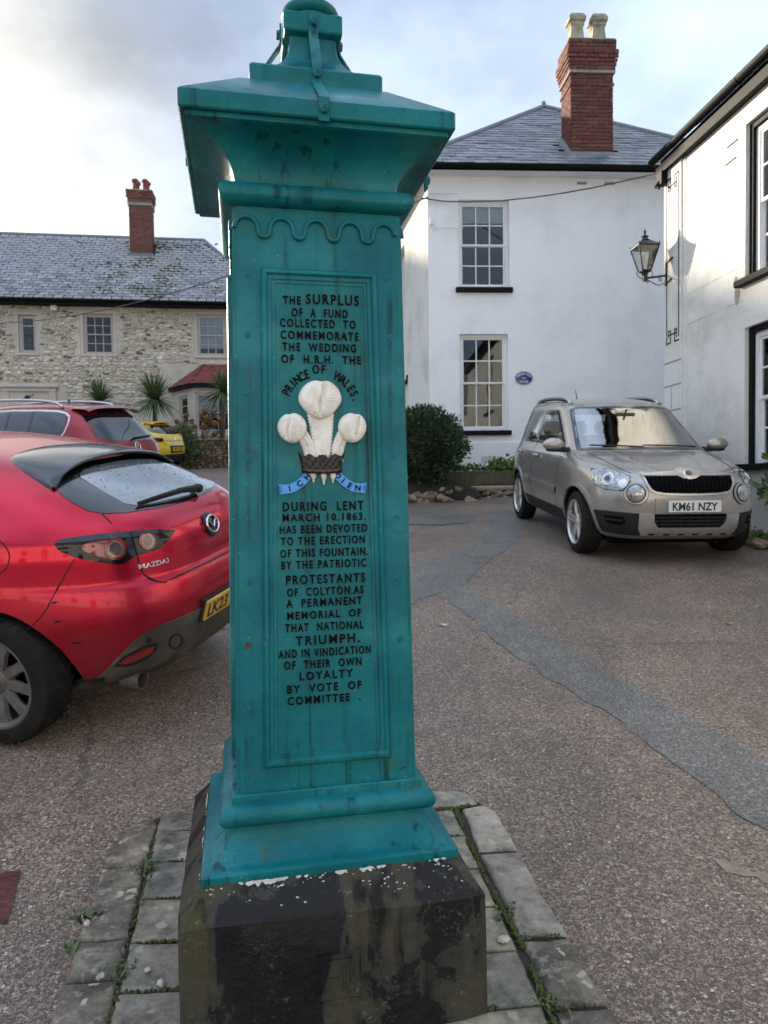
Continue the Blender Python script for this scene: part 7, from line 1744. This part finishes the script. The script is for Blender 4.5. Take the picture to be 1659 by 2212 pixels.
# rockery in front of the bush
def rock(parent, p, s, mat, name='rock', flat=.65):
    m = MB(); ph = Vector((rg.uniform(0, 50), rg.uniform(0, 50), 0)); m.ball((0, 0, 0), s, s * .8, s * flat, 9, 6)
    m.v = [tuple(Vector(v) * (1 + .55 * noise.noise(Vector(v) / s * 1.1 + ph) + .28 * noise.noise(Vector(v) / s * 2.6 + ph))) for v in m.v]
    o = m.build(name, mat, parent, smooth=18, loc=p, rot=(rg.uniform(-.3, .3), rg.uniform(-.3, .3), rg.uniform(0, 6))); return o
rk = thing('rockery', (.6, 12.45, 1.2), 0, 'tumbled bank of tan stones under the yew bush', 'rockery')
for k in range(70):
    x = rg.uniform(-1.0, .95); t_ = rg.random(); z = .03 + .25 * t_; y = -.32 + .42 * t_ + rg.uniform(-.06, .06)
    if x > .5: z *= max(.5, 1 - (x - .5) * .9)
    rock(rk, (x, y, z + ground_z(0, 12.45 + y) - 1.23), rg.uniform(.05, .11), M_rockp if (rg.random() < .3 and t_ > .45) else M_rock)
m = MB(); m.ball((0, .35, .10), 1.15, .55, .34, 16, 8, .08); m.build('soil', M_soil, rk)
# retaining wall and step right of the bush
rt = thing('retaining_wall', (1.9, 13.25, 1.2), R(3.5), 'low algae stained garden wall with a stone step between bush and silver car', 'wall')
m = MB(); m.box(-1.1, .95, 0, .3, .28, .56, None, .02); m.build('coping', M_moswall, rt)
m = MB(); m.box(-.75, .95, -.32, .0, .20, .28, None, .02); m.build('step', M_rockp, rt)
for k in range(46):
    x = rg.uniform(-.85, .95); rock(rt, (x, -.30 + rg.uniform(-.05, .05), .02 + .16 * rg.random()), rg.uniform(.06, .10), M_rock, 'stone', .5)
m = MB(); m.box(-.9, .95, -.26, .0, -.1, .19); m.build('core', M_soil, rt)
def low_plants(name, x0, x1, y, z, n, size, h, lab, mat=M_shrub, grp=None):
    m = MB()
    for k in range(n):
        p = Vector((rg.uniform(x0, x1), y + rg.gauss(0, .07), z + abs(rg.gauss(0, h)))); ax = Vector((rg.gauss(0, 1), rg.gauss(0, 1) - .4, rg.uniform(.1, 1.2))).normalized(); s = ax.cross(Vector((rg.gauss(0, 1), rg.gauss(0, 1), .2))).normalized(); l = size * rg.uniform(.5, 1.3)
        m.add([p, p + ax * l * .5 + s * l * .3, p + ax * l, p + ax * l * .5 - s * l * .3], [(0, 1, 2, 3)])
    o = m.build(name, mat); return tag(o, lab, 'plants', grp, 'stuff')
low_plants('ground_cover', 1.15, 2.75, 13.42, 1.76, 900, .07, .05, 'low green plants along the foot of the white house')
low_plants('ground_cover', 2.0, 2.6, 13.35, 1.80, 350, .10, .08, 'leafy clump on the wall behind the silver car', leaf_mat('fresh_leaf', (.06, .12, .03), (.12, .20, .05), (.20, .28, .09)))
# rubble at the foot of the right-hand house, and a twig at the frame edge
rb_ = thing('rubble_bank', (4.25, 8.0, ground_z(4, 8)), 0, 'mossy rubble edging against the cream house wall right of the silver car', 'rubble')
for k in range(60):
    y = rg.uniform(-1.6, 1.8); rock(rb_, (-.02 - .09 * y * .3 + rg.uniform(-.16, .14), y, ground_z(4, 8 + y) - ground_z(4, 8) + rg.uniform(0, .09)), rg.uniform(.05, .10), M_rock if rg.random() < .6 else M_moswall, 'stone', .5)
low_plants('ground_cover', 3.95, 4.4, 8.0, ground_z(4, 8.0) + .03, 260, .06, .05, 'weeds on the rubble edging at the right edge', M_shrub)
spg = thing('evergreen_sprig', (4.36, 7.98, ground_z(4, 8)), 0, 'leafy evergreen sprig showing at the right edge', 'plant')
m = MB(); m.tube([(.06, 0, 0), (.0, 0, .3), (.04, -.02, .62), (.02, 0, .95)], .012, 6); m.build('stem', M_bark, spg)
m = MB(); leaves(m, (.02, 0, .62), (.13, .13, .12), 70, .11, .2); leaves(m, (.03, 0, .92), (.10, .10, .10), 30, .10, .2); m.build('crown', M_shrub, spg)
# low stone wall in front of the cottage
gw = thing('garden_wall', (-6.4, 23.0, 2.05), R(4), 'low brown rubble wall in front of the cottage bay window', 'wall')
m = MB(); m.box(-2.2, 4.0, .04, .42, 0, 1.0); m.build('core', plain('wall_core', (.10, .075, .05), .95, var=.4, scale=8), gw)
M_wst = [plain('brown_walling_stone', (.23, .165, .10), .9, var=.4, scale=9, bmp=.7, bscale=30, rand=.3), plain('dark_walling_stone', (.13, .095, .06), .9, var=.4, scale=9, bmp=.7, bscale=30, rand=.3)]
cnt = 0; z = .03
while z < 1.0:
    h = rg.uniform(.06, .10); x = -.7
    while x < 2.6:
        w_ = rg.uniform(.10, .26); vs, fs = stone_geo(w_ * .96, h * 1.02, rg.uniform(.03, .07)); q = MB(); q.add(vs, fs)
        if cnt < 290: q.build('stone', M_wst[rg.random() < .4], gw, smooth=50, loc=(x + w_/2, .04, z + h/2)); cnt += 1
        x += w_
    z += h
m = MB(); m.box(-2.2, 4.0, -.02, .46, 1.0, 1.03, None, .01); m.build('coping', M_wst[1], gw)
# cordylines
def cordyline(x, y, zc, zg, R_, n, lab, lean=0.0, droop=.5):
    t = thing('cordyline', (x, y, zg), 0, lab, 'palm', 'cordylines before the cottage'); h = zc - zg
    m = MB(); pts = [(lean * -.3, 0, 0), (lean * -.1, 0, h * .4), (0, 0, h * .98)]; m.tube(pts, .1, 9, radii=[.10, .085, .075]); m.build('trunk', M_bark, t, smooth=60)
    m = MB()
    for k in range(n):
        a = rg.uniform(0, 6.283); el = rg.uniform(-.6, 1.5); l = R_ * rg.uniform(.75, 1.1); d = Vector((math.cos(a) * math.cos(el), math.sin(a) * math.cos(el), math.sin(el))); s = d.cross(Vector((0, 0, 1)) if abs(d.z) < .95 else Vector((1, 0, 0))).normalized() * .034; p = Vector((0, 0, h)); prev = None
        for q in range(5):
            f = q / 4; c_ = p + d * l * f - Vector((0, 0, droop * l * f * f * (1 - max(0, d.z)) * .6)); w_ = s * (1 - f) ** .6
            cur = (c_ + w_, c_ - w_)
            if prev: m.add([prev[0], prev[1], cur[1], cur[0]], [(0, 1, 2, 3)])
            prev = cur
    m.build('crown', M_blade, t)
cordyline(-9.60, 24.2, 4.50, 2.35, .85, 260, 'dark spiky cordyline behind the roof of the dark red car', 0, .3)
cordyline(-7.72, 24.2, 4.55, 2.35, 1.02, 300, 'large green cordyline left of the bay window', 0, .5)
cordyline(-5.42, 24.2, 4.80, 2.6, .90, 220, 'tall cordyline with bare trunk before the bay window', .25, .6)
# faded hydrangea and the shrub beside the yellow car
hy = thing('dried_hydrangea', (-6.1, 23.75, 2.4), 0, 'hydrangea with rust brown dead flower heads under the bay window', 'shrub')
m = MB(); m2 = MB()
for k in range(20):
    a = rg.uniform(0, 6.28); r = rg.uniform(.1, .75); top = Vector((r * math.cos(a) * 1.15, r * math.sin(a) * .5, rg.uniform(.9, 1.75))); m.tube([(0, 0, 0), top * .5 + Vector((0, 0, .15)), top], .012, 5)
    for q in range(44):
        d = Vector((rg.gauss(0, 1), rg.gauss(0, 1), rg.gauss(0, 1))).normalized(); p = top + d * .085; s = d.cross(Vector((rg.gauss(0, 1), rg.gauss(0, 1), 1))).normalized() * .04; t_ = d.cross(s); m2.add([p - s, p - t_, p + s, p + t_], [(0, 1, 2, 3)])
m.build('stem', M_bark, hy); m2.build('flower_heads', M_dead, hy)
sh = thing('garden_shrub', (-6.35, 22.65, 2.15), 0, 'loose grey green shrub between the yellow car and the stone wall', 'shrub')
m = MB(); leaves(m, (0, 0, .75), (.42, .35, .70), 2600, .09, .25); m.build('crown', M_shrub, sh); m = MB(); m.tube([(0, 0, 0), (0, 0, .7)], .04, 6); m.build('trunk', M_bark, sh)
# ---------------------------------------------------------------- the terrace on the other side of the square, behind the camera (unseen but for reflections, added to bounce low sunlight forward)
for i, (x0, x1, hgt, mat, lab) in enumerate(((-16, -5.5, 6.4, M_cream, 'cream rendered terrace house added unseen behind the viewpoint, left of the row'), (-5.5, 4.0, 7.2, M_white, 'white rendered terrace house added unseen behind the viewpoint, middle of the row'), (4.0, 14.5, 6.2, M_cream, 'cream rendered terrace house added unseen behind the viewpoint, right of the row'))):
    th_ = thing('unseen_terrace_house', (0, -12.0, -.5), math.pi, lab, 'house', 'terrace added behind the viewpoint'); a, b = -x1, -x0; wd = b - a
    wins = [(a + wd * f - .5, a + wd * f + .5, z0, z0 + 1.6) for f in (.18, .5, .82) for z0 in (.9, 3.8)]; wins = [w for w in wins if not (abs((w[0] + w[1]) / 2 - (a + wd * .5)) < .1 and w[2] < 1)] + [(a + wd * .5 - .5, a + wd * .5 + .5, -.2, 2.0)]
    holed_wall(a, b, -.6, hgt, wins, .12).build('front_wall', mat, th_)
    for w in wins[:-1]: sash_window(th_, *w, .05, 2, (1, 1))
    m = MB(); w = wins[-1]; m.box(w[0], w[1], .06, .12, w[2], w[3]); m.build('door', M_blackp, th_)
    m = MB(); m.hexa([(a, -.3, hgt), (b, -.3, hgt), (b, 4, hgt + 2.6), (a, 4, hgt + 2.6), (a, -.3, hgt + .1), (b, -.3, hgt + .1), (b, 4, hgt + 2.7), (a, 4, hgt + 2.7)]); m.build('roof', M_slate, th_)

# wooded hills that close the view between the houses
m = MB(); xs_ = [-260 + 10 * k for k in range(53)]; rows_ = []
for (y, h) in ((70, 3.7), (85, 6.0), (105, 9.5), (130, 11.0), (170, 9.0), (230, 3.0)):
    rows_.append([(x, y + 6 * noise.noise(Vector((x * .02, y, 0))), max(3.6, h + 2.6 * noise.noise(Vector((x * .018, y * .02, 3))) + 1.2 * noise.noise(Vector((x * .09, y * .1, 8))))) for x in xs_])
nx_ = len(xs_); m.add([p for r in rows_ for p in r], [(j*nx_ + i, j*nx_ + i + 1, (j+1)*nx_ + i + 1, (j+1)*nx_ + i) for j in range(len(rows_) - 1) for i in range(nx_ - 1)])
tag(m.build('hills', plain('winter_hillside', (.085, .095, .045), .95, var=.6, scale=.12, c2=(.05, .05, .03), detail=9), smooth=180), kind='structure')
